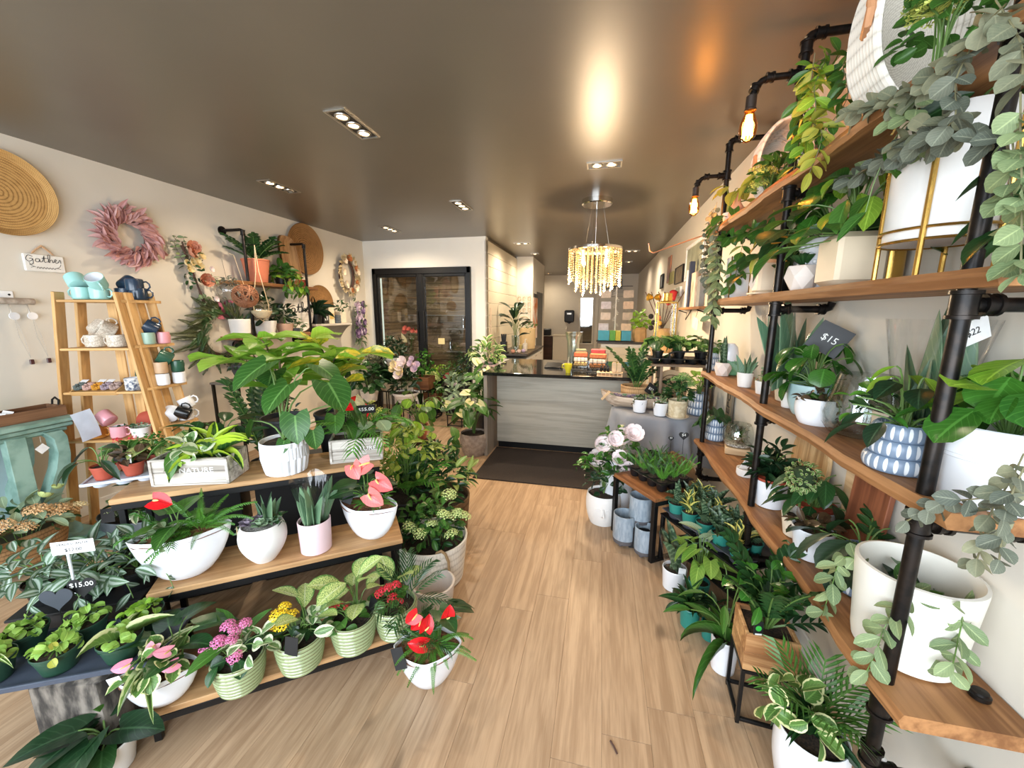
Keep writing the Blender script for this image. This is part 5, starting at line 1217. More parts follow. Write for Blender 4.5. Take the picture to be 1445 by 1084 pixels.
for m_ in ('lav', 'pale'): g.blooms([Vector((g.r.uniform(-.11, .11), -.08, g.r.uniform(-.3, .28))) for i in range(14)], .052, F[m_], 2, (.3, -1, .1))
g.done()
# wall pipe shelf
WX = -3.73; pa = atx(342, 324, WX); pb = atx(428, 342, WX)
t = thing('pipe_wall_shelf', 'two-board wall shelf hung on bent black pipes above the fiddle-leaf fig', 'shelf', (XL, pa.y, 0)); LY = pb.y - pa.y; ox = WX - XL
ZU, ZL = 1.945, 1.36
for k, (y, top, bot) in enumerate(((0, pa.z, 1.26), (LY, pb.z - .02, 1.26))):
    MB().tube([(.012, y, top), (ox - .03, y, top), (ox - .01, y, top - .008), (ox, y, top - .03), (ox, y, bot + .02), (ox - .012, y, bot + .004), (ox - .03, y, bot), (.012, y, bot)], .0155, 12).build('pipe', PIPE, t)
    for z in (top, bot): MB().tube([(.001, y, z), (.013, y, z), (.014, y, z), (.03, y, z)], [.045, .045, .022, .02], 18).build('wall_flange', PIPE, t)
    for z in (ZU - .07, ZL - .07, top - .03): b = MB(); fitting(b, (ox, y, z), (0, 0, 1), .021); b.build('coupling', PIPE, t)
for z in (ZU, ZL): MB().box((ox / 2 + .01, LY / 2, z - .018), (ox + .03, LY + .34, .036), bev=.004).build('shelf_board', SHW, t)
yA = pa.y
def shelfpot(name, label, px, z, r0, r1, h, mat, seed, X=-3.80, style='plain', **k):
    p = atx(px, 400, X); t = thing(name, label, 'plant', (X, p.y, z + .0005)); s = pot(t, r0, r1, h, mat, style=style, **k); return t, Grow(t, s, seed)
t, g = shelfpot('zz_plant', 'terracotta jar of zz plant on the upper wall shelf', 364, ZU, .1, .135, .235, TERRA2, 121, style='plain', lip=.006)
g.pinnate(13, .36, .085, .036, G['deep'], 7, 35, 80, .6); g.done()
t, g = shelfpot('trailing_pothos', 'black pot of trailing lime-splashed pothos on the upper wall shelf', 398, ZU, .06, .08, .1, BLACKP, 122)
g.bush(34, .18, .12, .12, .1, .07, G['mid'], 'heart', (0, 0, .04)); g.bush(16, .2, .12, .14, .1, .07, G['lime'], 'heart', (.04, .02, -.02), low=-.6)
for k in range(5): g.vine([(.05, -.08 + .06 * k, g.z), (.13, -.1 + .07 * k, g.z - .02), (.15, -.1 + .08 * k, g.z - .2)], .05, .09, .065, G['lime'] if k % 2 else G['mid'], 'heart', False)
g.done()
for (px, r, h, m_, lab) in ((416, .05, .1, M('pale blue glaze', (178, 206, 208), .3), 'pale blue cup stacked behind the pothos on the upper wall shelf'), (423, .055, .085, TERRA, 'small terracotta pot at the end of the upper wall shelf')):
    p = atx(px, 400, -3.85); t = tag(MB().lathe([(r * .8, 0), (r, h), (r - .005, h), (r * .78, .006), (.001, .006)], 24).build('small_pot', m_), lab, 'pot'); t.location = (-3.9 if px == 416 else -3.8, p.y, ZU + .0005)
# dough bowl and tray leaning on the wall
p = atx(402, 345, -3.93); t = thing('dough_bowl', 'long wooden dough bowl leaning upright behind the zz plant', 'bowl', (-3.9, p.y, ZU), rot=(0, math.radians(-8), 0)); DB = WOOD('old bowl wood', (190, 150, 104), (140, 100, 62), 'z', .6)
def bowlP(U, V): a = 2 * PI * U; k = V; s_ = abs(math.cos(a)) ** .6 * (1 if math.cos(a) > 0 else -1); c_ = abs(math.sin(a)) ** .5 * (1 if math.sin(a) > 0 else -1); return (.05 - .055 * (1 - k ** 3) + .03, .14 * s_ * k, .31 + .30 * c_ * k)
def bowlQ(U, V): q = bowlP(U, V); return (q[0] - .03 * (1 - V * .2), q[1] * 1.03, .31 + (q[2] - .31) * 1.03)
MB().grid(bowlP, 36, 6).grid(bowlQ, 36, 6).build('bowl_body', DB, t, 50)
p = atx(431, 352, -3.97); woven_tray('woven_wall_tray', 'oval brown seagrass tray standing on the upper wall shelf', Vector((XL + .0, p.y, p.z - .0)), .33, STRAW2, .05)
# hangers at the left post of the wall shelf
HOOK = Vector((WX + .02, yA, 0))
t = thing('hanging_planter', 'macrame hanger with a clear glass bowl of cream sand beside the pipe', 'planter', (WX + .09, yA + .04, ZU)); CORD = M('macrame cord', (206, 184, 150), .9)
MB().ball((0, 0, -.30), .105, 24, 14).build('glass_bowl', CLEAR, t, 180); MB().lathe([(.001, -.395), (.06, -.385), (.098, -.33), (.1, -.31), (.001, -.3)], 24, cap0=False).build('sand', M('cream sand', (222, 206, 170), .9, scale=60), t)
c_ = MB()
for a in range(4): b = a * PI / 2; c_.tube([(0, 0, .38), (.02 * math.cos(b), .02 * math.sin(b), .1), (.1 * math.cos(b), .1 * math.sin(b), -.25), (.09 * math.cos(b), .09 * math.sin(b), -.36), (0, 0, -.42)], .004, 5)
c_.build('cords', CORD, t, kind='stuff'); MB().box((-.03, 0, .38), (.1, .008, .008)).build('hook', PIPE, t)
p = atx(346, 418, WX + .2); t = thing('wicker_ball', 'brown woven twig ball hanging beside the pipe', 'ornament', (WX + .2, p.y, p.z)); mb = MB(); rr = random.Random(3)
for i in range(34):
    x, y, z = frame(Vector((rr.uniform(-1, 1), rr.uniform(-1, 1), rr.uniform(-1, 1))).normalized()); mb.tube([(x * math.cos(a) + z * math.sin(a)) * .115 for a in (2 * PI * j / 18 for j in range(19))], .005, 4, False)
mb.build('twigs', M('wicker brown', (150, 100, 70), .7), t, kind='stuff'); MB().tube([(0, 0, .11), (-.08, 0, .4), (-.14, 0, .42)], .002, 4).build('cord', CORD, t)
p = atx(339, 462, WX + .16); t = thing('hanging_planter', 'small white pot hung on dark cords from the wall shelf', 'planter', (WX + .16, p.y, p.z - .06)); pot(t, .085, .095, .14, MATTE, deep=.02)
c_ = MB()
for a in (.5, 2.6, 4.7): c_.tube([(.09 * math.cos(a), .09 * math.sin(a), .14), (-.15, yA - p.y, 1.93 - p.z + .06)], .002, 4)
c_.build('cords', BLK, t, kind='stuff')
p = atx(329, 410, WX + .1); t = thing('hanging_planter', 'clear glass globe with dark moss hanging at the end of the wall shelf', 'planter', (WX + .06, p.y - .02, p.z)); MB().ball((0, 0, 0), .1, 20, 12).build('glass_bowl', CLEAR, t, 180); g = Grow(t, 0, 7); g.bush(40, .11, .09, .09, .05, .02, G['eucad'], 'lance', (0, 0, .05), low=-.2, stems=0); g.done(); MB().tube([(0, 0, .1), (-.03, 0, .3)], .002, 4).build('cord', BLK, t)
# lower board
t, g = shelfpot('potted_foliage', 'dark leafy plant in a white square pot on the lower wall shelf', 368, ZL, .09, .12, .16, MATTE, 131); g.bush(46, .13, .16, .22, .12, .06, G['dark'], 'oval', (0, 0, .1)); g.done()
t, g = shelfpot('potted_foliage', 'dark leafy plant in a pinkish clay pot on the lower wall shelf', 396, ZL, .07, .1, .12, M('clay pink', (206, 170, 148), .7), 132); g.bush(46, .13, .16, .16, .09, .055, G['dark'], 'oval', (0, -.04, .08)); g.done()
t, g = shelfpot('potted_foliage', 'small grey-green rosette plant before the round sign on the lower wall shelf', 411, ZL, .05, .06, .06, GREY, 133, X=-3.78); g.bush(26, .12, .1, .1, .07, .045, G['sage'], 'oval', (0, 0, .04)); g.done()
p = atx(419, 446, -3.9); t = thing('round_sign', 'round white plank sign with gather in script on the lower wall shelf', 'sign', (-3.88, p.y, ZL + .265), PI / 2)
for k in range(4):
    z0, z1 = -.26 + .13 * k + .001, -.26 + .13 * (k + 1) - .001; P_ = []
    for i in range(9): z = z0 + (z1 - z0) * i / 8; P_.append((math.sqrt(max(0, .26 ** 2 - z * z)), z))
    P_ += [(-x, z) for x, z in reversed(P_)]; MB().prism(P_, -.02, 0).build('plank', WOOD('white plank', (252, 250, 246), (226, 220, 212), 'x', .7), t)
stroke('lettering', [[(x * .36, y * .2 + .02) for x, y in l_] for l_ in SG], .006, INK, t, lambda a, b: (a, -.023, b))
# floating shelf near the corner
p0, p1 = atx(448, 452, -3.8), atx(492, 452, -3.8); t = thing('floating_shelf', 'pale floating shelf of small gifts near the wall corner', 'shelf', (XL, (p0.y + p1.y) / 2, 1.46)); PALE = WOOD('limed board', (206, 200, 190), (176, 168, 156), 'y', .6)
MB().box((.11, 0, -.015), (.22, p1.y - p0.y + .1, .03), bev=.003).build('board', PALE, t); MB().grid(lambda U, V: (.21 - .19 * V ** .7, -.35 + .72 * U, -.03 - .19 * V), 4, 6).build('curved_bracket', M('grey bracket', (150, 146, 138), .6), t)
YS, ZS = (p0.y + p1.y) / 2, 1.4605
t = woven_tray('woven_wall_tray', 'round brown seagrass tray leaning on the small floating shelf', Vector((XL + .01, YS - .05, 1.73)), .27, STRAW2, .04)
t = thing('potted_foliage', 'grassy dark plant in a black pot on the small floating shelf', 'plant', (-3.88, YS - .26, ZS)); z = pot(t, .06, .075, .13, BLACKP, deep=.02); g = Grow(t, z, 4); g.strap(30, .3, .02, G['dark'], 20, 85, (.6, 1.4)); g.done()
t = thing('potted_foliage', 'small bushy plant in a beige square pot on the small floating shelf', 'plant', (-3.9, YS + .27, ZS)); MB().box((0, 0, .085), (.13, .13, .17), bev=.005).build('pot', CREAM, t); g = Grow(t, .17, 5); g.bush(36, .13, .12, .12, .07, .03, G['deep'], 'lance', (0, 0, .05)); g.done()
for i, (dy, w, h, m_, lab) in enumerate(((-.12, .09, .17, M('dark box', (60, 54, 50), .5), 'dark gift box with a pale label on the small floating shelf'), (-.0, .12, .23, M('cream box', (228, 216, 190), .6), 'tall cream gift box on the small floating shelf'))):
    t = thing('gift_box', lab, 'box', (-3.86, YS + dy, ZS)); MB().box((0, 0, h / 2), (.06, w, h), bev=.003).build('carton', m_, t); MB().box((.031, 0, h * .45), (.002, w * .7, h * .35)).build('label', TAGW if i == 0 else M('ochre label', (206, 176, 96), .6), t)
for i in range(3): t = tag(MB().lathe([(.052, 0), (.055, .004), (.055, .036), (.05, .04), (.001, .04)], 24).build('tin', GREY), ('lowest', 'middle', 'topmost')[i] + ' grey round tin of the stack on the small floating shelf', 'tin', 'grey tins'); t.location = (-3.85, YS + .14, ZS + i * .0405)
# low shelf and pots under the fern wreath, behind the bench
t = thing('plant_rack', 'thin dark metal rack with a grey pot under the fern wreath', 'rack', (-3.55, 3.3, 0))
for x in (-.15, .15):
    for y in (-.28, .28): MB().box((x, y, .47), (.022, .022, .94)).build('leg', BLK, t)
for z in (.45, .93): MB().box((0, 0, z), (.34, .6, .02), bev=.003).build('shelf', M('rack grey', (120, 116, 112), .5), t)
t = thing('potted_foliage', 'small-leaved trailing plant in a round slate pot on the dark rack', 'plant', (-3.5, 3.22, .9405)); z = pot(t, .07, .12, .16, M('slate pot', (74, 78, 84), .5, var=.2), style='round'); g = Grow(t, z, 6); g.bush(90, .2, .18, .16, .05, .045, G['dark'], 'round', (0, 0, .06), low=-.5); g.done()
t = thing('zz_plant', 'upright dark zz plant on the floor beside the mug tower', 'plant', (-3.05, 2.9, .0005)); z = pot(t, .1, .13, .24, BLACKP); g = Grow(t, z, 61); g.pinnate(8, .85, .1, .055, G['deep'], 12, 68, 86, .3, .006); g.done()
t = thing('potted_foliage', 'bushy small-leaved dark plant behind the dracaena crate', 'plant', (-2.72, 2.75, .0005)); z = pot(t, .11, .14, .25, BLACKP); g = Grow(t, z, 62); g.bush(150, .22, .2, .33, .07, .035, G['dark'], 'lance', (0, 0, .42), low=-.8); g.done()
# ================================================================ mug tower
BIR = WOOD('birch ply', (216, 174, 116), (186, 142, 88), 'z', .5, .8, vary=.1); BIRH = WOOD('birch ply shelf', (216, 174, 116), (186, 142, 88), 'x', .5, .8, vary=.1)
TA, TB = Vector((-3.64, 1.9, 0)), Vector((-3.12, 2.075, 0)); ax = (TB - TA); TRZ = math.atan2(ax.y, ax.x); TM = (TA + TB) / 2
tw = thing('mug_tower', 'two-sided birch tower shelf of mugs in the left corner', 'shelf unit', TM, TRZ); TZS = (1.70, 1.375, 1.07, .72)
def thalf(z): return .185 + (1.74 - z) * .115
def tlean(z): return (1.74 - z) * .02
HT = 1.75
for sx in (-1, 1):
    for dy, hh in ((0, HT), (.15, HT)):
        x0, x1 = sx * thalf(0), sx * thalf(hh); a = Vector((x0, dy - .0, .0)); b = Vector((x1, dy, hh)); d = (b - a)
        MB().box(a + d / 2, (.02 if sx > 0 else .02, .07, d.length), Euler((0, math.atan2(d.x, d.z), 0)), bev=.003).build('post', BIR, tw)
for z in TZS:
    h = thalf(z) - .012; MB().box((0, .10, z - .01), (2 * h, .26, .018), bev=.004).build('shelf', BIRH, tw)
for x in (-.06, .02): MB().box((x, .235, .87), (.06, .014, 1.74), bev=.003).build('back_slat', BIR, tw)
S2 = []
for z in (1.70, 1.39, 1.09, .8):                       # shelves of the other side, facing the shop
    x = thalf(z); w_ = .2 + (1.74 - z) * .06
    MB().prism([(0, -.03), (.05 + (1.7 - z) * .02, .1), (.07 + (1.7 - z) * .04, .22), (0, .25)], z - .02, z, 'z').build('side_shelf', BIRH, tw).location = (x + .014, .02, 0)
    S2.append((x + .045, z))
x0, x1 = thalf(0) + .02, thalf(HT) + .02
for dy in (.05,): a = Vector((x0, dy, 0)); b = Vector((x1, dy, HT)); d = b - a; MB().box(a + d / 2, (.018, .06, d.length), Euler((0, math.atan2(d.x, d.z), 0)), bev=.003).build('post', BIR, tw)
a = Vector((x0 + .06, .2, 0)); b = Vector((x1 + .02, .2, HT)); d = b - a; MB().box(a + d / 2, (.06, .016, d.length), Euler((0, math.atan2(d.x, d.z), 0)), bev=.003).build('back_slat', BIR, tw)
def twp(x, y, z): c, s_ = math.cos(TRZ), math.sin(TRZ); return Vector((TM.x + x * c - y * s_, TM.y + x * s_ + y * c, z))
def mug(label, x, y, z, mat, inner=None, rz=0, tilt=None, r=.051, h=.084):
    t = thing('mug', label, 'mug', twp(x, y, z + .0006), group='mugs on the birch tower', rot=(tilt[0], tilt[1], rz + TRZ) if tilt else (0, 0, rz + TRZ))
    MB().lathe([(r * .8, 0), (r * .95, .004), (r, .012), (r, h - .002), (r - .002, h), (r - .004, h - .003)], 28).build('body', mat, t)
    MB().lathe([(r - .004, h - .003), (r - .0045, .01), (.001, .006)], 28, cap0=False).build('inside', inner or mat, t)
    MB().tube([(r - .003, 0, h * .82), (r + .016, 0, h * .86), (r + .03, 0, h * .66), (r + .028, 0, h * .4), (r + .014, 0, h * .22), (r - .003, 0, h * .26)], .0055, 8).build('handle', mat, t); return t
MINT = M('mint glaze', (158, 206, 200), .2, var=.06); NAVY = M('navy enamel', (40, 58, 78), .2, var=.2); SPK = M('speckled cream', (216, 206, 190), .4, c2=(176, 162, 144), scale=120); PNK = M('pink enamel', (226, 160, 168), .25, var=.06); DGR = M('bottle green glaze', (52, 92, 72), .2, var=.2); WEN = M('white enamel', (234, 236, 240), .2, var=.03); SGM = M('sage enamel', (150, 178, 160), .3)
FLO = M('blue leaf print', (232, 230, 222), .3, c2=(60, 70, 96), scale=42); BKM = M('black mug glaze', (20, 20, 22), .2)
z1, z2, z3, z4 = TZS
mug('mint mug upright at the outer end of the top tower shelf', -.1, .07, z1, MINT, rz=PI); mug('mint mug upright in the middle of the top tower shelf', .02, .06, z1, MINT, rz=0)
mug('mint mug tipped over on the outer mint mug', -.1, .06, z1 + .092, MINT, WEN, rz=2.6, tilt=(.0, .75)); mug('mint mug tipped against the navy mugs on top', .03, .06, z1 + .088, MINT, WEN, rz=-.5, tilt=(.5, .6))
mug('navy mug upright at the aisle end of the top tower shelf', .19, .16, z1, NAVY, rz=.3); mug('navy mug upside down on the upright navy mug', .18, .15, z1 + .15, NAVY, WEN, rz=.5, tilt=(PI, 0)); mug('navy mug behind the mint mugs on the top shelf', .09, .17, z1, NAVY, rz=1)
mug('navy mug lying on top behind the others', .1, .16, z1 + .09, NAVY, WEN, rz=2, tilt=(.4, .9))
mug('speckled cream mug standing on the second shelf with its handle outward', -.06, .06, z2, SPK, rz=PI, r=.056, h=.085); mug('speckled cream mug standing on the second shelf nearer the post', .08, .06, z2, SPK, rz=PI, r=.056, h=.085)
mug('speckled cream mug tipped open to the room on the second shelf', -.08, .09, z2 + .1, SPK, M('mug brown inside', (128, 112, 92), .3), rz=2.8, tilt=(.9, .2), r=.056, h=.085); mug('speckled cream mug lying across the two on the second shelf', .055, .08, z2 + .098, SPK, rz=.5, tilt=(.3, -1.0), r=.056, h=.085)
mug('blue leaf print mug at the post end of the third shelf', .165, .03, z3, FLO, WEN, rz=-.2, r=.052, h=.09); mug('bottle green mug behind the leaf print mug', .13, .17, z3, DGR, WEN, rz=1.5, r=.05, h=.07); mug('bottle green mug on another green mug on the third shelf', .13, .165, z3 + .073, DGR, WEN, rz=1.2, r=.05, h=.07, tilt=(.25, 0))
mug('pink enamel mug upright on the lowest tower shelf', .0, .04, z4, PNK, WEN, rz=0, r=.048, h=.085); mug('pink enamel mug tipped over on the lowest tower shelf', -.05, .05, z4 + .115, PNK, WEN, rz=2.9, tilt=(.0, .9), r=.048, h=.085); mug('amber mug behind the paper sheet on the lowest tower shelf', -.14, .04, z4, M('amber glaze', (186, 122, 50), .3), rz=0)
x2, zz2 = S2[1]; mug('sage mug on the aisle side second shelf', x2 - .01, .09, zz2, SGM, rz=1.6, r=.04); mug('pink mug on the aisle side second shelf', x2 + .03, .17, zz2, PNK, rz=1.6, r=.04); mug('navy mug lying on the sage and pink mugs', x2 + .02, .15, zz2 + .092, NAVY, rz=.3, tilt=(.2, -1.0))
x2, zz2 = S2[2]; mug('white dipped mug on the aisle side third shelf', x2 - .0, .1, zz2, WEN, rz=1.6, r=.04); mug('white dipped mug beside another on the aisle side third shelf', x2 + .05, .19, zz2, WEN, rz=1.6, r=.04); mug('tan mug on the white dipped mug', x2, .1, zz2 + .086, M('tan glaze', (196, 164, 130), .4), rz=1.6, r=.04); mug('bottle green mug lying highest on the aisle side third shelf', x2 + .03, .17, zz2 + .175, DGR, rz=.4, tilt=(.2, -1.0)); mug('bottle green mug under the lying green mug', x2 + .05, .19, zz2 + .086, DGR, rz=1.6, r=.04)
x2, zz2 = S2[3]; mug('white enamel mug tipped with a dark rim on the aisle side lowest shelf', x2 - .02, .08, zz2 + .045, WEN, rz=2.4, tilt=(.5, .9), r=.05, h=.085); mug('white enamel mug upright on the aisle side lowest shelf', x2 + .02, .2, zz2, WEN, rz=.3, r=.048, h=.085); mug('white enamel mug on top at the aisle side lowest shelf', x2 + .04, .22, zz2 + .09, WEN, rz=.3, tilt=(0, -.4), r=.048); mug('black mug lying on the aisle side lowest shelf', x2 + .09, .14, zz2 + .05, BKM, rz=.3, tilt=(0, -1.1), r=.045, h=.09)
# tray of scrunchies on the third shelf
t = thing('scrunchie_tray', 'shallow wooden tray of card-tied knitted scrunchies on the third tower shelf', 'tray', twp(-.06, .03, z3 + .0006), rot=(.5, 0, TRZ)); TW_ = .29
MB().box((0, .0, .006), (TW_, .11, .008)).build('tray_base', BIRH, t)
for s_ in (-1, 1): MB().box((0, s_ * .055, .016), (TW_, .008, .032), bev=.002).build('tray_side', BIRH, t); MB().box((s_ * TW_ / 2, 0, .016), (.008, .11, .032), bev=.002).build('tray_side', BIRH, t)
for i, c_ in enumerate(((96, 104, 100), (196, 158, 146), (206, 142, 44), (156, 138, 146), (176, 150, 140))):
    t2 = thing('scrunchie', ('grey', 'blush', 'mustard', 'mauve', 'dusty rose')[i] + ' knitted scrunchie in the wooden tray', 'scrunchie', twp(-.06 - .115 + i * .057, .03, z3 + .03), group='knitted scrunchies', rot=(.5, 0, TRZ)); m_ = M('knit %d' % i, c_, .95, var=.3, scale=150, bump=1)
    MB().tube([((.02 + .004 * math.sin(k * 2.4)) * math.cos(a), (.028 + .004 * math.cos(k * 1.7)) * math.sin(a) - .012, .012 + .003 * math.sin(k * 3)) for k, a in ((k, 2 * PI * k / 20) for k in range(21))], .013, 8).build('band', m_, t2)
    if i in (0, 2, 3): MB().box((0, .035, .02), (.045, .036, .0015), bev=.0004).build('card', TAGW, t2)
# plate, small pot on the lowest shelf
t = thing('clay_plate', 'round terracotta plate standing at the back of the lowest tower shelf', 'plate', twp(.1, .19, z4 + .07), TRZ); MB().lathe([(.001, 0), (.06, .002), (.085, .012), (.088, .014), (.062, -.004), (.001, -.004)], 30, rot=TOX, cap0=False).build('disc', TERRA, t)
t = thing('potted_succulent', 'low white pot of trailing succulent on the lowest tower shelf', 'plant', twp(.14, .05, z4 + .0006)); z = pot(t, .05, .058, .07, MATTE); g = Grow(t, z, 17); g.bush(26, .06, .05, .04, .03, .016, G['succ'], 'obov', (0, 0, .01)); g.vine([(-.03, 0, z), (-.08, -.02, z + .03), (-.14, -.03, z + .02)], .02, .032, .026, G['deep'], 'round'); g.done()
# ================================================================ mint console with its things
MNT = M('aged mint paint', (146, 178, 166), .6, c2=(112, 146, 134), scale=9, bump=.15); MNT2 = M('pale blue board', (176, 196, 200), .7, var=.05, scale=4)
CX, CY1 = -3.475, 1.87
t = thing('console_table', 'distressed mint console table with scrolled legs against the left wall', 'table', (CX - .25, 1.2, 0))
MB().box((0, -.05, .905), (.5, 1.45, .03), bev=.006).build('table_top', MNT, t); MB().box((-.01, -.05, .872), (.46, 1.4, .036), bev=.012).build('moulding', MNT, t); MB().box((-.02, -.05, .838), (.42, 1.36, .034), bev=.008).build('frieze', MNT, t)
MB().box((.0, -.05, .035), (.5, 1.5, .07), bev=.012).build('plinth_board', MNT, t); MB().box((-.2, -.05, .46), (.02, 1.3, .78)).build('back_panel', MNT2, t)
LG = [(88, 596), (98, 615), (103, 640), (103, 660), (97, 682), (90, 698), (90, 712), (96, 726), (108, 734), (118, 738), (121, 746), (116, 752), (96, 752), (82, 738), (74, 716), (72, 700), (77, 684), (84, 662), (86, 640), (80, 620), (66, 602), (66, 594)]
def lgp(px, py): p = atx(px, py, CX); return (p.y - 1.2, max(.065, p.z))
PL_ = [lgp(*q) for q in LG]; PL_ = [(y, min(.84, z)) for y, z in PL_]
MB().prism(PL_, .14, .23, 'x').build('scroll_leg', MNT, t, 50); MB().prism([(y - 1.15, z) for y, z in PL_], .14, .23, 'x').build('scroll_leg', MNT, t, 50)
MB().prism(PL_, -.2, -.12, 'x').build('scroll_leg', MNT, t, 50)
MB().box((.17, PL_[0][0] - .2, .46), (.06, .09, .76), bev=.004).build('stile', MNT, t)
BRW = WOOD('brown box wood', (128, 92, 66), (92, 62, 42), 'y', .6)
t = thing('card_box', 'long brown wooden box of white cards with a black handle on the console', 'box', (CX - .18, 1.36, .9205))
for s_ in (-1, 1): MB().box((s_ * .085, 0, .035), (.014, 1.0, .07), bev=.002).build('side_board', BRW, t); MB().box((0, s_ * .495, .035), (.16, .014, .07), bev=.002).build('end_board', BRW, t)
MB().box((0, 0, .006), (.16, .98, .01)).build('base_board', BRW, t); MB().tube([(-.03, .495, .068), (-.03, .5, .1), (0, .5, .118), (.03, .5, .1), (.03, .495, .068)], .006, 8).build('handle', BLK, t)
rr = random.Random(12)
for i in range(14):
    q = tag(MB().box((0, 0, .035), (.12, .0016, .075), bev=.0005).build('card', TAGW), 'white card, number ' + ('fourteen thirteen twelve eleven ten nine eight seven six five four three two one'.split()[i]) + ' from the black handle in the brown console box', 'card', 'white cards in the console box'); q.location = (CX - .18, .95 + i * .05, .933); q.rotation_euler = (-.5 + rr.uniform(-.15, .15), 0, rr.uniform(-.1, .1))
p = atx(105, 603, CX + .03); t = tag(MB().grid(lambda U, V: (.015 + .02 * math.sin(V * 2.5), -.055 + .11 * U + .03 * V, .105 - .2 * V + .02 * U), 4, 8).build('paper_sheet', M('pale blue paper', (206, 216, 232), .7)), 'pale blue paper hanging over the console corner', 'paper'); t.location = (CX, CY1 - .0, .83)
t = thing('hang_tag', 'small white tag hanging under the console top by the scroll leg', 'tag', (CX - .04, 1.68, .782)); MB().box((0, 0, -.04), (.002, .05, .05), Euler((.6, 0, 0)), bev=.0005).build('card', TAGW, t); MB().tube([(0, 0, .0), (0, 0, .04)], .0012, 4).build('string', THIN, t)
# basket of faux flowers on the plinth
p = at(28, 765, .07); BSK = WEAVE('brown seagrass basket', (150, 116, 78), (84, 60, 38), 70, 22)
t = thing('flower_basket', 'brown oval seagrass basket of cream hydrangea on the console plinth', 'basket', (CX + .02, 1.47, .0705)); MB().lathe([(.17, 0), (.19, .01), (.215, .12), (.22, .21), (.21, .212), (.2, .12), (.17, .015)], 36, sx=.55).build('wall', BSK, t); MB().lathe([(.001, .18), (.205, .175)], 24, sx=.55, cap0=False).build('moss', M('moss', (70, 66, 44), .9), t)
g = Grow(t, .18, 18); g.bush(46, .15, .27, .14, .1, .06, G['lamb'], 'oval', (0, 0, .07), low=-.1); g.bush(20, .14, .26, .1, .1, .06, G['deep'], 'oval', (0, 0, .03), low=-.2)
g.heads([(.1, .05, .33), (.12, -.02, .27), (.1, .13, .29), (.11, -.1, .31), (.08, .2, .26)], .06, M('hydrangea antique', (226, 200, 146), .8, c2=(206, 150, 110), scale=40), 60, .2); g.heads([(.1, .24, .27), (.08, -.2, .28)], .055, F['butter'], 50, .22)
g.blooms([(.06, .18, .42), (.05, -.16, .42), (.08, .1, .4), (.1, -.2, .36)], .035, M('bud green', (176, 190, 120), .7), 2); g.done()
# ================================================================ plants before the cooler
WALNUT = WOOD('walnut box', (128, 88, 58), (92, 60, 40), 'x', .5)
def yplant(name, label, px, py, Y, r0, r1, h, mat, seed, style='plain', stand=True, **k):
    """plant whose pot base shows at (px, py) about Y metres into the shop; whatever lifts it is built as its own stand"""
    p = aty(px, py, Y); zb = max(.0, p.z)
    t = thing(name, label, 'plant', (p.x, p.y, zb + .001)); s = pot(t, r0, r1, h, mat, style=style, **k)
    return t, Grow(t, s, seed), p
def stand(label, x, y, z, w, name='plant_stand', mat=None, rz=0):
    """open black metal frame stand of height z"""
    t = thing(name, label, 'plant stand', (x, y, 0), rz, 'black frame plant stands'); m_ = mat or BLK; q = .014
    for sx in (-1, 1):
        for sy in (-1, 1): MB().box((sx * (w / 2 - q / 2), sy * (w / 2 - q / 2), z / 2), (q, q, z), bev=.002).build('leg', m_, t)
    for zz in (z - q / 2, .02):
        for s_ in (-1, 1):
            MB().box((0, s_ * (w / 2 - q / 2), zz), (w - 2 * q, q, q), bev=.002).build('rail', m_, t); MB().box((s_ * (w / 2 - q / 2), 0, zz), (q, w - 2 * q, q), bev=.002).build('rail', m_, t)
    if z > .3: MB().box((0, 0, z - .004), (w - .03, w - .03, .006)).build('plate', m_, t)
    return t
def lifted(name, label, px, py, Y, r0, r1, h, mat, seed, sl, style='plain', **k):
    t, g, p = yplant(name, label, px, py, Y, r0, r1, h, mat, seed, style, **k)
    if p.z > .06: stand(sl, p.x, p.y, p.z, max(.16, r0 * 2 + .03))
    return t, g, p
t, g, p = lifted('potted_foliage', 'dark bushy plant in a tapered white bowl before the left cooler door', 556, 518, 5.75, .07, .17, .16, MATTE, 201, 'black frame stand under the tapered white bowl'); g.bush(90, .2, .17, .28, .14, .05, G['dark'], 'lance', (0, 0, .08)); g.done()
t, g, p = lifted('potted_foliage', 'round dark leaved plant in a small white pot beside the flower bouquet', 522, 566, 4.9, .1, .13, .16, MATTE, 202, 'black frame stand under the round leaved plant'); g.bush(90, .3, .22, .3, .14, .09, G['deep'], 'oval', (-.06, 0, .14)); g.done()
t, g, p = lifted('potted_foliage', 'dark strappy plant in a beige pot before the cooler', 549, 550, 5.3, .11, .15, .14, CREAM, 203, 'black frame stand under the beige pot'); g.strap(46, .34, .05, G['dark'], 10, 85, (.5, 1.4)); g.done()
t, g, p = lifted('flower_arrangement', 'white bowl of yellow, white and pink mixed flowers before the cooler', 573, 568, 5.0, .1, .19, .15, MATTE, 204, 'black frame stand under the mixed flower bowl')
g.bush(80, .19, .16, .24, .12, .05, G['dark'], 'oval', (0, 0, .1)); g.blooms([(-.08, -.1, g.z + .42), (.02, -.12, g.z + .34), (-.13, -.06, g.z + .36)], .07, F['butter'], 3, (0, -1, .4)); g.blooms([(.03, -.06, g.z + .46), (-.02, -.1, g.z + .4), (.0, -.12, g.z + .28)], .07, F['white'], 3, (0, -1, .4)); g.blooms([(.14, -.06, g.z + .44), (.17, -.04, g.z + .36), (.12, 0, g.z + .5), (.19, 0, g.z + .41)], .045, F['pale'], 2, (0, -1, .4)); g.done()
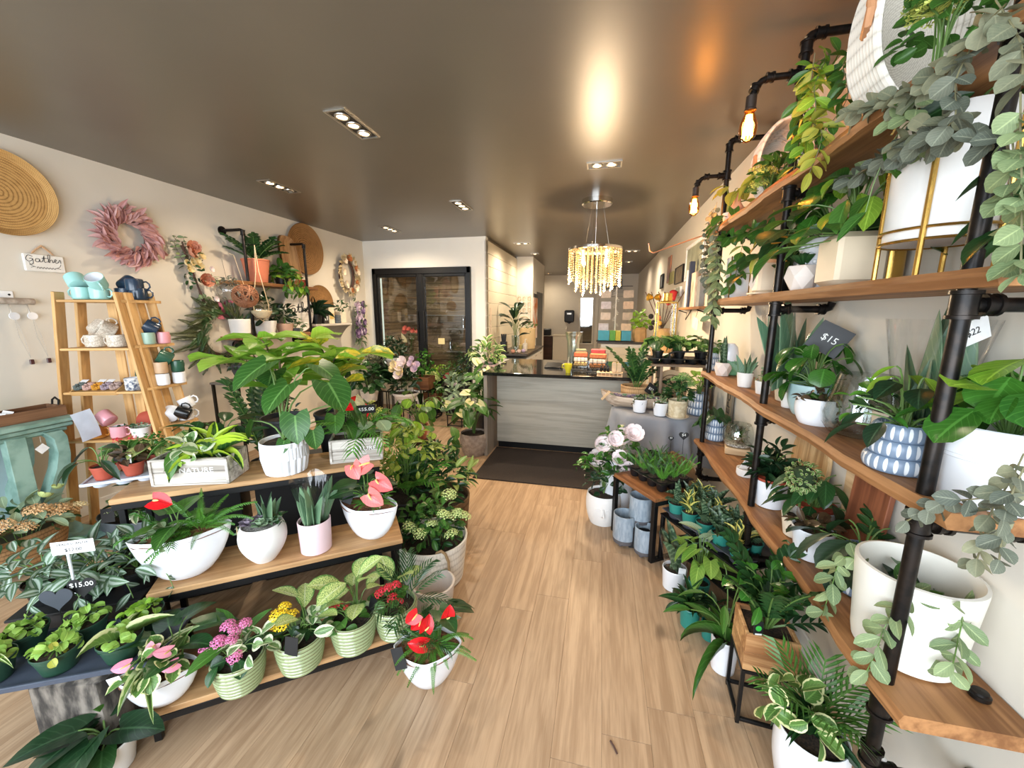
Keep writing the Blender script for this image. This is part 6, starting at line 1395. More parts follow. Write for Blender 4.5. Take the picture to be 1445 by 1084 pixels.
# eucalyptus bundles
p = aty(527, 520, 5.75)
t = thing('bucket', 'dark bucket holding grey eucalyptus bundles in the wall corner', 'bucket', (p.x, p.y, .001)); zb = p.z - .1; MB().lathe([(.12, 0), (.15, zb), (.14, zb), (.115, .02), (.001, .02)], 28).build('wall', BLACKP, t)
for i in range(4):
    t = thing('eucalyptus_bundle', ('pale', 'silvery', 'grey', 'drooping')[i] + ' eucalyptus bundle wrapped in film in the dark corner bucket', 'bundle', (p.x - .07 + .045 * i, p.y + (-.05 if i % 2 else .05), zb - .3)); g = Grow(t, 0, 210 + i)
    for k in range(7): a = k * .9; g.vine([(0, 0, 0), (.02 * math.cos(a), .02 * math.sin(a), .25), (.05 * math.cos(a) + .02 * (i - 1.5), .05 * math.sin(a), .6)], .05, .06, .04, G['euca'], 'round', hang=-.3)
    g.done()
# wooden boxes on black stands
def boxplant(label, px, py, Y, w, h, seed, sl, lab2=None):
    p = aty(px, py, Y); t = thing('wooden_box_planter', label, 'planter', (p.x, p.y, p.z + .001)); 
    for s_ in (-1, 1): MB().box((0, s_ * (w / 2 - .006), h / 2), (w, .012, h), bev=.002).build('side_board', WALNUT, t); MB().box((s_ * (w / 2 - .006), 0, h / 2), (.012, w - .024, h), bev=.002).build('end_board', WALNUT, t)
    MB().box((0, 0, h * .4), (w - .024, w - .024, h * .75)).build('soil', SOIL, t); stand(sl, p.x, p.y, p.z, w - .01); return t, Grow(t, h * .8, seed)
t, g = boxplant('walnut box of upright green shrub, taller of the two box planters', 599, 548, 5.45, .25, .19, 221, 'taller black frame stand under the walnut box'); g.bush(70, .13, .12, .26, .09, .05, G['glossy'], 'oval', (0, 0, .2), low=-.7); g.done()
t, g = boxplant('walnut box of low mossy succulents, shorter of the two box planters', 611, 566, 5.55, .22, .15, 222, 'shorter black frame stand under the walnut box'); g.bush(120, .18, .13, .14, .05, .035, G['mid'], 'round', (0, 0, .05)); g.done()
for (px, py, m_, lab, k) in ((595, 586, PINK, 'pink pot of upright snake plant on the floor near the walnut boxes', 0), (583, 594, M('dusty pink pot', (206, 166, 160), .5), 'dusty pink pot of small succulent on the floor near the pilea stool', 1)):
    q = at(px, py, 0); t = thing('small_pot_plant', lab, 'plant', (q.x, q.y, .001)); z = pot(t, .075, .085, .13, m_); g = Grow(t, z, 225 + k)
    if k == 0: g.strap(7, .3, .045, G['deep'], 72, 88, (0, .25), 'sword', .3)
    else: g.bush(20, .09, .09, .1, .08, .04, G['dark'], 'obov', (0, 0, .02))
    g.done()
# cut flower buckets under the right cooler door
for i, (px, py, Y, lab) in enumerate(((616, 540, 5.85, 'black bucket of white hydrangea and lime greens under the cooler'), (637, 545, 5.75, 'black bucket of dark red flower and mixed greens under the cooler'), (655, 545, 5.6, 'black bucket of tall dark ruscus beside the cooler frame'))):
    p = aty(px, py, Y); t = thing('flower_bucket', lab, 'bucket', (p.x, p.y, .001)); zb = max(.3, p.z); MB().lathe([(.1, 0), (.13, zb), (.12, zb), (.095, .02), (.001, .02)], 24).build('wall', BLACKP, t); g = Grow(t, zb, 230 + i)
    if i == 0: g.bush(60, .15, .12, .2, .06, .03, G['lime'], 'lance', (.05, 0, .1)); g.heads([(-.05, -.08, zb + .12), (-.12, -.02, zb + .1), (.02, -.1, zb + .07)], .1, F['grn'], 70, .2, sz=.9); g.heads([(.0, -.14, zb + .0)], .06, F['white'], 40, .2)
    if i == 1: g.bush(110, .19, .14, .26, .06, .025, G['mid'], 'lance', (0, 0, .12)); g.heads([(-.03, -.12, zb + .15), (.01, -.13, zb + .19)], .07, M('petal dark red', (140, 24, 40), .7, var=.3), 50, .25); g.blooms([(.16, -.1, zb + .12), (.1, -.12, zb + .05)], .04, F['white'], 2)
    if i == 2: g.bush(110, .2, .15, .36, .09, .04, G['dark'], 'oval', (.06, 0, .22)); g.bush(40, .1, .1, .1, .05, .012, G['lime'], 'lance', (-.15, 0, .12))
    g.done()
t, g, p = lifted('dusty_miller', 'silvery grey dusty miller cascading before the counter end', 645, 575, 5.2, .1, .12, .16, MATTE, 240, 'black frame stand under the dusty miller'); g.bush(90, .2, .16, .3, .14, .06, G['lamb'], 'oval', (0, -.05, .06), low=-.9); g.done()
t, g, p = lifted('potted_foliage', 'cream-edged leafy plant in a white pointed pot at the counter end', 687, 530, 4.95, .07, .15, .16, PINK, 241, 'black frame stand under the white pointed pot'); g.bush(70, .22, .2, .26, .12, .065, G['vari'], 'oval', (0, 0, .1)); g.bush(20, .2, .2, .2, .12, .06, G['deep'], 'oval', (-.04, 0, .08)); g.done()
STONE = M('stone pot', (176, 160, 146), .7, c2=(150, 134, 122), scale=26, bump=.3)
q = at(667, 640, 0); t = thing('anthurium', 'cream anthurium in a stone pot on the floor at the counter corner', 'plant', (q.x + .02, q.y, .001)); z = pot(t, .12, .155, .26, STONE, style='round'); g = Grow(t, z, 242)
g.stalked(26, .42, .26, .2, .14, G['mid'], 'heart', pitch=(-.9, .3)); g.anthurium([(-.3, -.1, z + .36), (.02, -.15, z + .42), (-.02, -.1, z + .5), (.1, -.12, z + .4), (-.1, -.2, z + .3)], .11, F['cream'], SPX2, face=(-.1, -.8, .6)); g.vine([(-.08, -.08, z), (-.18, -.14, z + .02), (-.22, -.18, z - .15)], .08, .12, .09, G['mid'], 'heart', False); g.done()
q = at(690, 617, 0); t = thing('anthurium', 'taller cream anthurium in a dark pot behind the stone pot', 'plant', (-1.42, 4.72, .001)); z = pot(t, .13, .16, .34, BLACKP); g = Grow(t, z, 243)
g.stalked(26, .62, .22, .2, .13, G['mid'], 'heart', pitch=(-.9, .4)); g.anthurium([(-.05, -.14, z + .68), (.05, -.14, z + .62), (-.02, -.18, z + .5), (.08, -.16, z + .45)], .11, F['cream'], SPX2, face=(0, -1, .4)); g.done()
# cooler contents
t = thing('vase', 'glass vase of salmon ranunculus and a calla lily inside the cooler', 'vase', (-3.35, YC + .3, .86)); MB().lathe([(.05, 0), (.06, .03), (.055, .2), (.065, .3), (.06, .3), (.05, .2), (.05, .02), (.001, .02)], 24).build('glass', CLEAR, t, 60); g = Grow(t, .02, 250)
g.blooms([(.02, -.05, .46), (.09, -.03, .44), (-.06, -.03, .47), (.15, -.02, .41), (-.1, 0, .42), (.05, .04, .43)], .05, F['salmon'], 3, (0, -1, .4), True); leaf(t, leaf_mesh('heart', F['cream'], -.6, .9), (-.12, -.06, .24), (-.3, -.3, 1), .16, .09, name='spathe'); g.bush(10, .08, .08, .1, .1, .02, G['mid'], 'lance', (.12, 0, .35)); g.done()
t = thing('plinth', 'pale low block under the vase inside the cooler', 'plinth', (-3.3, YC + .35, FZ0)); MB().box((0, 0, .2), (.5, .36, .398), bev=.01).build('body', MATS['cooler shell'], t)
for i, x in enumerate((-2.9, -2.62, -2.4, -2.22)):
    z_ = FZ0 + (.866 if i % 2 else .426); t = tag(MB().lathe([(.04, 0), (.05, .01), (.05, .12), (.035, .16), (.045, .22), (.04, .22), (.03, .16), (.044, .12), (.044, .02), (.001, .02)], 20).build('glass_vase', GLASS('vase glass', (.9, .94, .92), .05, .2)), ('clear vase at the mullion end of the lower cooler shelf', 'clear vase at the mullion end of the upper cooler shelf', 'clear vase at the far end of the lower cooler shelf', 'clear vase at the far end of the upper cooler shelf')[i], 'vase'); t.location = (x, YC + 1.1, z_ + .001)
# bush between bench and pilea
t, g = None, None
c = benchpt(1.13, 1.02, 0); t = thing('croton_bush', 'yellow-green speckled bush behind the second NATURE crate', 'plant', (c.x, c.y, .001)); z = pot(t, .14, .18, .36, BLACKP); g = Grow(t, z, 260); g.bush(120, .22, .22, .22, .07, .04, LEAF('leaf croton', (52, 96, 34), (96, 132, 46), edge=(180, 190, 76), pattern='speckle'), 'oval', (0, 0, .3), low=-.6); g.fronds(12, .36, .6, G['fern'], 55, 85, .8, 'palm'); g.stalked(8, .55, .12, .1, .075, G['lime'], 'round', hmin=.7); g.done()
# ================================================================ sales counter top
ZC = .9765
def onctr(px, py, z=ZC): return at(px, py, z)
WIRE = M('black wire', (24, 22, 22), .4, .6)
for i, (px, py, w, rz, cols, lab) in enumerate(((818, 523, .17, .12, ((196, 92, 60), (226, 216, 200), (206, 176, 120)), 'wire basket of rust and cream tea towels by the yellow mug'), (843, 526, .2, -.1, ((190, 110, 70), (224, 210, 190), (176, 116, 70)), 'wire basket of terracotta and cream tea towels by the wooden rack'))):
    p = onctr(px, py); t = thing('wire_basket', lab, 'basket', (p.x, p.y + .1, ZC), rz, 'wire towel baskets')
    mb = MB(); hh = .2
    for k in range(5):
        x = -w / 2 + w * k / 4
        mb.tube([(x, -.075, .004), (x, -.06, hh * .75)], .0022, 4); mb.tube([(x, .075, .004), (x, .075, hh)], .0022, 4)
    for z in (.004, hh * .4, hh * .75):
        y = -.075 + .02 * z / hh; mb.tube([(-w / 2, .075, z), (-w / 2, y, z), (w / 2, y, z), (w / 2, .075, z)], .0022, 4)
    for k in range(4):
        x = -w / 2 + w * (k + .5) / 4; mb.tube([(x - w / 8, -.072, hh * .1), (x, -.068, hh * .3), (x - w / 8, -.064, hh * .5)], .0022, 4); mb.tube([(x + w / 8, -.072, hh * .1), (x, -.068, hh * .3), (x + w / 8, -.064, hh * .5)], .0022, 4)
    mb.build('wires', WIRE, t, kind='stuff'); MB().box((0, 0, .004), (w + .04, .2, .006), bev=.002).build('slate_base', BLK, t)
    for k, c_ in enumerate(cols):
        z = (.14, .085, .035)[k]; q = thing('tea_towel', ('rust', 'cream', 'sand', 'terracotta', 'ivory', 'brown')[i * 3 + k] + ' folded tea towel in the ' + ('first' if i == 0 else 'second') + ' wire basket', 'towel', (p.x - .045 * math.sin(rz) * 0, p.y + .1, ZC), rz, 'folded tea towels')
        MB().box((0, -.02 + .03 * z / .14, z + .028), (w - .02, .08, .05 if k else .06), Euler((-.15, 0, 0)), bev=.012).build('folded_cloth', M('towel %d%d' % (i, k), c_, .9, var=.25, scale=30), q)
    q = tag(MB().box((0, 0, 0), (w - .04, .05, .09), bev=.012).build('folded_towel', M('olive towel' if i == 0 else 'wine towel', (96, 104, 84) if i == 0 else (150, 62, 66), .9)), 'olive green folded towel at the back of the first basket' if i == 0 else 'wine red folded towel at the back of the second basket', 'towel'); q.location = (p.x, p.y + .155, ZC + .19 + .01 * i); q.rotation_euler = (-.1, 0, rz)
p = onctr(806, 521); t = thing('glass_vase', 'tall clear crinkled glass vase on the sales counter', 'vase', (p.x, p.y + .22, ZC)); MB().lathe([(.055, 0), (.065, .02), (.075, .3), (.1, .42), (.095, .42), (.07, .3), (.058, .03), (.001, .02)], 24, mod=lambda a, i: 1 + .05 * math.cos(a * 7) * (i > 2)).build('glass', GLASS('vase glass'), t, 60)
p = onctr(801, 527); t = thing('yellow_mug', 'small yellow mug on the sales counter by the towel basket', 'mug', (p.x, p.y + .05, ZC)); YM = M('yellow glaze', (214, 200, 50), .25); MB().lathe([(.026, 0), (.026, .02), (.04, .05), (.044, .1), (.04, .1), (.036, .05), (.001, .045)], 24).build('body', YM, t); MB().tube([(-.04, 0, .09), (-.065, 0, .085), (-.065, 0, .055), (-.04, 0, .05)], .005, 8).build('handle', YM, t)
p = onctr(780, 520); t = thing('card_terminal', 'black flat payment tray with receipts on the sales counter', 'terminal', (p.x, p.y + .1, ZC), -.1); MB().box((0, 0, .02), (.2, .15, .03), Euler((.25, 0, 0)), bev=.006).build('body', BLK, t); MB().box((.0, .1, .025), (.2, .1, .012), bev=.003).build('receipts', TAGW, t)
p = onctr(862, 533); t = thing('wooden_rack', 'pale wooden rack of small black bottles on the sales counter', 'rack', (p.x - .01, p.y + .08, ZC), -.06); PLY = M('pale wood', (222, 186, 142), .55, var=.1, scale=8, stretch=(1, 6, 6))
for z in (.006, .04): MB().box((0, 0, z), (.26, .09, .012), bev=.003).build('board', PLY, t)
for k in range(7): MB().box((-.12 + k * .04, -.038, .022), (.008, .01, .024)).build('spindle', PLY, t)
for k in range(3):
    q = thing('dropper_bottle', ('first', 'second', 'third')[k] + ' small black bottle from the towel basket in the wooden rack', 'bottle', (p.x - .1 + k * .036, p.y + .08, ZC + .0465), group='black bottles in the wooden rack'); MB().lathe([(.014, 0), (.015, .003), (.015, .035), (.007, .042)], 14).build('body', BKM, q); MB().lathe([(.008, .042), (.008, .054), (.004, .066), (.001, .068)], 12).build('cap', BKM, q)
for k in range(2):
    q = tag(MB().prism([(-.022, 0), (.022, 0), (.022, .09), (.014, .104), (-.014, .104), (-.022, .09)], -.008, .008).build('wooden_block', PLY), ('first', 'second')[k] + ' rounded wooden block beside the black bottles', 'block'); q.location = (p.x + .03 + k * .05, p.y + .08, ZC + .0465)
# ================================================================ work cabinet top and rear counter
ZK = .924
def rubber(x, y, z):
    t = thing('rubber_plant', 'dark rubber plant in a clear vase on the drawer cabinet', 'plant', (x, y, z)); MB().lathe([(.05, 0), (.06, .02), (.07, .3), (.065, .3), (.05, .02), (.001, .02)], 20).build('vase', GLASS('vase glass'), t, 60); g = Grow(t, .1, 270); g.stalked(22, .72, .16, .26, .12, G['dark'], 'obov', hmin=.25, pitch=(.1, 1.2)); g.done()
rubber(-1.5, 6.85, ZK)
p = aty(749, 490, 7.3); t = thing('crock', 'tall beige crock of green sprigs on the drawer cabinet', 'crock', (-1.42, 7.6, ZK)); z = pot(t, .15, .16, .4, M('beige crock', (222, 194, 146), .6, var=.06)); g = Grow(t, z, 271); g.bush(24, .17, .15, .1, .09, .03, G['mid'], 'lance', (0, 0, .02)); g.done()
t = thing('soap_bottle', 'pale pump bottle in front of the beige crock', 'bottle', (-1.36, 7.05, ZK)); MB().lathe([(.04, 0), (.045, .01), (.045, .14), (.015, .16), (.012, .19)], 20).build('body', M('milky plastic', (236, 224, 206), .3), t); MB().tube([(0, 0, .19), (0, 0, .22), (.03, 0, .222)], .006, 8).build('pump', TAGW, t)
t = thing('knife_block', 'black utensil holder standing by the shiplap wall', 'holder', (-1.68, 6.72, ZK)); MB().box((0, 0, .1), (.11, .1, .2), bev=.01).build('block', BLK, t)
for k in range(3): MB().box((-.03 + .03 * k, 0, .26), (.025, .035, .14), Euler((0, .1 * (k - 1), 0)), bev=.005).build('handle', BLK, t)
t = thing('candle', 'short yellow candle in a glass on the drawer cabinet', 'candle', (-1.44, 7.15, ZK)); MB().lathe([(.05, 0), (.05, .11), (.001, .11)], 20).build('wax', M('candle wax', (230, 206, 130), .5), t); MB().tube([(0, 0, .11), (0, 0, .125)], .002, 5).build('wick', INK, t)
for k, (x, y) in enumerate(((-1.5, 6.66), (-1.4, 6.7), (-1.34, 6.8))):
    t = tag(MB().ball((0, 0, .035), .04, 14, 8, .8).build('gift_pouch', M('pouch %d' % k, ((206, 150, 130), (222, 200, 190), (196, 176, 206))[k], .8)), ('coral', 'cream', 'lilac')[k] + ' small pouch at the front of the drawer cabinet', 'pouch'); t.location = (x, y, ZK)
t = tag(MB().box((0, 0, .012), (.24, .16, .024), bev=.004).build('notepad', M('black pad', (34, 32, 30), .5)), 'dark notepad at the front corner of the drawer cabinet', 'notepad'); t.location = (-1.7, 6.62, ZK)
t = thing('hanging_tag_bunch', 'pale tag and ribbon bunch hanging on the shiplap wall', 'tag', (-1.828, 6.4, 1.5)); MB().box((.004, 0, .1), (.004, .09, .2), bev=.002).build('tag_card', M('kraft pale', (232, 212, 190), .8), t); MB().tube([(.004, 0, 0), (.006, .01, -.2), (.006, .015, -.3)], .008, 6).build('ribbon', M('kraft pale'), t)
# letter art on nook wall, orange print on the nook side
t = thing('letter_art', 'cut-out cream letter wall art on the nook wall', 'art', (-1.66, 8.49, 1.62)); LTR = M('letter cream', (206, 188, 150), .6)
for k in range(9):
    x, z = -.11 + .11 * (k % 3), .3 - .12 * (k // 3); MB().tube([(x + .035 * math.cos(a), -.008, z + .042 * math.sin(a)) for a in (2 * PI * j / 12 for j in range(10 if k % 2 else 13))], .007, 5).build('letter', LTR, t)
MB().tube([(.12 * math.cos(a), -.008, -.2 + .12 * math.sin(a)) for a in (2 * PI * j / 24 for j in range(25))], .008, 6).build('ring', LTR, t); MB().tube([(-.14, -.008, -.34), (-.14, -.008, .38), (.14, -.008, .38), (.14, -.008, -.34), (-.14, -.008, -.34)], .005, 5).build('frame', LTR, t)
t = thing('wall_print', 'orange and white abstract print on the nook side wall', 'print', (-1.485, 8.85, 1.5)); MB().box((.008, 0, 0), (.016, .5, .9), bev=.003).build('panel', M('orange print', (212, 120, 54), .6, c2=(236, 226, 214), scale=5), t); MB().box((.008, 0, .5), (.016, .46, .08), bev=.003).build('top_strip', BLK, t)
# sink bench before the rear wall
t = thing('wash_stand', 'cream wash stand with a tap and a dark cabinet beside it', 'sink', (-1.12, 11.8, 0)); MB().box((.1, 0, .5), (.75, .5, .9), bev=.01).build('body', DRM, t); MB().box((.1, 0, .965), (.8, .55, .03), bev=.006).build('worktop', CREAM, t); MB().box((-.5, 0, .48), (.42, .5, .9), bev=.006).build('dark_cabinet', DKW, t); MB().tube([(.1, .1, .98), (.1, .1, 1.15), (.1, 0, 1.2), (.1, -.06, 1.14)], .014, 8).build('tap', STEEL, t); MB().box((-.5, -.1, 1.06), (.3, .2, .2), bev=.02).build('black_box', BLK, t)
# card rack with boxes on the rear counter
ZR = 1.1035
t = thing('card_rack', 'white wire spinner rack of greeting cards on the rear counter', 'card rack', (.24, 7.62, ZR)); WW = M('white wire', (232, 228, 220), .5)
MB().tube([(0, 0, .0), (0, 0, 1.0)], .012, 8).build('pole', WW, t)
sp_ = MB()
for k in range(24): a = k * .8; sp_.tube([(.06 * math.cos(a), .06 * math.sin(a), .28 + k * .03), (.0, 0, .3 + k * .03)], .004, 4)
sp_.build('wire_holders', WW, t, kind='stuff'); MB().tube([(-.25, -.04, 1.0), (.28, -.04, 1.0)], .006, 6).build('top_rail', BLK, t)
rr = random.Random(5)
for k in range(8):
    x, z = (-.19 if k % 2 == 0 else .2), .86 - .2 * (k // 2); MB().box((x + rr.uniform(-.02, .02), -.06, z), (.18, .006, .135), Euler((-.15, 0, 0)), bev=.001).build('card', M('card tone %d' % (k % 4), ((222, 206, 192), (206, 186, 168), (216, 208, 214), (226, 196, 170))[k % 4], .7, var=.2, scale=20), t)
for k, (x, w, c_) in enumerate(((-.2, .2, (52, 164, 192)), (-.04, .1, (84, 164, 56)), (.06, .09, (196, 190, 60)), (.2, .17, (58, 160, 190)))):
    q = tag(MB().box((0, 0, .09), (w, .2, .18), bev=.004).build('gift_box', M('box colour %d' % k, c_, .5)), ('wide turquoise box at the nook end under the card rack', 'green box under the card rack', 'yellow box under the card rack', 'turquoise box under the card rack next to the kraft bag')[k], 'box'); q.location = (.24 + x, 7.52, ZR + .02)
t = tag(MB().box((0, 0, .009), (.66, .24, .017), bev=.003).build('base_tray', BLK), 'black tray under the coloured boxes on the rear counter', 'tray'); t.location = (.24, 7.52, ZR + .0005)
t = thing('kraft_bag_plant', 'lime leafy plant in a folded kraft bag on the rear counter', 'plant', (.68, 7.55, ZR)); MB().lathe([(.1, 0), (.13, .1), (.12, .22), (.14, .26), (.13, .26), (.11, .2), (.001, .2)], 8).build('bag', M('kraft paper', (206, 166, 114), .85, var=.15), t, 20); g = Grow(t, .2, 280); g.bush(50, .17, .15, .22, .12, .08, G['lime'], 'oval', (0, 0, .12)); g.done()
# ================================================================ right wall beyond the shelf
def wframe(label, a, b, mat, inner, name='picture_frame', inset=.1, lean=0):
    p0, p1 = atx(*a, XR - .012), atx(*b, XR - .012); y0, y1 = sorted((p0.y, p1.y)); z0, z1 = sorted((p0.z, p1.z))
    w, h = y1 - y0, z1 - z0; t = thing(name, label, 'picture', (XR - .003, (y0 + y1) / 2, z0), -PI / 2); e = min(w, h) * inset
    if inset:
        for s_ in (-1, 1): MB().box((s_ * (w / 2 - e / 2), -.015, h / 2), (e, .028, h), bev=.003).build('frame_side', mat, t); MB().box((0, -.015, h / 2 + s_ * (h / 2 - e / 2)), (w - 2 * e, .028, e), bev=.003).build('frame_rail', mat, t)
    MB().box((0, -.01, h / 2), (w - 2 * e, .016, h - 2 * e), bev=.001).build('print', inner, t); return t
PR1 = M('grey print', (176, 180, 160), .4, c2=(126, 130, 112), scale=3); PR2 = M('landscape print', (84, 100, 120), .6, c2=(196, 128, 84), scale=2.2)
wframe('large white framed print on the wall before the pipe shelf', (967, 398), (997, 330), TAGW, PR1, inset=.09)
wframe('narrow blue and orange canvas on the wall, farther than the white frame', (941, 400), (948, 360), TAGW, PR2, inset=0)
wframe('small dark framed picture on the wall beside the blue canvas', (932, 408), (937, 386), BLK, M('slate print', (110, 116, 122), .6), inset=.12)
wframe('green print leaning on the wall between the canvas and the grey picture', (944, 402), (951, 382), TAGW, M('olive print', (136, 140, 84), .6, c2=(170, 160, 110), scale=4), inset=0)
wframe('grey brown unframed picture below the white frame', (953, 402), (966, 372), BLK, M('brown print', (150, 136, 116), .6, c2=(96, 90, 80), scale=5), inset=.04)
wframe('pale green picture low on the wall above the gold lantern', (953, 420), (962, 404), TAGW, M('pale print', (176, 186, 176), .6), inset=.05)
p0, p1 = atx(964, 427, .95), atx(998, 427, .95)
t = thing('wall_ledge', 'wooden wall ledge of frames behind the gold lantern', 'shelf', (XR, (p0.y + p1.y) / 2, 1.685)); LW = p0.y - p1.y if p0.y > p1.y else p1.y - p0.y; MB().box((-.085, 0, -.012), (.17, LW + .2, .024), bev=.003).build('board', SHW, t)
for s_ in (-1, 1): MB().tube([(-.004, s_ * LW * .4, -.024), (-.06, s_ * LW * .4, -.14), (-.05, s_ * LW * .4, -.06), (-.14, s_ * LW * .4, -.03)], .007, 6).build('scroll_bracket', BLK, t)
yl, zl = (p0.y + p1.y) / 2, 1.6855
for k, (dy, h, w, m_, lab) in enumerate(((.35, .42, .05, TAGW, 'white book standing at the far end of the wall ledge'), (.22, .5, .06, M('navy cover', (46, 54, 78), .5), 'navy book leaning on the wall ledge'), (-.02, .36, .2, M('birch print', (214, 196, 176), .6, c2=(120, 96, 76), scale=14, stretch=(1, 1, .3)), 'birch tree print block on the wall ledge'), (-.28, .3, .12, M('grey block', (120, 124, 126), .5), 'small grey block at the near end of the wall ledge'))):
    t = tag(MB().box((0, 0, h / 2), (.05, w, h), bev=.003).build('ledge_block', m_), lab, 'book' if k < 2 else 'art block'); t.location = (XR - .08, yl + dy, zl)
t = thing('note_card', 'small handwritten note card hanging under the wall ledge', 'card', (XR - .1, yl - .25, 1.52)); MB().box((0, 0, 0), (.003, .26, .12), Euler((.15, 0, 0)), bev=.001).build('card', M('cream note', (232, 214, 196), .8), t); MB().tube([(.0, 0, .06), (.02, 0, .14)], .002, 4).build('string', BLK, t)
t = thing('display_hook', 'long copper display hook rod reaching over the aisle from the wall', 'hook', (XR, 3.36, 2.29)); MB().tube([(0, 0, 0), (-.35, -.0, -.1), (-.62, 0, -.19), (-.66, 0, -.205), (-.69, 0, -.19), (-.7, 0, -.13)], .005, 8).build('rod', M('copper rod', (196, 150, 122), .35, .8), t); MB().tube([(0, 0, 0), (-.01, 0, 0)], .02, 14).build('wall_plate', BLK, t)
# gift branch display on the far right wall
t = thing('gift_display', 'twig display of gold bow, red charm and dark pompoms on the far wall', 'display', (.79, 5.6, 1.1)); MB().lathe([(.12, 0), (.14, .03), (.1, .3), (.11, .32), (.001, .32)], 20).build('kraft_pot', M('kraft paper'), t); tw_ = MB()
for k in range(7): tw_.tube([(0, 0, .3), (-.12 + .04 * k, .03 * math.sin(k), .55), (-.24 + .08 * k, .05 * math.sin(k * 2), .8)], .006, 5)
tw_.build('twigs', M('twig brown'), t, kind='stuff')
for s_ in (-1, 1): MB().lathe([(.001, 0), (.035, .03), (.05, .08), (.001, .1)], 12, (0, 0, 0), rot=Euler((.3, s_ * 1.4, 0)).to_matrix()).build('bow_loop', M('gold foil', (222, 176, 70), .25, .8), t).location = (-.14, -.06, .72)
for k, (x, z, c_) in enumerate(((-.16, .48, (24, 22, 22)), (-.12, .4, (26, 24, 24)), (-.15, .33, (28, 26, 24)), (-.06, .46, (206, 120, 96)), (-.05, .39, (226, 170, 60)))): MB().ball((x, -.08, z), .034, 10, 8).build('pompom', M('pompom %d' % k, c_, .9), t)
for k, (x, z) in enumerate(((.05, .62), (.1, .68))): MB().lathe([(.001, 0), (.03, .01), (.05, .12), (.02, .14)], 12, (x, -.06, z)).build('red_charm', M('red felt', (170, 30, 34), .8), t)
t = thing('pedestal', 'pale pedestal under the twig gift display', 'pedestal', (.79, 5.6, 0)); MB().box((0, 0, .55), (.28, .3, 1.098), bev=.006).build('body', WHC, t)
# ================================================================ round table with the grey cloth
TX, TY, TR, TZT = .555, 3.84, .43, .74
t = thing('round_table', 'dark round pedestal table under the grey cloth beside the counter', 'table', (TX, TY, 0)); DT = M('black lacquer', (30, 27, 25), .2, var=.2)
MB().lathe([(.001, TZT - .05), (TR - .03, TZT - .05), (TR, TZT - .04), (TR, TZT - .012), (TR - .01, TZT), (.001, TZT)], 56, cap0=False).build('table_top', DT, t); MB().lathe([(.26, 0), (.26, .03), (.06, .06), (.05, .4), (.06, .69), (.001, .69)], 28).build('pedestal', DT, t)
def clothP(U, V):
    a = math.radians(-168 + 132 * U); r = TR * (.25 + .78 * min(1, V / .45)); k = max(0, (V - .45) / .55); f = .015 * k + .05 * k * math.sin(U * 26 + 1.5 * math.sin(U * 9))
    r += f + .05 * k; return (r * math.cos(a), r * math.sin(a), TZT + .006 - (.36 + .1 * math.sin(U * 7 + .6)) * k - (.004 if V > .42 else 0))
t = tag(MB().grid(clothP, 90, 18).build('tablecloth', M('grey linen', (150, 152, 156), .85, c2=(132, 134, 140), scale=3, bump=.3, bscale=420), None, 180), 'grey linen cloth draped over the front of the round table', 'tablecloth'); t.location = (TX, TY, 0)
for (px, py, s_, lab) in ((965, 615, .07, 'black heart sign on a stick in the fern tray'), (947, 619, .04, 'small black tag sign on a stick in the fern tray')):
    p = aty(px, py, 2.98); q = thing('heart_price_sign', lab, 'sign', (p.x, p.y, .523)); h = heart(q, s_, TAGB); h.location = (0, 0, p.z - .523); text('lettering', '$4', s_ * .4, CHALK, h, (0, -.002, .005), (PI / 2, 0, 0), .0003); MB().tube([(0, .002, -s_ * .3), (.0, .002, -(p.z - .523))], .0016, 5).build('stick', BLK, h)
ZT = TZT + .0105
DRIFT = WOOD('driftwood', (222, 204, 182), (170, 150, 130), 'x', .8)
p = at(905, 585, ZT); t = thing('driftwood_bowl', 'long whitewashed driftwood bowl of lilac succulents on the grey cloth', 'bowl', (.315, 3.72, ZT), -.12)
def boatQ(U, V):
    a = 2 * PI * U; c_, s_ = math.cos(a), math.sin(a); k = math.sin(V * PI / 2 + .001); return (.3 * c_ * (.55 + .45 * k), .1 * s_ * abs(s_) ** .2 * k, .11 * V ** 1.5 + .05 * max(0, -c_) ** 3 * V)
MB().grid(boatQ, 40, 8).grid(lambda U, V: tuple(Vector(boatQ(U, .95 - .5 * V)) * .93 + Vector((0, 0, .01))), 40, 4).build('bowl_body', DRIFT, t, 60); MB().lathe([(.001, .085), (.26, .075)], 24, sy=.32, cap0=False).build('soil', SOIL, t)
g = Grow(t, .085, 301)
for k in range(11): g.succulent((-.2 + .04 * k, -.02 + .04 * (k % 2), .085), .05, G['succp'] if k % 3 else G['succ'])
g.bush(14, .1, .05, .05, .06, .02, G['eucag'], 'lance', (.18, 0, .02)); g.done(); MB().box((-.245, -.07, .11), (.022, .012, .12), Euler((.3, .7, 0)), bev=.002).build('wooden_clip', PLY, t)
for k, (px, py, lab) in enumerate(((902, 581, 'small white pot with a black mark before the driftwood bowl'), (931, 586, 'small white pot with trailing sprig next to the cream patterned pot'))):
    t, g, u = potted('succulent_pot', lab, 'plant', px, py, ZT, 17, 21, 18, WHITE, 303 + k, deep=.01); g.bush(14, .045, .04, .03, .045, .016, G['succ' if k else 'deep'], 'lance', (0, 0, .01)); g.vine([(-.02, -.02, g.z), (-.05, -.04, g.z + .02), (-.06, -.045, g.z - .02)], .02, .025, .012, G['brown'], 'lance'); MB().box((.014, -.058 if k == 0 else -.05, g.z * .8), (.008, .003, .018), Euler((0, .5, 0))).build('mark', INK, t); g.done()
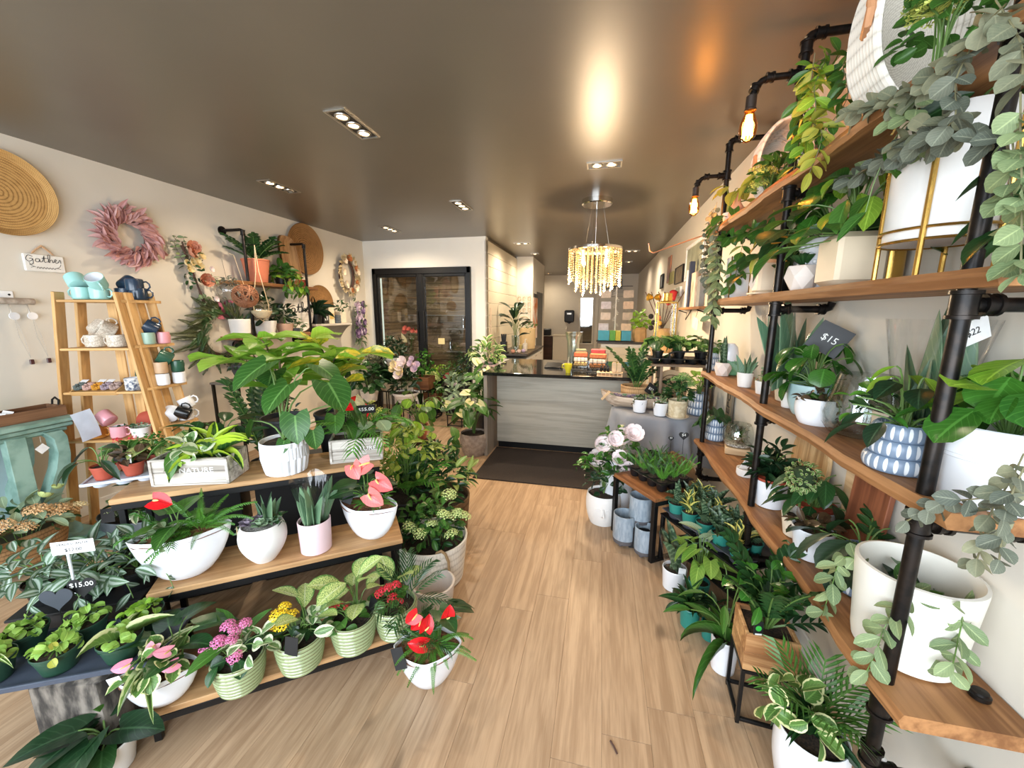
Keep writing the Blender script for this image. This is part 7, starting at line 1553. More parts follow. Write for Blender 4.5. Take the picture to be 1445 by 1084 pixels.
t, g, u = potted('potted_foliage', 'cream patterned pot on a saucer with a dense mixed green bush', 'plant', 955, 589, ZT, 24, 27, 24, M('cream embossed', (220, 206, 174), .6, c2=(196, 178, 142), scale=34, bump=.5), 305, saucer=CREAM); g.bush(70, .12, .11, .15, .06, .04, G['deep'], 'oval', (0, 0, .07)); g.heads([(-.03, -.05, g.z + .2), (.03, -.03, g.z + .22), (.07, -.03, g.z + .17)], .05, M('sedum green', (116, 156, 84), .7, var=.3), 50, .25); g.done()
def dashmat():
    m, t_, b = base('blue grey bead glaze', .35); MATS['blue grey bead glaze'] = m
    uv = t_.new('ShaderNodeUVMap'); sp = t_.new('ShaderNodeSeparateXYZ'); t_.link(uv.outputs[0], sp.inputs[0])
    k = t_.math('FRACT', t_.math('MULTIPLY', sp.outputs[0], 22)); d = t_.math('ABSOLUTE', t_.math('SUBTRACT', k, .5))
    v = t_.math('FRACT', t_.math('MULTIPLY', t_.math('SUBTRACT', sp.outputs[1], .04), 25 / 7.0)); e = t_.math('ABSOLUTE', t_.math('SUBTRACT', v, .47))
    r = t_.math('ADD', t_.math('POWER', t_.math('MULTIPLY', d, 4.4), 2), t_.math('POWER', t_.math('MULTIPLY', e, 3.1), 2))
    t_.link(t_.mix(t_.step(r, 1.1, .8), lin((122, 140, 162)), lin((222, 226, 230))), b.inputs['Base Color']); return m
BEAD = dashmat()
def beadpot(label, px, py, z, w, h, seed, sd='deep', **k):
    t, g, u = potted('bead_pot_plant', label, 'plant', px, py, z, w, w * .86, h, BEAD, seed, 'beads', group='blue grey three-ring pots', **k); return t, g
t, g = beadpot('blue-grey three-ring pot of lime leaves on the grey cloth', 984, 584, ZT, 31, 30, 306); g.stalked(20, .17, .1, .085, .06, G['lett'], 'oval', pitch=(-.3, 1)); g.done()
# riser crate and what stands on it
CRW = WOOD('grey crate board', (150, 128, 106), (110, 92, 76), 'x', .75)
t = thing('riser_crate', 'weathered wooden riser on the round table carrying the black nursery tray', 'crate', (.72, 3.95, ZT + .001)); RH = 1.155 - ZT
MB().box((0, 0, RH - .011), (.60, .3, .022), bev=.002).build('top_board', CRW, t)
for x in (-.16, .27): MB().box((x, 0, (RH - .022) / 2), (.025, .28, RH - .022), bev=.002).build('side_board', WOOD('grey crate board upright', (150, 128, 106), (110, 92, 76), 'z', .75), t)
t = thing('nursery_tray', 'black moulded nursery tray on the weathered riser', 'tray', (.72, 3.93, 1.157)); mb = MB(); mb.box((0, 0, .05), (.58, .27, .006), bev=.002)
for i in range(5):
    for j in range(2): mb.lathe([(.034, 0), (.04, .01), (.05, .055)], 14, ((i - 2) * .112, (j - .5) * .125, 0))
mb.build('cups', BLACKP, t, kind='stuff'); MB().tube([(-.1, -.13, .05), (-.1, -.135, .1), (-.06, -.135, .12), (.2, -.135, .12), (.24, -.135, .05)], .008, 6).build('handle', BLACKP, t)
for i in range(6):
    q = thing('watermelon_peperomia', ('striped', 'dark', 'tall', 'dense', 'loose', 'spreading')[i] + ' melon-leaf peperomia ' + ('at the counter end of', 'near the counter end of', 'in the middle of', 'behind the gold lantern in', 'at the post end of', 'hanging over the front of')[i] + ' the black tray', 'plant', (.72 + (i % 3 - 1) * .19, 3.93 + (i // 3 - .5) * .125, 1.21), 0, 'peperomias in the black tray'); z = pot(q, .032, .045, .06, BLACKP, .002, .003, .01); g = Grow(q, z, 310 + i); g.stalked(15, .15, .12, .11, .085, G['melon'] if i % 2 else G['deep'], 'oval', pitch=(-1, .3)); g.done()
t = thing('arched_board', 'pale arched wooden board leaning under the riser', 'board', (.68, 4.0, ZT + .001)); MB().prism([(-.15, 0), (.15, 0), (.15, .18)] + [(.15 * math.cos(a), .18 + .15 * math.sin(a)) for a in (PI * i / 14 for i in range(1, 14))] + [(-.15, .18)], -.01, .01).build('board_body', PLY, t); MB().tube([(.1 * math.cos(a), -.012, .18 + .1 * math.sin(a)) for a in (PI * i / 14 for i in range(15))], .004, 5).build('inlay', BRW, t)
t = thing('potted_foliage', 'mossy green bush in a dark pot under the riser', 'plant', (.63, 3.86, ZT + .001)); z = pot(t, .05, .06, .1, BLACKP); g = Grow(t, z, 320); g.bush(70, .15, .1, .16, .06, .04, G['dark'], 'oval', (0, 0, .05)); g.done()
t = thing('zz_plant', 'zz plant in a woven basket with a black chalk tag beside the counter end', 'plant', (.36, 3.96, ZT + .001)); MB().lathe([(.1, 0), (.115, .01), (.12, .17), (.112, .17), (.1, .02), (.001, .02)], 32, sx=1.25).build('basket', WEAVE('tan basket', (204, 164, 118), (140, 104, 68), 44, 16), t); MB().lathe([(.001, .14), (.11, .135)], 20, sx=1.2, cap0=False).build('soil', SOIL, t); g = Grow(t, .14, 321); g.pinnate(8, .42, .085, .045, G['deep'], 7, 50, 85, .5); place_tag(t, '$52', .09, .1, (.12, -.13, .16), (-.3, .6, .1), TAGB, CHALK, .035); g.done()
GOLDM = M('brass', (206, 164, 84), .25, .9, var=.1)
def lantern(par, w, h, zc):
    e = .012
    for sx in (-1, 1):
        for sy in (-1, 1): MB().box((sx * w / 2, sy * w / 2, h / 2), (e, e, h)).build('edge_bar', GOLDM, par)
        for z in (e / 2, h): MB().box((0, sx * w / 2, z), (w, e, e)).build('edge_bar', GOLDM, par); MB().box((sx * w / 2, 0, z), (e, w, e)).build('edge_bar', GOLDM, par)
        MB().box((sx * w / 2, 0, h / 2), (.003, w - e, h - e)).build('pane', CLEAR, par); MB().box((0, sx * w / 2, h / 2), (w - e, .003, h - e)).build('pane', CLEAR, par)
    MB().box((0, 0, .006), (w, w, .012)).build('base', GOLDM, par); MB().lathe([(w * .5, h), (w * .3, h + .02), (w * .28, h + .06), (w * .28, h + .09), (.001, h + .1)], 20, cap0=False).build('lid', GOLDM, par)
t = thing('riser_crate', 'second weathered riser behind the black tray carrying the gold lantern', 'crate', (.62, 4.2, ZT + .001)); MB().box((0, 0, .6), (.24, .2, .02), bev=.002).build('top_board', CRW, t)
for s_ in (-1, 1): MB().box((s_ * .1, 0, .295), (.02, .18, .59), bev=.002).build('side_board', MATS['grey crate board upright'], t)
t = thing('glass_lantern', 'gold edged glass lantern standing above the black nursery tray', 'lantern', (.62, 4.19, ZT + .613)); lantern(t, .17, .36, 0)
# ================================================================ floor by the table: small table, peony pot, grey pots, black rack
ZS_ = .455; A, B, C_ = at(866, 668, ZS_), at(925, 705, ZS_), at(985, 688, ZS_); ang = math.atan2(B.y - A.y, B.x - A.x); L1 = (B - A).length; L2 = .36
n_ = Vector((-math.sin(ang), math.cos(ang), 0)); ctr = (A + B) / 2 + n_ * L2 / 2
SWT = WOOD('side table board', (168, 112, 68), (124, 78, 44), 'x', .5)
t = thing('side_table', 'black framed side table with a wooden top carrying the fern tray', 'table', (ctr.x, ctr.y, 0), ang); MB().box((0, 0, ZS_ - .012), (L1, L2, .024), bev=.002).build('table_top', SWT, t)
for sx in (-1, 1):
    MB().box((sx * (L1 / 2 - .015), 0, ZS_ - .039), (.03, L2, .03), bev=.002).build('rail', BLK, t); MB().box((sx * (L1 / 2 - .015), 0, .012), (.03, L2 - .06, .024), bev=.002).build('rail', BLK, t)
    for sy in (-1, 1): MB().box((sx * (L1 / 2 - .015), sy * (L2 / 2 - .015), (ZS_ - .054) / 2), (.03, .03, ZS_ - .054), bev=.002).build('leg', BLK, t)
t = thing('nursery_tray', 'black tray of young ferns on the wooden side table', 'tray', (ctr.x + .03, ctr.y + .02, ZS_ + .001), ang); mb = MB(); mb.box((0, 0, .06), (.36, .28, .006), bev=.002)
for i in range(4):
    for j in range(3): mb.lathe([(.026, 0), (.032, .01), (.04, .06)], 12, ((i - 1.5) * .09, (j - 1) * .092, 0))
mb.build('cups', BLACKP, t, kind='stuff')
for i in range(12):
    r_ = Vector(((i % 4 - 1.5) * .09, (i // 4 - 1) * .092, 0)); c_, s_ = math.cos(ang), math.sin(ang); q = thing('young_fern', 'young fern, plug %s of the %s row in the black tray on the side table' % (('one', 'two', 'three', 'four')[i % 4], ('front', 'middle', 'back')[i // 4]), 'plant', (ctr.x + .03 + r_.x * c_ - r_.y * s_, ctr.y + .02 + r_.x * s_ + r_.y * c_, ZS_ + .0645), 0, 'young ferns on the side table'); g = Grow(q, .002, 330 + i); MB().lathe([(.03, 0), (.034, .004), (.001, .006)], 12).build('soil', SOIL, q); g.fronds(10, .15, .24, G['fern'] if i % 2 else G['fernd'], 62, 88, .6); g.done()
GLZ = M('reactive blue grey glaze', (160, 172, 182), .3, c2=(138, 152, 164), scale=60, coat=.3, stretch=(1, 1, .3)); GLD = M('bare dark clay', (92, 88, 90), .8)
def greypot(label, px, py, z, w, h, at_=None):
    sp = Spot(px, py, z); p = at_ or sp.p; t = thing('footed_pot', label, 'pot', (p[0], p[1], z + .001), 0, 'empty grey glazed pots'); r = w / 2 * sp.u; hh = h * sp.s
    MB().lathe([(r * .8, .012), (r * .95, .02), (r, hh * .22)], 36).build('clay_band', GLD, t); MB().lathe([(r, hh * .22), (r * 1.01, hh * .24), (r * 1.0, hh), (r * .93, hh), (r * .92, hh * .1), (.001, hh * .1)], 40, cap0=False).build('glazed_body', GLZ, t)
    for a in range(3): MB().lathe([(.012, 0), (.016, .014)], 10, (r * .6 * math.cos(a * 2.1), r * .6 * math.sin(a * 2.1), 0), cap1=True).build('foot', GLD, t)
    return hh
h1 = greypot('empty grey glazed pot on the floor at the outer side of the side table', 880, 766, 0, 32, 45); h2 = greypot('empty grey glazed pot on the floor against the side table front leg', 908, 782, 0, 28, 42)
PLP = at(903, 738, .16); PLP.z = 0
t = thing('plinth', 'low dark block under the upper grey glazed pot', 'plinth', PLP); MB().box((0, 0, .08), (.15, .15, .16), bev=.006).build('body', MATS['black board'], t)
greypot('empty grey glazed pot raised highest under the side table', 903, 742, .162, 33, 42, PLP)
q = at(850, 740, 0); t = thing('potted_foliage', 'dark leafy plant in a white face pot on the floor beside the side table', 'plant', (q.x, q.y + .06, .001)); z = pot(t, .1, .125, .24, MATTE, style='round'); g = Grow(t, z, 350); MB().tube([(0, -.137, .16), (.006, -.155, .1), (-.012, -.148, .095)], .006, 6).build('nose', MATTE, t)
for s_ in (-1, 1): MB().tube([(s_ * .02, -.135, .15), (s_ * .045, -.13, .158), (s_ * .065, -.12, .15)], .003, 5).build('brow', MATTE, t)
g.bush(80, .17, .15, .24, .075, .04, G['dark'], 'oval', (.03, 0, .1)); g.bush(34, .14, .1, .13, .07, .045, G['glossy'], 'round', (-.09, -.04, .22)); g.done()
q = at(872, 700, 0); t = thing('peony_bouquet', 'white pitcher of blush peonies beside the side table', 'flowers', (.17, 3.05, .001)); z = pot(t, .1, .12, .5, WHITE, style='round', deep=.03); g = Grow(t, z, 351)
g.blooms([(-.13, -.06, z + .14), (-.04, -.08, z + .2), (-.15, -.05, z + .02), (.1, -.03, z + .22), (.02, -.12, z + .06), (.05, 0, z + .2), (.07, -.13, z - .03)], .07, F['white'], 3, (-.2, -1, .5)); g.bush(44, .17, .13, .22, .09, .045, G['mid'], 'oval', (.0, -.03, .06), low=-.5); g.bush(30, .12, .1, .1, .06, .02, G['lamb'], 'lance', (-.06, -.06, .06)); g.done()
RK0, RK1 = at(932, 722, .345), at(1046, 806, .345); rz = math.atan2(RK1.y - RK0.y, RK1.x - RK0.x); RL = (RK1 - RK0).length; n_ = Vector((-math.sin(rz), math.cos(rz), 0)); RC = (RK0 + RK1) / 2 + n_ * .15
t = thing('plant_rack', 'low black rack holding the snake plant tray under the pipe shelf', 'rack', (RC.x, RC.y, 0), rz)
MB().box((0, 0, .33), (RL, .3, .012), bev=.002).build('shelf', BLK, t); MB().box((0, .02, .14), (RL, .28, .012), bev=.002).build('shelf', BLK, t)
for sx in (-1, 1):
    for sy in (-1, 1): MB().box((sx * (RL / 2 - .012), sy * .135, .162), (.022, .022, .324), bev=.002).build('leg', BLK, t)
t = thing('nursery_tray', 'grey moulded tray of teal pots on the low black rack', 'tray', (RC.x, RC.y, .337), rz); mb = MB(); GT = M('grey tray plastic', (74, 76, 84), .4, var=.15); mb.box((0, 0, .035), (RL * .98, .29, .006), bev=.002)
for i in range(5):
    for j in range(3): mb.lathe([(.034, 0), (.04, .008), (.046, .036)], 14, ((i - 2) * RL * .19, (j - 1) * .094, 0))
mb.build('cups', GT, t, kind='stuff')
for i in range(12):
    u_, v_ = (i % 5 - 2) * RL * .19, (i // 5 - 1) * .094; p = RC + Vector((math.cos(rz), math.sin(rz), 0)) * u_ + n_ * v_
    q = thing('snake_plant', '%s snake plant in teal pot, place %s of grey tray %s row' % ('yellow-edged' if i % 3 == 1 else 'banded', ('one', 'two', 'three', 'four', 'five')[i % 5], ('front', 'middle', 'back')[i // 5]), 'plant', (p.x, p.y, .346), rz, 'snake plants in the grey tray'); z = pot(q, .035, .046, .085, TEAL, .003, .003, .01); g = Grow(q, z, 360 + i); g.strap(11, .15, .04, G['snakey'] if i % 3 == 1 else G['snake'], 35, 85, (.1, .6), 'sword', .4); g.done()
# pots along the floor edge
t, g, u = potted('snake_plant', 'snake plant in film in a white pot on the floor before the black rack', 'plant', 950, 828, 0, 30, 34, 30, WHITE, 380); g.strap(9, .3, .04, G['snake'], 60, 86, (0, .4), 'sword', .3); MB().grid(lambda U, V: ((.05 + .05 * V) * math.cos(U * 2 * PI) * (1 + .06 * math.sin(U * 40)), (.05 + .05 * V) * math.sin(U * 2 * PI), g.z + V * .24), 30, 5).build('film_sleeve', FILM, t, 180); place_tag(t, '', .04, .06, (.03, -.05, g.z + .02), (-.2, .1, 0), TAGW, INK); g.done()
t, g, u = potted('arrowhead_plant', 'pale arrowhead vine in a teal pot on the floor by the black rack', 'plant', 985, 850, 0, 24, 30, 30, TEAL, 381, at_=at(984, 846, 0)); g.stalked(16, .27, .14, .12, .085, G['lett'], 'heart', pitch=(-.9, .6)); g.stalked(4, .36, .06, .14, .06, G['lamb'], 'heart', pitch=(.3, 1.2)); g.done()
t, g, u = potted('potted_foliage', 'dark leaved plant in a teal pot on the floor between the white pots', 'plant', 972, 882, 0, 24, 29, 30, TEAL, 382); g.strap(14, .17, .03, G['deep'], 30, 85, (.4, 1.3)); g.bush(12, .07, .06, .07, .08, .035, G['dark'], 'lance', (0, 0, .05)); g.done()
t, g, u = potted('potted_foliage', 'small plant in a teal pot half hidden behind the straggly white pot', 'plant', 1003, 905, 0, 22, 26, 26, TEAL, 383, at_=at(1001, 900, 0)); g.bush(26, .09, .08, .1, .07, .03, G['dark'], 'lance', (0, 0, .05)); g.done()
t, g, u = potted('straggly_plant', 'straggly long leaved plant in a white pot before the wooden box planter', 'plant', 1019, 943, 0, 32, 39, 52, WHITE, 384); g.stalked(9, .34, .2, .15, .035, G['mid'], 'lance', pitch=(-.8, .3), hmin=.2); g.strap(8, .22, .014, G['mid'], 30, 80, (.8, 1.75)); leaf(t, leaf_mesh('strap', G['mid'], 1.5, .4), (-.02, -.05, g.z), (-.5, -.6, .3), .3, .035); g.done()
# wooden box planter on the black cube stand
bx = at(1084, 968, .30); RZB = -.08; BW = .2; t = thing('wooden_box_planter', 'acacia wood box planter of zz plant on a black cube stand', 'planter', (.69, 1.55, .251), RZB); ACA = WOOD('acacia box', (206, 162, 112), (146, 100, 62), 'x', .5, .9, vary=.3)
for s_ in (-1, 1):
    for k in range(2): MB().box((0, s_ * .084, .04 + .08 * k), (.18, .012, .079), bev=.002).build('board', ACA, t); MB().box((s_ * .084, 0, .04 + .08 * k), (.012, .156, .079), bev=.002).build('end_board', ACA, t)
MB().box((0, 0, .006), (.156, .156, .01)).build('base_board', ACA, t); MB().box((0, 0, .075), (.156, .156, .13)).build('soil', SOIL, t)
g = Grow(t, .14, 390); g.pinnate(9, .36, .07, .034, G['deep'], 7, 55, 86, .5); g.bush(22, .1, .1, .14, .07, .045, G['glossy'], 'oval', (-.03, 0, .14), low=-.3); g.pinnate(2, .34, .07, .02, G['dark'], 8, 25, 35, .3, az=.1)
tg = place_tag(t, '', .035, .085, (-.05, -.08, .17), (-.1, 0, .2), TAGB, CHALK); MB().lathe([(.001, 0), (.011, 0)], 16, (0, 0, 0), rot=TOX, cap0=False).build('green_mark', M('label green', (60, 180, 70), .5), tg).location = (0, -.0015, .015); MB().box((0, -.0015, -.018), (.024, .001, .026)).build('label_panel', TAGW, tg); g.done()
t = stand('black cube frame stand under the acacia box planter', .69, 1.55, .25, .185, rz=RZB)
t, g, u = potted('palm_planter', 'tall white planter of parlor palm and cream peperomia nearest the camera', 'plant', 1145, 1084, 0, 66, 88, 98, WHITE, 391, at_=(.745, 1.27, 0), style='round'); g.fronds(8, .27, .7, G['mid'], 62, 88, .8, 'palm'); g.bush(30, .09, .08, .1, .07, .05, G['vari'], 'round', (-.07, -.02, .1)); g.strap(14, .17, .025, G['deep'], 20, 80, (.5, 1.4)); g.done()
# ================================================================ things on the pipe shelf
E_ = .0008
s1, s2, s3, s4 = (z + E_ for z in SZ)
X_ = .87
FAC = M('faceted bisque', (226, 214, 204), .6, var=.04); BOXW = M('cream ceramic', (226, 208, 180), .5, var=.04)
def rosette_pot(label, px, py, z, w, h, seed, style='facet', mat=None, n=1):
    t, g, u = potted('succulent_pot', label, 'plant', px, py, z, w * .75, w, h, mat or FAC, seed, style, deep=.008, rz=.3); g.succulent((0, 0, g.z + .005), w * u * .55, G['deep'], ((7, 20), (6, 45), (5, 70))); g.done(); return t
# top board: rope baskets on their sides, sprays, garlands
def rope_basket(label, p, r, L, rot):
    t = thing('rope_basket', label, 'basket', p, rot=rot); n = 15
    for i in range(n):
        q = r * (.8 + .2 * min(1, i / 5)); MB().tube([(q * .62 * math.cos(a), q * math.sin(a), L * i / (n - 1)) for a in (2 * PI * k / 40 for k in range(41))], L / n * .6, 6, False).build('rope_coil', ROPE, t)
    MB().lathe([(.001, .0), (r * .8, .0)], 32, sx=.62, cap0=False).build('base', ROPE, t); r *= .62
    for s_ in (-1, 1): MB().tube([(s_ * r * 1.02, -.04, L * .75), (s_ * r * 1.12, -.03, L * .95), (s_ * r * 1.13, 0, L * 1.0), (s_ * r * 1.12, .03, L * .95), (s_ * r * 1.02, .04, L * .75)], .011, 8).build('leather_handle', M('leather tan', (196, 142, 100), .6), t)
    return t
rope_basket('white coiled rope basket lying open at the middle of the top board', (.89, 2.62, s1 + .20), .185, .24, (PI / 2 + .12, 0, -.12))
rope_basket('larger white coiled rope basket lying on the top board next to the front post', (.885, 1.66, s1 + .265), .245, .26, (PI / 2 + .12, 0, -.12))
t = thing('berry_spray', 'yellow green berry spray spilling from the larger rope basket', 'spray', (.80, 1.32, s1 + .03)); g = Grow(t, 0, 401); g.bush(70, .07, .13, .12, .05, .035, G['mid'], 'oval', (0, 0, .1), low=-.4); g.heads([(-.03, -.02, .19), (-.02, .05, .16), (-.04, -.08, .15), (-.03, .0, .11)], .055, M('berry yellow', (206, 204, 110), .6, c2=(150, 170, 60), scale=90), 70, .2); g.done()
t = thing('berry_spray', 'lime berry spray at the mouth of the middle rope basket', 'spray', (.80, 2.36, s1 + .02)); g = Grow(t, 0, 402); g.bush(60, .06, .15, .1, .06, .04, G['mid'], 'oval', (0, 0, .06), low=-.4); g.heads([(-.04, .05, .1), (-.04, -.02, .07), (-.03, .1, .03), (-.05, 0, .03)], .05, MATS['berry yellow'], 60, .2); g.stalked(5, .1, .1, .14, .06, G['gold'], 'lance'); g.done()
t = tag(MB().lathe([(.03, 0), (.045, .03), (.04, .07), (.022, .1), (.02, .13), (.026, .15)], 20).build('clay_vase', M('peach clay', (216, 162, 128), .7)), 'small peach clay vase at the far end of the top board', 'vase'); t.location = (.80, 2.88, s1)
def garland(label, path, step, L, W, mat, kind='round', seed=1, extra=(), off=(), **k):
    p0 = Vector(path[0]); t = thing('garland', label, 'garland', p0); g = Grow(t, 0, seed, M('vine stem', (120, 116, 84), .7))
    g.vine([Vector(p) - p0 for p in path], step, L, W, mat, kind, **k)
    for e in extra: g.vine([Vector(p) - p0 for p in e[0]], step, L, W, e[1] if len(e) > 1 else mat, kind, **k)
    g.done(); return t
def X(px, py, x=.73): return atx(px, py, x)
garland('green leafy garland trailing down the middle post from the pipe elbow', [X(1200, 70, .85), X(1165, 80, .79), X(1140, 105), X(1130, 150), X(1128, 190), X(1120, 240)], .03, .075, .038, G['mid'], 'oval', 411, (([X(1170, 75, .8), X(1150, 120), X(1150, 160), X(1130, 225)], G['lime']), ([X(1210, 65, .88), X(1190, 90, .82), X(1195, 140, .8), X(1150, 200)], G['mid']), ([X(1150, 75), X(1140, 160), X(1160, 190), X(1140, 250)], G['gold'])))
garland('grey eucalyptus garland lying over the front of the top board', [X(1420, 5, .7), X(1395, 30, .71), X(1370, 60, .71), X(1330, 100), X(1290, 140), X(1240, 150)], .026, .045, .042, G['euca'], 'round', 412, (([X(1380, 50), X(1350, 110, .7), X(1345, 170, .7), X(1300, 200, .71)], G['eucad']), ([X(1330, 100), X(1280, 130), X(1225, 150), X(1200, 165)], G['euca']), ([X(1300, 120), X(1290, 160), X(1260, 170)], G['eucag'])))
garland('drooping dark eucalyptus garland hanging from the front post below the top board', [X(1440, 180), X(1400, 200), X(1350, 190), X(1300, 205), X(1250, 225, .78), X(1195, 258, .8)], .024, .045, .04, G['eucad'], 'round', 413, (([X(1370, 190), X(1330, 170), X(1310, 180), X(1270, 200)], G['euca']), ([X(1330, 190), X(1290, 215, .8), X(1230, 235, .82), X(1190, 262, .84)], G['eucag'])))
garland('pale green eucalyptus bunch hanging in front of the front post', [X(1425, 170), X(1430, 220), X(1425, 260), X(1435, 300)], .024, .05, .042, G['eucag'], 'oval', 414, (([X(1440, 130), X(1440, 200), X(1442, 280), X(1440, 400)], G['eucag']), ([X(1405, 0), X(1440, 60), X(1442, 120)], G['euca'])))
garland('grey eucalyptus garland hanging down the far post from the hook', [X(1012, 285), X(1005, 320), X(1000, 360), X(1003, 400), X(1008, 425)], .024, .048, .04, G['euca'], 'round', 415, (([X(1010, 290), X(996, 330, .7), X(994, 380, .7), X(1000, 410)], G['eucad']), ([X(1008, 300), X(1010, 350), X(1005, 398)], G['euca'])))
t = thing('potted_foliage', 'yellowing leafy sprig in a small pot at the far end of the top board', 'plant', (.79, 2.99, s1)); z = pot(t, .03, .04, .06, MATTE); g = Grow(t, z, 416); g.stalked(9, .2, .12, .14, .07, G['gold'], 'oval'); g.stalked(8, .1, .12, .13, .06, G['mid'], 'oval', hmin=-.6); g.done()
# second board
t = thing('white_lantern', 'white panelled lantern with a gold edge at the far end of the second board', 'lantern', (.84, 2.86, s2)); MB().box((0, 0, .13), (.11, .11, .26), bev=.004).build('body', MATTE, t)
for s_ in (-1, 1): MB().box((s_ * .056, -.056, .13), (.006, .006, .26)).build('gold_edge', GOLDM, t)
garland('trailing green vine over the second board by the far post', [X(1010, 338, .76), X(1030, 335, .8), X(1050, 330, .85), X(1080, 325, .88)], .03, .085, .05, G['mid'], 'oval', 421, (([X(1010, 340), X(1012, 390), X(1008, 430), X(1002, 452)], G['eucag']), ([X(1050, 335, .8), X(1040, 380, .8), X(1030, 410, .8)], G['mid'])))
t, g, u = potted('potted_foliage', 'bushy big leaved plant in a hidden dark pot behind the cream canister', 'plant', 1056, 415, s2, 30, 34, 24, BLACKP, 422, at_=(.90, 2.35, 0)); g.stalked(26, .3, .16, .13, .085, G['deep'], 'oval', hmin=.1); g.stalked(10, .3, .14, .13, .07, G['gold'], 'lance', hmin=.3); g.done()
t = thing('canister', 'square cream canister beside the faceted pot near the middle post', 'canister', (.80, 2.27, s2)); MB().box((0, 0, .085), (.1, .1, .17), bev=.02).build('body', BOXW, t); MB().box((0, 0, .006), (.13, .12, .01), bev=.003).build('base_slab', BOXW, t)
for px, py_, lab, sd in ((1076, 0, 'faceted blush pot of succulent beyond the middle post on the second board', 423), (1130, 0, 'faceted blush pot of succulent on the camera side of the middle post', 424)):
    p = atx(px, 410, .80); t = thing('succulent_pot', lab, 'plant', (.80, p.y, s2), .2, 'faceted pots on the second board'); z = pot(t, .042, .062, .095, FAC, style='facet', deep=.01); g = Grow(t, z, sd); g.succulent((0, 0, z + .01), .07, G['deep'], ((8, 25), (7, 50), (5, 72))); g.done()
t = thing('ring_vase', 'white glazed ring shaped vase behind the faceted pot on the second board', 'vase', (.93, 2.2, s2)); MB().tube([(0, .065 * math.cos(a), .09 + .065 * math.sin(a)) for a in (2 * PI * k / 28 for k in range(29))], .03, 12, False).build('ring', WHITE, t); MB().lathe([(.03, .16), (.022, .19), (.03, .22)], 16).build('neck', WHITE, t)
t = thing('hobnail_pot_plant', 'white hobnail vase of big round leaves on the second board', 'plant', (.89, 1.91, s2)); z = pot(t, .06, .085, .2, WHITE, style='round'); g = Grow(t, z, 425); hb = MB()
for r_ in range(5):
    for k in range(18): a = 2 * PI * (k + r_ % 2 * .5) / 18; hb.ball((.093 * math.cos(a), .093 * math.sin(a), .05 + .03 * r_), .009, 5, 3)
hb.build('hobnails', WHITE, t, kind='stuff'); g.stalked(16, .2, .2, .16, .13, G['deep'], 'oval', hmin=-.1, pitch=(-.9, .4)); g.stalked(12, .2, .2, .1, .095, G['glossy'], 'round', az=2.8, pitch=(-1.2, -.3)); g.anthurium([(-.14, .1, z + .06)], .06, LEAF('spathe orange', (206, 130, 40), (228, 168, 70), trans=.15), SPX2); g.done()
t = thing('cube_pot_plant', 'square cream pot of drooping broad leaves beside the gold stand', 'plant', (.85, 1.67, s2)); MB().box((0, 0, .09), (.15, .15, .18), bev=.02).build('pot', BOXW, t); g = Grow(t, .18, 426); g.stalked(26, .24, .2, .14, .075, G['mid'], 'oval', hmin=-.3, pitch=(-1, .2)); g.stalked(10, .3, .14, .13, .065, G['lime'], 'oval', hmin=.2); g.strap(5, .22, .014, G['fernd'], 5, 25, (.3, 1)); g.done()
t = thing('brass_lantern', 'small brass lantern top with a wire handle behind the broad leaved plant', 'lantern', (.975, 1.68, s2)); MB().lathe([(.04, 0), (.04, .3), (.047, .31), (.047, .38), (.035, .4), (.001, .41)], 20).build('body', GOLDM, t); MB().tube([(-.045, 0, .37), (-.04, 0, .44), (0, 0, .48), (.04, 0, .44), (.045, 0, .37)], .003, 6).build('wire_handle', STEEL, t)
t = thing('planter_on_stand', 'tall white cylinder planter in a gold legged stand on the second board', 'planter', (.895, 1.375, s2)); MB().lathe([(.1, .1), (.11, .1), (.112, .42), (.105, .42), (.1, .12), (.001, .12)], 36).build('pot', MATTE, t)
for k in range(4): a = PI / 4 + k * PI / 2; MB().tube([(.118 * math.cos(a), .118 * math.sin(a), 0), (.118 * math.cos(a), .118 * math.sin(a), .4)], .007, 8).build('leg', GOLDM, t)
for z in (.1, .13): MB().tube([(.118 * math.cos(a), .118 * math.sin(a), z) for a in (2 * PI * k / 28 for k in range(29))], .004, 6, False).build('ring', GOLDM, t)
g = Grow(t, .36, 427); g.bush(20, .13, .13, .1, .12, .06, G['deep'], 'oval', (.02, -.05, .08)); g.vine([(-.05, -.05, .4), (-.13, -.03, .4), (-.15, .02, .3), (-.15, .05, .2)], .06, .12, .04, G['mid'], 'lance', False); g.done()
t = thing('potted_foliage', 'dark spreading plant behind the front post on the second board', 'plant', (.92, 1.03, s2)); z = pot(t, .05, .06, .08, MATTE); g = Grow(t, z, 428); g.stalked(22, .24, .14, .12, .06, G['deep'], 'lance', hmin=.0); g.done()
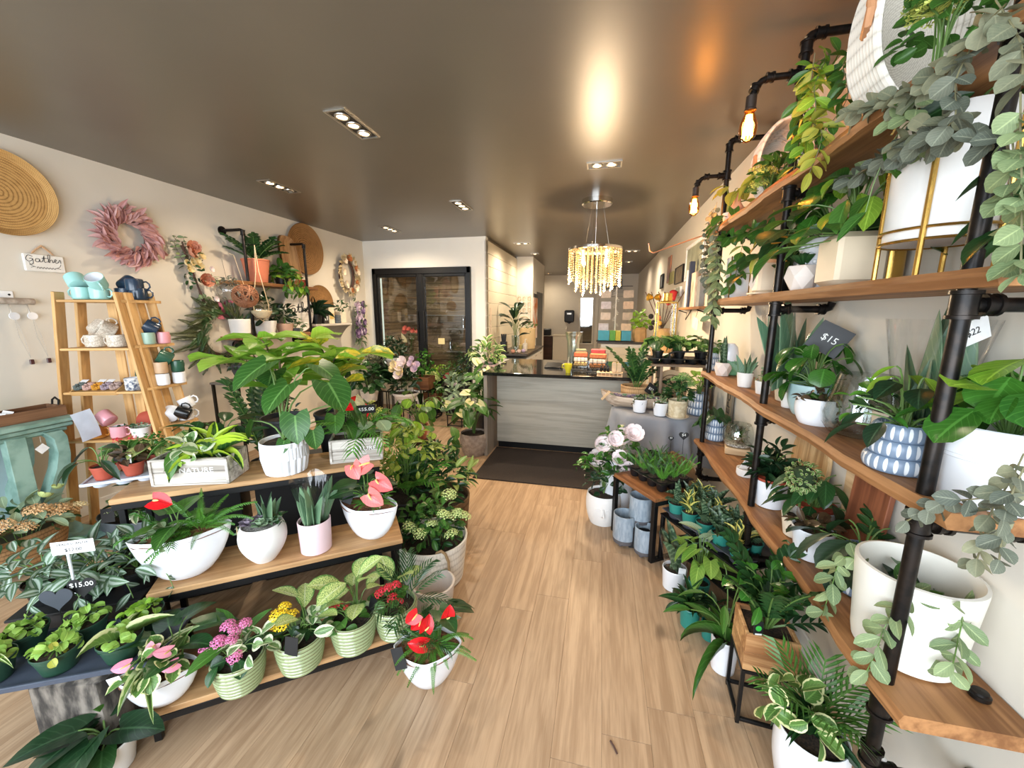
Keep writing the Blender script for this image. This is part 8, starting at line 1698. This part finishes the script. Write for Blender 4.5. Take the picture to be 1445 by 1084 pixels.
# third board
t, g = beadpot('blue-grey three-ring pot of small greenery at the far end of the third board', 1006, 522, s3, 20, 25, 431); g.bush(20, .06, .05, .07, .06, .03, G['mid'], 'oval', (0, 0, .03)); g.done()
t, g, u = potted('snake_plant', 'snake plant in a faceted white pot at the far end of the third board', 'plant', 1019, 530, s3, 18, 23, 18, FAC, 432, 'facet', rz=.2); g.strap(7, .2, .035, G['snake'], 68, 88, (0, .3), 'sword', .3); g.done()
p = at(1047, 533, s3); t = thing('green_canister', 'sage green canister with a white domed lid on the third board', 'canister', (.875, p.y + .12, s3)); MB().box((0, 0, .05), (.1, .1, .1), bev=.006).build('body', M('canister green', (110, 166, 124), .3), t); MB().lathe([(.055, .1), (.062, .15), (.05, .2), (.03, .22), (.001, .225)], 24).build('lid', WHITE, t)
for px, py, w, h, lab, sd, kind in ((1050, 546, 23, 20, 'small white pot of spiky haworthia on the third board', 433, 0), (1076, 556, 24, 18, 'small white pot of tan cactus right behind the middle post', 434, 1), (1113, 575, 26, 22, 'small cream pot of pale succulent before the glass bell', 435, 2)):
    t, g, u = potted('succulent_pot', lab, 'plant', px, py, s3, w * .8, w, h, MATTE, sd, deep=.01)
    if kind == 0: g.strap(16, .13, .018, G['aloe'], 45, 88, (0, .4), 'aloe', .3)
    elif kind == 1: MB().ball((0, 0, g.z + .012), .022, 10, 8).ball((.012, .01, g.z + .04), .018, 10, 8).build('cactus', M('cactus tan', (150, 150, 100), .8), t); g.bush(12, .03, .03, .05, .04, .014, G['succ'], 'lance', (0, 0, .03))
    else: g.succulent((0, 0, g.z + .005), .05, G['lett'], ((8, 25), (6, 55)))
    g.done()
p = atx(1087, 540, .90); t = thing('aloe_pot', 'tall aloe wrapped in crinkled clear film behind the middle post', 'plant', (.91, 2.14, s3)); z = pot(t, .05, .065, .11, CREAM); g = Grow(t, z, 436); g.strap(9, .42, .024, G['aloe'], 62, 84, (0, .3), 'aloe', .3); g.done(); MB().grid(lambda U, V: ((.06 + .09 * V) * math.cos(U * 2 * PI) * (1 + .07 * math.sin(U * 50)), (.06 + .09 * V) * math.sin(U * 2 * PI) * (1 + .06 * math.cos(U * 37)), z + V * (.34 + .03 * math.sin(U * 31))), 48, 8).build('film_sleeve', FILM, t, 180)
t = thing('potted_pilea', 'glossy round-leaved pilea in a pale pot with a black chalk card', 'plant', (.885, 1.86, s3)); z = pot(t, .065, .085, .13, M('pale blue glaze'), style='round'); g = Grow(t, z, 437); g.stalked(40, .2, .15, .085, .08, G['glossy'], 'round', hmin=-.05, pitch=(-1.3, -.4)); place_tag(t, '$15', .12, .12, (.04, .02, z + .21), (-.1, .5, -.5), TAGB, CHALK, .04, .12); g.done()
p = at(1152, 600, s3); t = thing('glass_bell_pot', 'white pot of brown hoya under a smoky glass bell on the third board', 'plant', (p.x + .01, p.y + .03, s3)); z = pot(t, .055, .07, .1, WHITE, style='round', deep=.012); g = Grow(t, z, 438); g.bush(20, .06, .06, .03, .045, .03, G['brown'], 'oval', (0, 0, .01)); g.vine([(.02, -.05, z + .01), (.03, -.075, z + .01), (.035, -.08, z - .05)], .018, .02, .008, G['brown'], 'lance'); g.done()
t = thing('glass_bell', 'clear glass bell vase behind the white hoya pot', 'vase', (.90, 1.56, s3)); MB().lathe([(.04, 0), (.09, .01), (.11, .04), (.115, .08), (.085, .2), (.08, .22), (.078, .22), (.112, .08), (.1, .03), (.001, .012)], 36).build('glass', GLASS('bell glass', (.9, .93, .92), .03, .1), t, 60)
p = at(1208, 590, s3); t, g, u = potted('potted_foliage', 'cream pot on a saucer half behind the near three-ring pot', 'plant', 1212, 596, s3, 34, 40, 40, CREAM, 439, saucer=CREAM, at_=(.90, 1.42, 0)); g.bush(10, .06, .06, .05, .07, .03, G['deep'], 'oval', (0, 0, .03)); g.done()
t, g = beadpot('large blue-grey three-ring pot of mixed trailing greens nearest the front post', 1243, 648, s3, 84, 62, 440, at_=(.815, 1.24, 0)); g.stalked(14, .14, .12, .1, .05, G['dark'], 'lance', hmin=0); g.bush(16, .08, .07, .08, .06, .025, G['fern'], 'lance', (-.05, .03, .04)); g.stalked(2, .03, .1, .13, .12, G['glossy'], 'round', az=-1.0, hmin=.5, pitch=(-.7, -.4)); g.stalked(5, .2, .06, .09, .03, G['lime'], 'lance'); g.done()
t = thing('aloe_pot', 'large aloe in a clear sleeve with a white card behind the three-ring pot', 'plant', (.93, 1.36, s3)); z = pot(t, .05, .06, .1, CREAM); g = Grow(t, z, 441)
for a, e, L in ((2.0, 1.45, .36), (.4, 1.1, .42), (-.2, 1.0, .38), (-.9, .75, .3), (2.6, 1.2, .22), (1.5, 1.3, .3)): leaf(t, leaf_mesh('aloe', G['aloe'], -.25, .3), (0, 0, z), (math.cos(a) * math.cos(e) * .3, -math.sin(a) * math.cos(e), math.sin(e)), L, .034)
MB().grid(lambda U, V: ((.05 + .04 * V) * math.cos(U * 2 * PI), (.06 + .09 * V) * math.sin(U * 2 * PI) * (1 + .04 * math.cos(U * 37)), z + V * .33), 36, 6).build('film_sleeve', FILM, t, 180); b = place_tag(t, '$22', .09, .06, (-.02, -.14, z + .3), (0, -.4, .3), TAGW, INK, .025); g.done()
p = at(1375, 700, s3); t = thing('metal_bucket_plant', 'large white enamel bucket of round glossy leaves behind the front post', 'plant', (.905, 1.075, s3)); MB().lathe([(.098, 0), (.1, .005), (.103, .1), (.106, .103), (.105, .11), (.108, .113), (.107, .12), (.112, .175), (.116, .178), (.112, .18), (.107, .17), (.1, .12), (.001, .12)], 44).build('bucket', WEN, t); g = Grow(t, .14, 442); g.stalked(22, .17, .12, .1, .095, G['glossy'], 'round', hmin=.3, pitch=(-1.1, -.2)); g.stalked(8, .19, .1, .11, .105, G['lime'], 'round', hmin=.5, pitch=(-.6, .3)); g.done()
garland('long grey eucalyptus bough drooping from the near end of the third board', [X(1445, 640, .80), X(1425, 680, .77), X(1400, 720, .76), X(1385, 770, .77), X(1375, 800, .78)], .02, .038, .03, G['euca'], 'oval', 443, (([X(1445, 660, .77), X(1420, 720, .75), X(1410, 790, .76)], G['eucad']), ([X(1420, 700, .77), X(1370, 705, .74), X(1330, 710, .73), X(1280, 735, .72)], G['eucad'])))
# fourth board
t, g = beadpot('blue-grey three-ring pot of heart leaves at the far end of the fourth board', 1008, 620, s4, 27, 30, 451); g.stalked(12, .13, .12, .12, .09, G['deep'], 'heart', hmin=-.2); g.done()
p = at(1034, 640, s4); t = thing('wood_block', 'pale wooden block under the glass terrarium', 'block', (p.x + .03, p.y + .02, s4), -.25); MB().box((0, 0, .025), (.15, .13, .05), bev=.004).build('block', WOOD('pale block', (216, 186, 146), (180, 146, 106), 'x', .6), t); tb = p
t = thing('terrarium', 'clear glass bowl terrarium of succulents on the wooden block', 'terrarium', (p.x + .03, p.y + .02, s4 + .051)); MB().lathe([(.05, 0), (.085, .02), (.1, .06), (.095, .11), (.07, .16), (.068, .16), (.092, .11), (.097, .06), (.08, .024), (.001, .006)], 36).build('glass_bowl', GLASS('bell glass'), t, 60); MB().lathe([(.078, .01), (.088, .03), (.001, .034)], 28).build('pebbles', M('white pebbles', (226, 222, 212), .8, c2=(120, 118, 112), scale=110, bump=1), t); g = Grow(t, .034, 452); g.bush(22, .045, .045, .06, .04, .016, G['deep'], 'obov', (.02, 0, .03)); g.strap(5, .1, .016, G['mid'], 60, 85, (.2, .6)); MB().ball((-.02, -.02, .055), .03, 14, 10).build('mirror_ball', CHR, t); g.done()
p = at(1048, 672, s4); t = thing('trinket_dish', 'small white round dish with an upright botanical card on the fourth board', 'dish', (p.x + .02, p.y + .02, s4)); MB().lathe([(.045, 0), (.05, .01), (.05, .045), (.046, .045), (.045, .012), (.001, .01)], 30).build('dish', MATTE, t); b = MB().prism([(-.05, .03), (.05, .03), (.035, .14)], -.001, .001).build('botanical_card', TAGW, t); b.rotation_euler = (-.15, 0, .3); stroke('sprig_print', [[(.01, .05), (.02, .09), (.028, .12)], [(.014, .07), (.0, .085)], [(.018, .08), (.034, .09)], [(.022, .095), (.012, .106)]], .0015, INK, b, lambda a, c: (a, -.002, c))
p = atx(1096, 640, .98); t = thing('arched_board', 'large arched cutting board leaning on the wall behind the fourth board plants', 'board', (XR - .035, 2.06, s4), -PI / 2 ); o = MB().prism([(-.16, 0), (.16, 0), (.16, .27)] + [(.16 * math.cos(a), .27 + .15 * math.sin(a)) for a in (PI * i / 14 for i in range(1, 14))] + [(-.16, .27)], -.009, .009).build('board_body', WOOD('arched board wood', (214, 180, 132), (168, 128, 84), 'z', .5, 1.2), t); o.rotation_euler.x = -.05
def redpot(label, px, py, w0, w1, h, seed):
    t, g, u = potted('red_rim_pot_plant', label, 'plant', px, py, s4, w0, w1, h, WHITE, seed, deep=.0, group='white pots with red liner rims', soil=None); sz = h * Spot(px, py, s4).s; r = w1 / 2 * u
    MB().lathe([(r * .8, sz - .02), (r * .93, sz - .002), (r * .95, sz + .014), (r * .89, sz + .014), (r * .86, sz), (.001, sz - .002)], 32).build('liner_rim', TERRA, t); g.z = sz; return t, g
t, g = redpot('red-rimmed white pot of dark spiky plant below the middle post', 1085, 712, 40, 52, 38, 453); g.strap(40, .15, .035, G['dark'], 20, 85, (.4, 1.3)); g.bush(40, .1, .1, .12, .075, .03, G['dark'], 'lance', (0, 0, .07)); g.done()
t, g = redpot('red-rimmed white pot of peace lily leaves with a barcode label', 1144, 752, 42, 60, 40, 454); g.stalked(22, .15, .13, .13, .055, G['deep'], 'lance', hmin=.0); g.stalked(6, .1, .15, .15, .08, G['dark'], 'oval', az=-.6, hmin=.2); b = MB().box((0, 0, 0), (.045, .001, .02)).build('barcode_label', TAGW, t); b.location = (-.02, -.083, g.z - .02); b.rotation_euler = (-.1, 0, -.25)
for k in range(9): MB().box((-.018 + k * .0045, -.001, 0), (.0012 + .001 * (k % 3 == 0), .0006, .016)).build('bar', INK, b)
g.done()
t = thing('topiary_ball', 'round variegated topiary ball on a stem between the red-rimmed pots', 'plant', (.865, 1.80, s4)); z = pot(t, .045, .06, .1, CREAM); g = Grow(t, z, 455); g.mb.tube([(0, 0, z), (0, 0, .22)], .006, 6); MB().ball((0, 0, .27), .048, 16, 12).build('core', M('moss dark', (40, 60, 30), .9), t); g.bush(280, .064, .064, .064, .02, .011, G['vari'], 'lance', (0, 0, .27 - z), low=-1, stems=0, inner=.85, name='small_leaf'); g.done()
t = thing('cutting_board', 'reddish wooden board leaning on the wall beside the topiary ball', 'board', (XR - .045, 1.61, s4 + .0), -PI / 2); o = MB().box((0, 0, .2), (.2, .018, .4), bev=.005).build('board_body', WOOD('red board wood', (160, 98, 68), (120, 70, 48), 'z', .5), t); o.rotation_euler = (-.06, 0, 0); t2 = tag(MB().box((0, 0, .19), (.14, .014, .38), bev=.004).build('board_body', MATS['pale block']), 'pale wooden board behind the reddish one', 'board'); t2.location = (XR - .012, 1.72, s4); t2.rotation_euler = (0, 0, -PI / 2)
t, g, u = potted('hoya_pot', 'white pot of purple-brown hoya at the front edge of the fourth board', 'plant', 1142, 785, s4, 42, 58, 44, WHITE, 456, deep=.012); g.bush(20, .05, .05, .04, .06, .035, G['brown'], 'oval', (0, 0, .015)); g.stalked(3, .05, .06, .07, .03, G['mid'], 'lance'); g.vine([(-.03, -.05, g.z), (-.05, -.07, g.z), (-.05, -.075, g.z - .04)], .02, .02, .01, G['brown'], 'lance'); g.done()
t, g = beadpot('blue-grey three-ring pot of pothos beside the big white planter', 1200, 790, s4, 62, 56, 457, at_=(.915, 1.46, 0)); g.stalked(14, .1, .14, .15, .075, G['dark'], 'oval', hmin=.2); g.pinnate(3, .3, .06, .03, G['deep'], 6, 20, 50, .4, az=.3); g.done()
t = thing('big_planter', 'big white cylinder planter of trailing pothos behind the front post on the fourth board', 'planter', (.885, 1.20, s4)); MB().lathe([(.1, 0), (.112, .006), (.116, .03), (.132, .25), (.132, .262), (.124, .264), (.118, .25), (.104, .03), (.001, .1)], 48).build('pot', M('off white planter', (228, 226, 216), .5, var=.03), t); g = Grow(t, .16, 458)
g.bush(14, .08, .08, .06, .07, .04, G['mid'], 'oval', (0, 0, .02)); g.vine([(-.02, -.03, .2), (-.07, -.1, .24), (-.13, -.12, .16), (-.14, -.12, .08), (-.15, -.11, -.02)], .026, .06, .033, G['eucag'], 'oval', hang=.3); g.vine([(.03, -.08, .2), (.02, -.12, .23), (.0, -.15, .14), (.0, -.15, .08)], .026, .06, .035, G['eucag'], 'oval', hang=.3); g.vine([(-.05, .06, .2), (-.13, .08, .22), (-.145, .09, .1), (-.15, .1, .0)], .026, .058, .033, G['eucag'], 'oval', hang=.3); g.done()
p = at(1391, 960, s4); t = thing('black_bung', 'small black pipe cap lying on the near end of the fourth board', 'bung', (.97, 1.07, s4)); MB().lathe([(.018, 0), (.021, .003), (.021, .012), (.017, .014), (.016, .02), (.001, .021)], 24).build('cap_body', PIPE, t)
p = atx(1003, 600, .985); t = thing('lettered_board', 'narrow dark wooden board with vertical lettering behind the far post', 'board', (XR - .02, 3.30, s4 + .02), -PI / 2); MB().box((0, 0, .27), (.13, .016, .54), bev=.003).build('board_body', WOOD('grey lettered wood', (134, 122, 104), (96, 86, 72), 'z', .8), t); text('lettering', 'DEPOSIT', .1, INK, t, (0, -.0095, .27), (PI / 2, -PI / 2, 0), .0004)
q = at(866, 1055, 0); t = tag(MB().tube([(-.012, .018, .004), (0, 0, .006), (.012, -.022, .004)], .004, 6).build('twig', M('twig brown')), 'short dark twig lying on the aisle floor', 'twig'); t.location = (q.x, q.y, 0)
# everything is built in real units; refresh so that parents and parts settle
bpy.context.view_layer.update()
for o in [o for o in bpy.data.objects if o.type == 'MESH' and o.parent and o.name.split('.')[0] in ('leaf', 'frond', 'small_leaf')]:      # nothing grows into a wall
    x = max((o.matrix_world @ Vector((0, v, 0))).x for v in (0, .95)); x2 = min((o.matrix_world @ Vector((0, v, 0))).x for v in (0, .95))
    if x > XR - .004 or x2 < XL + .004: bpy.data.objects.remove(o)
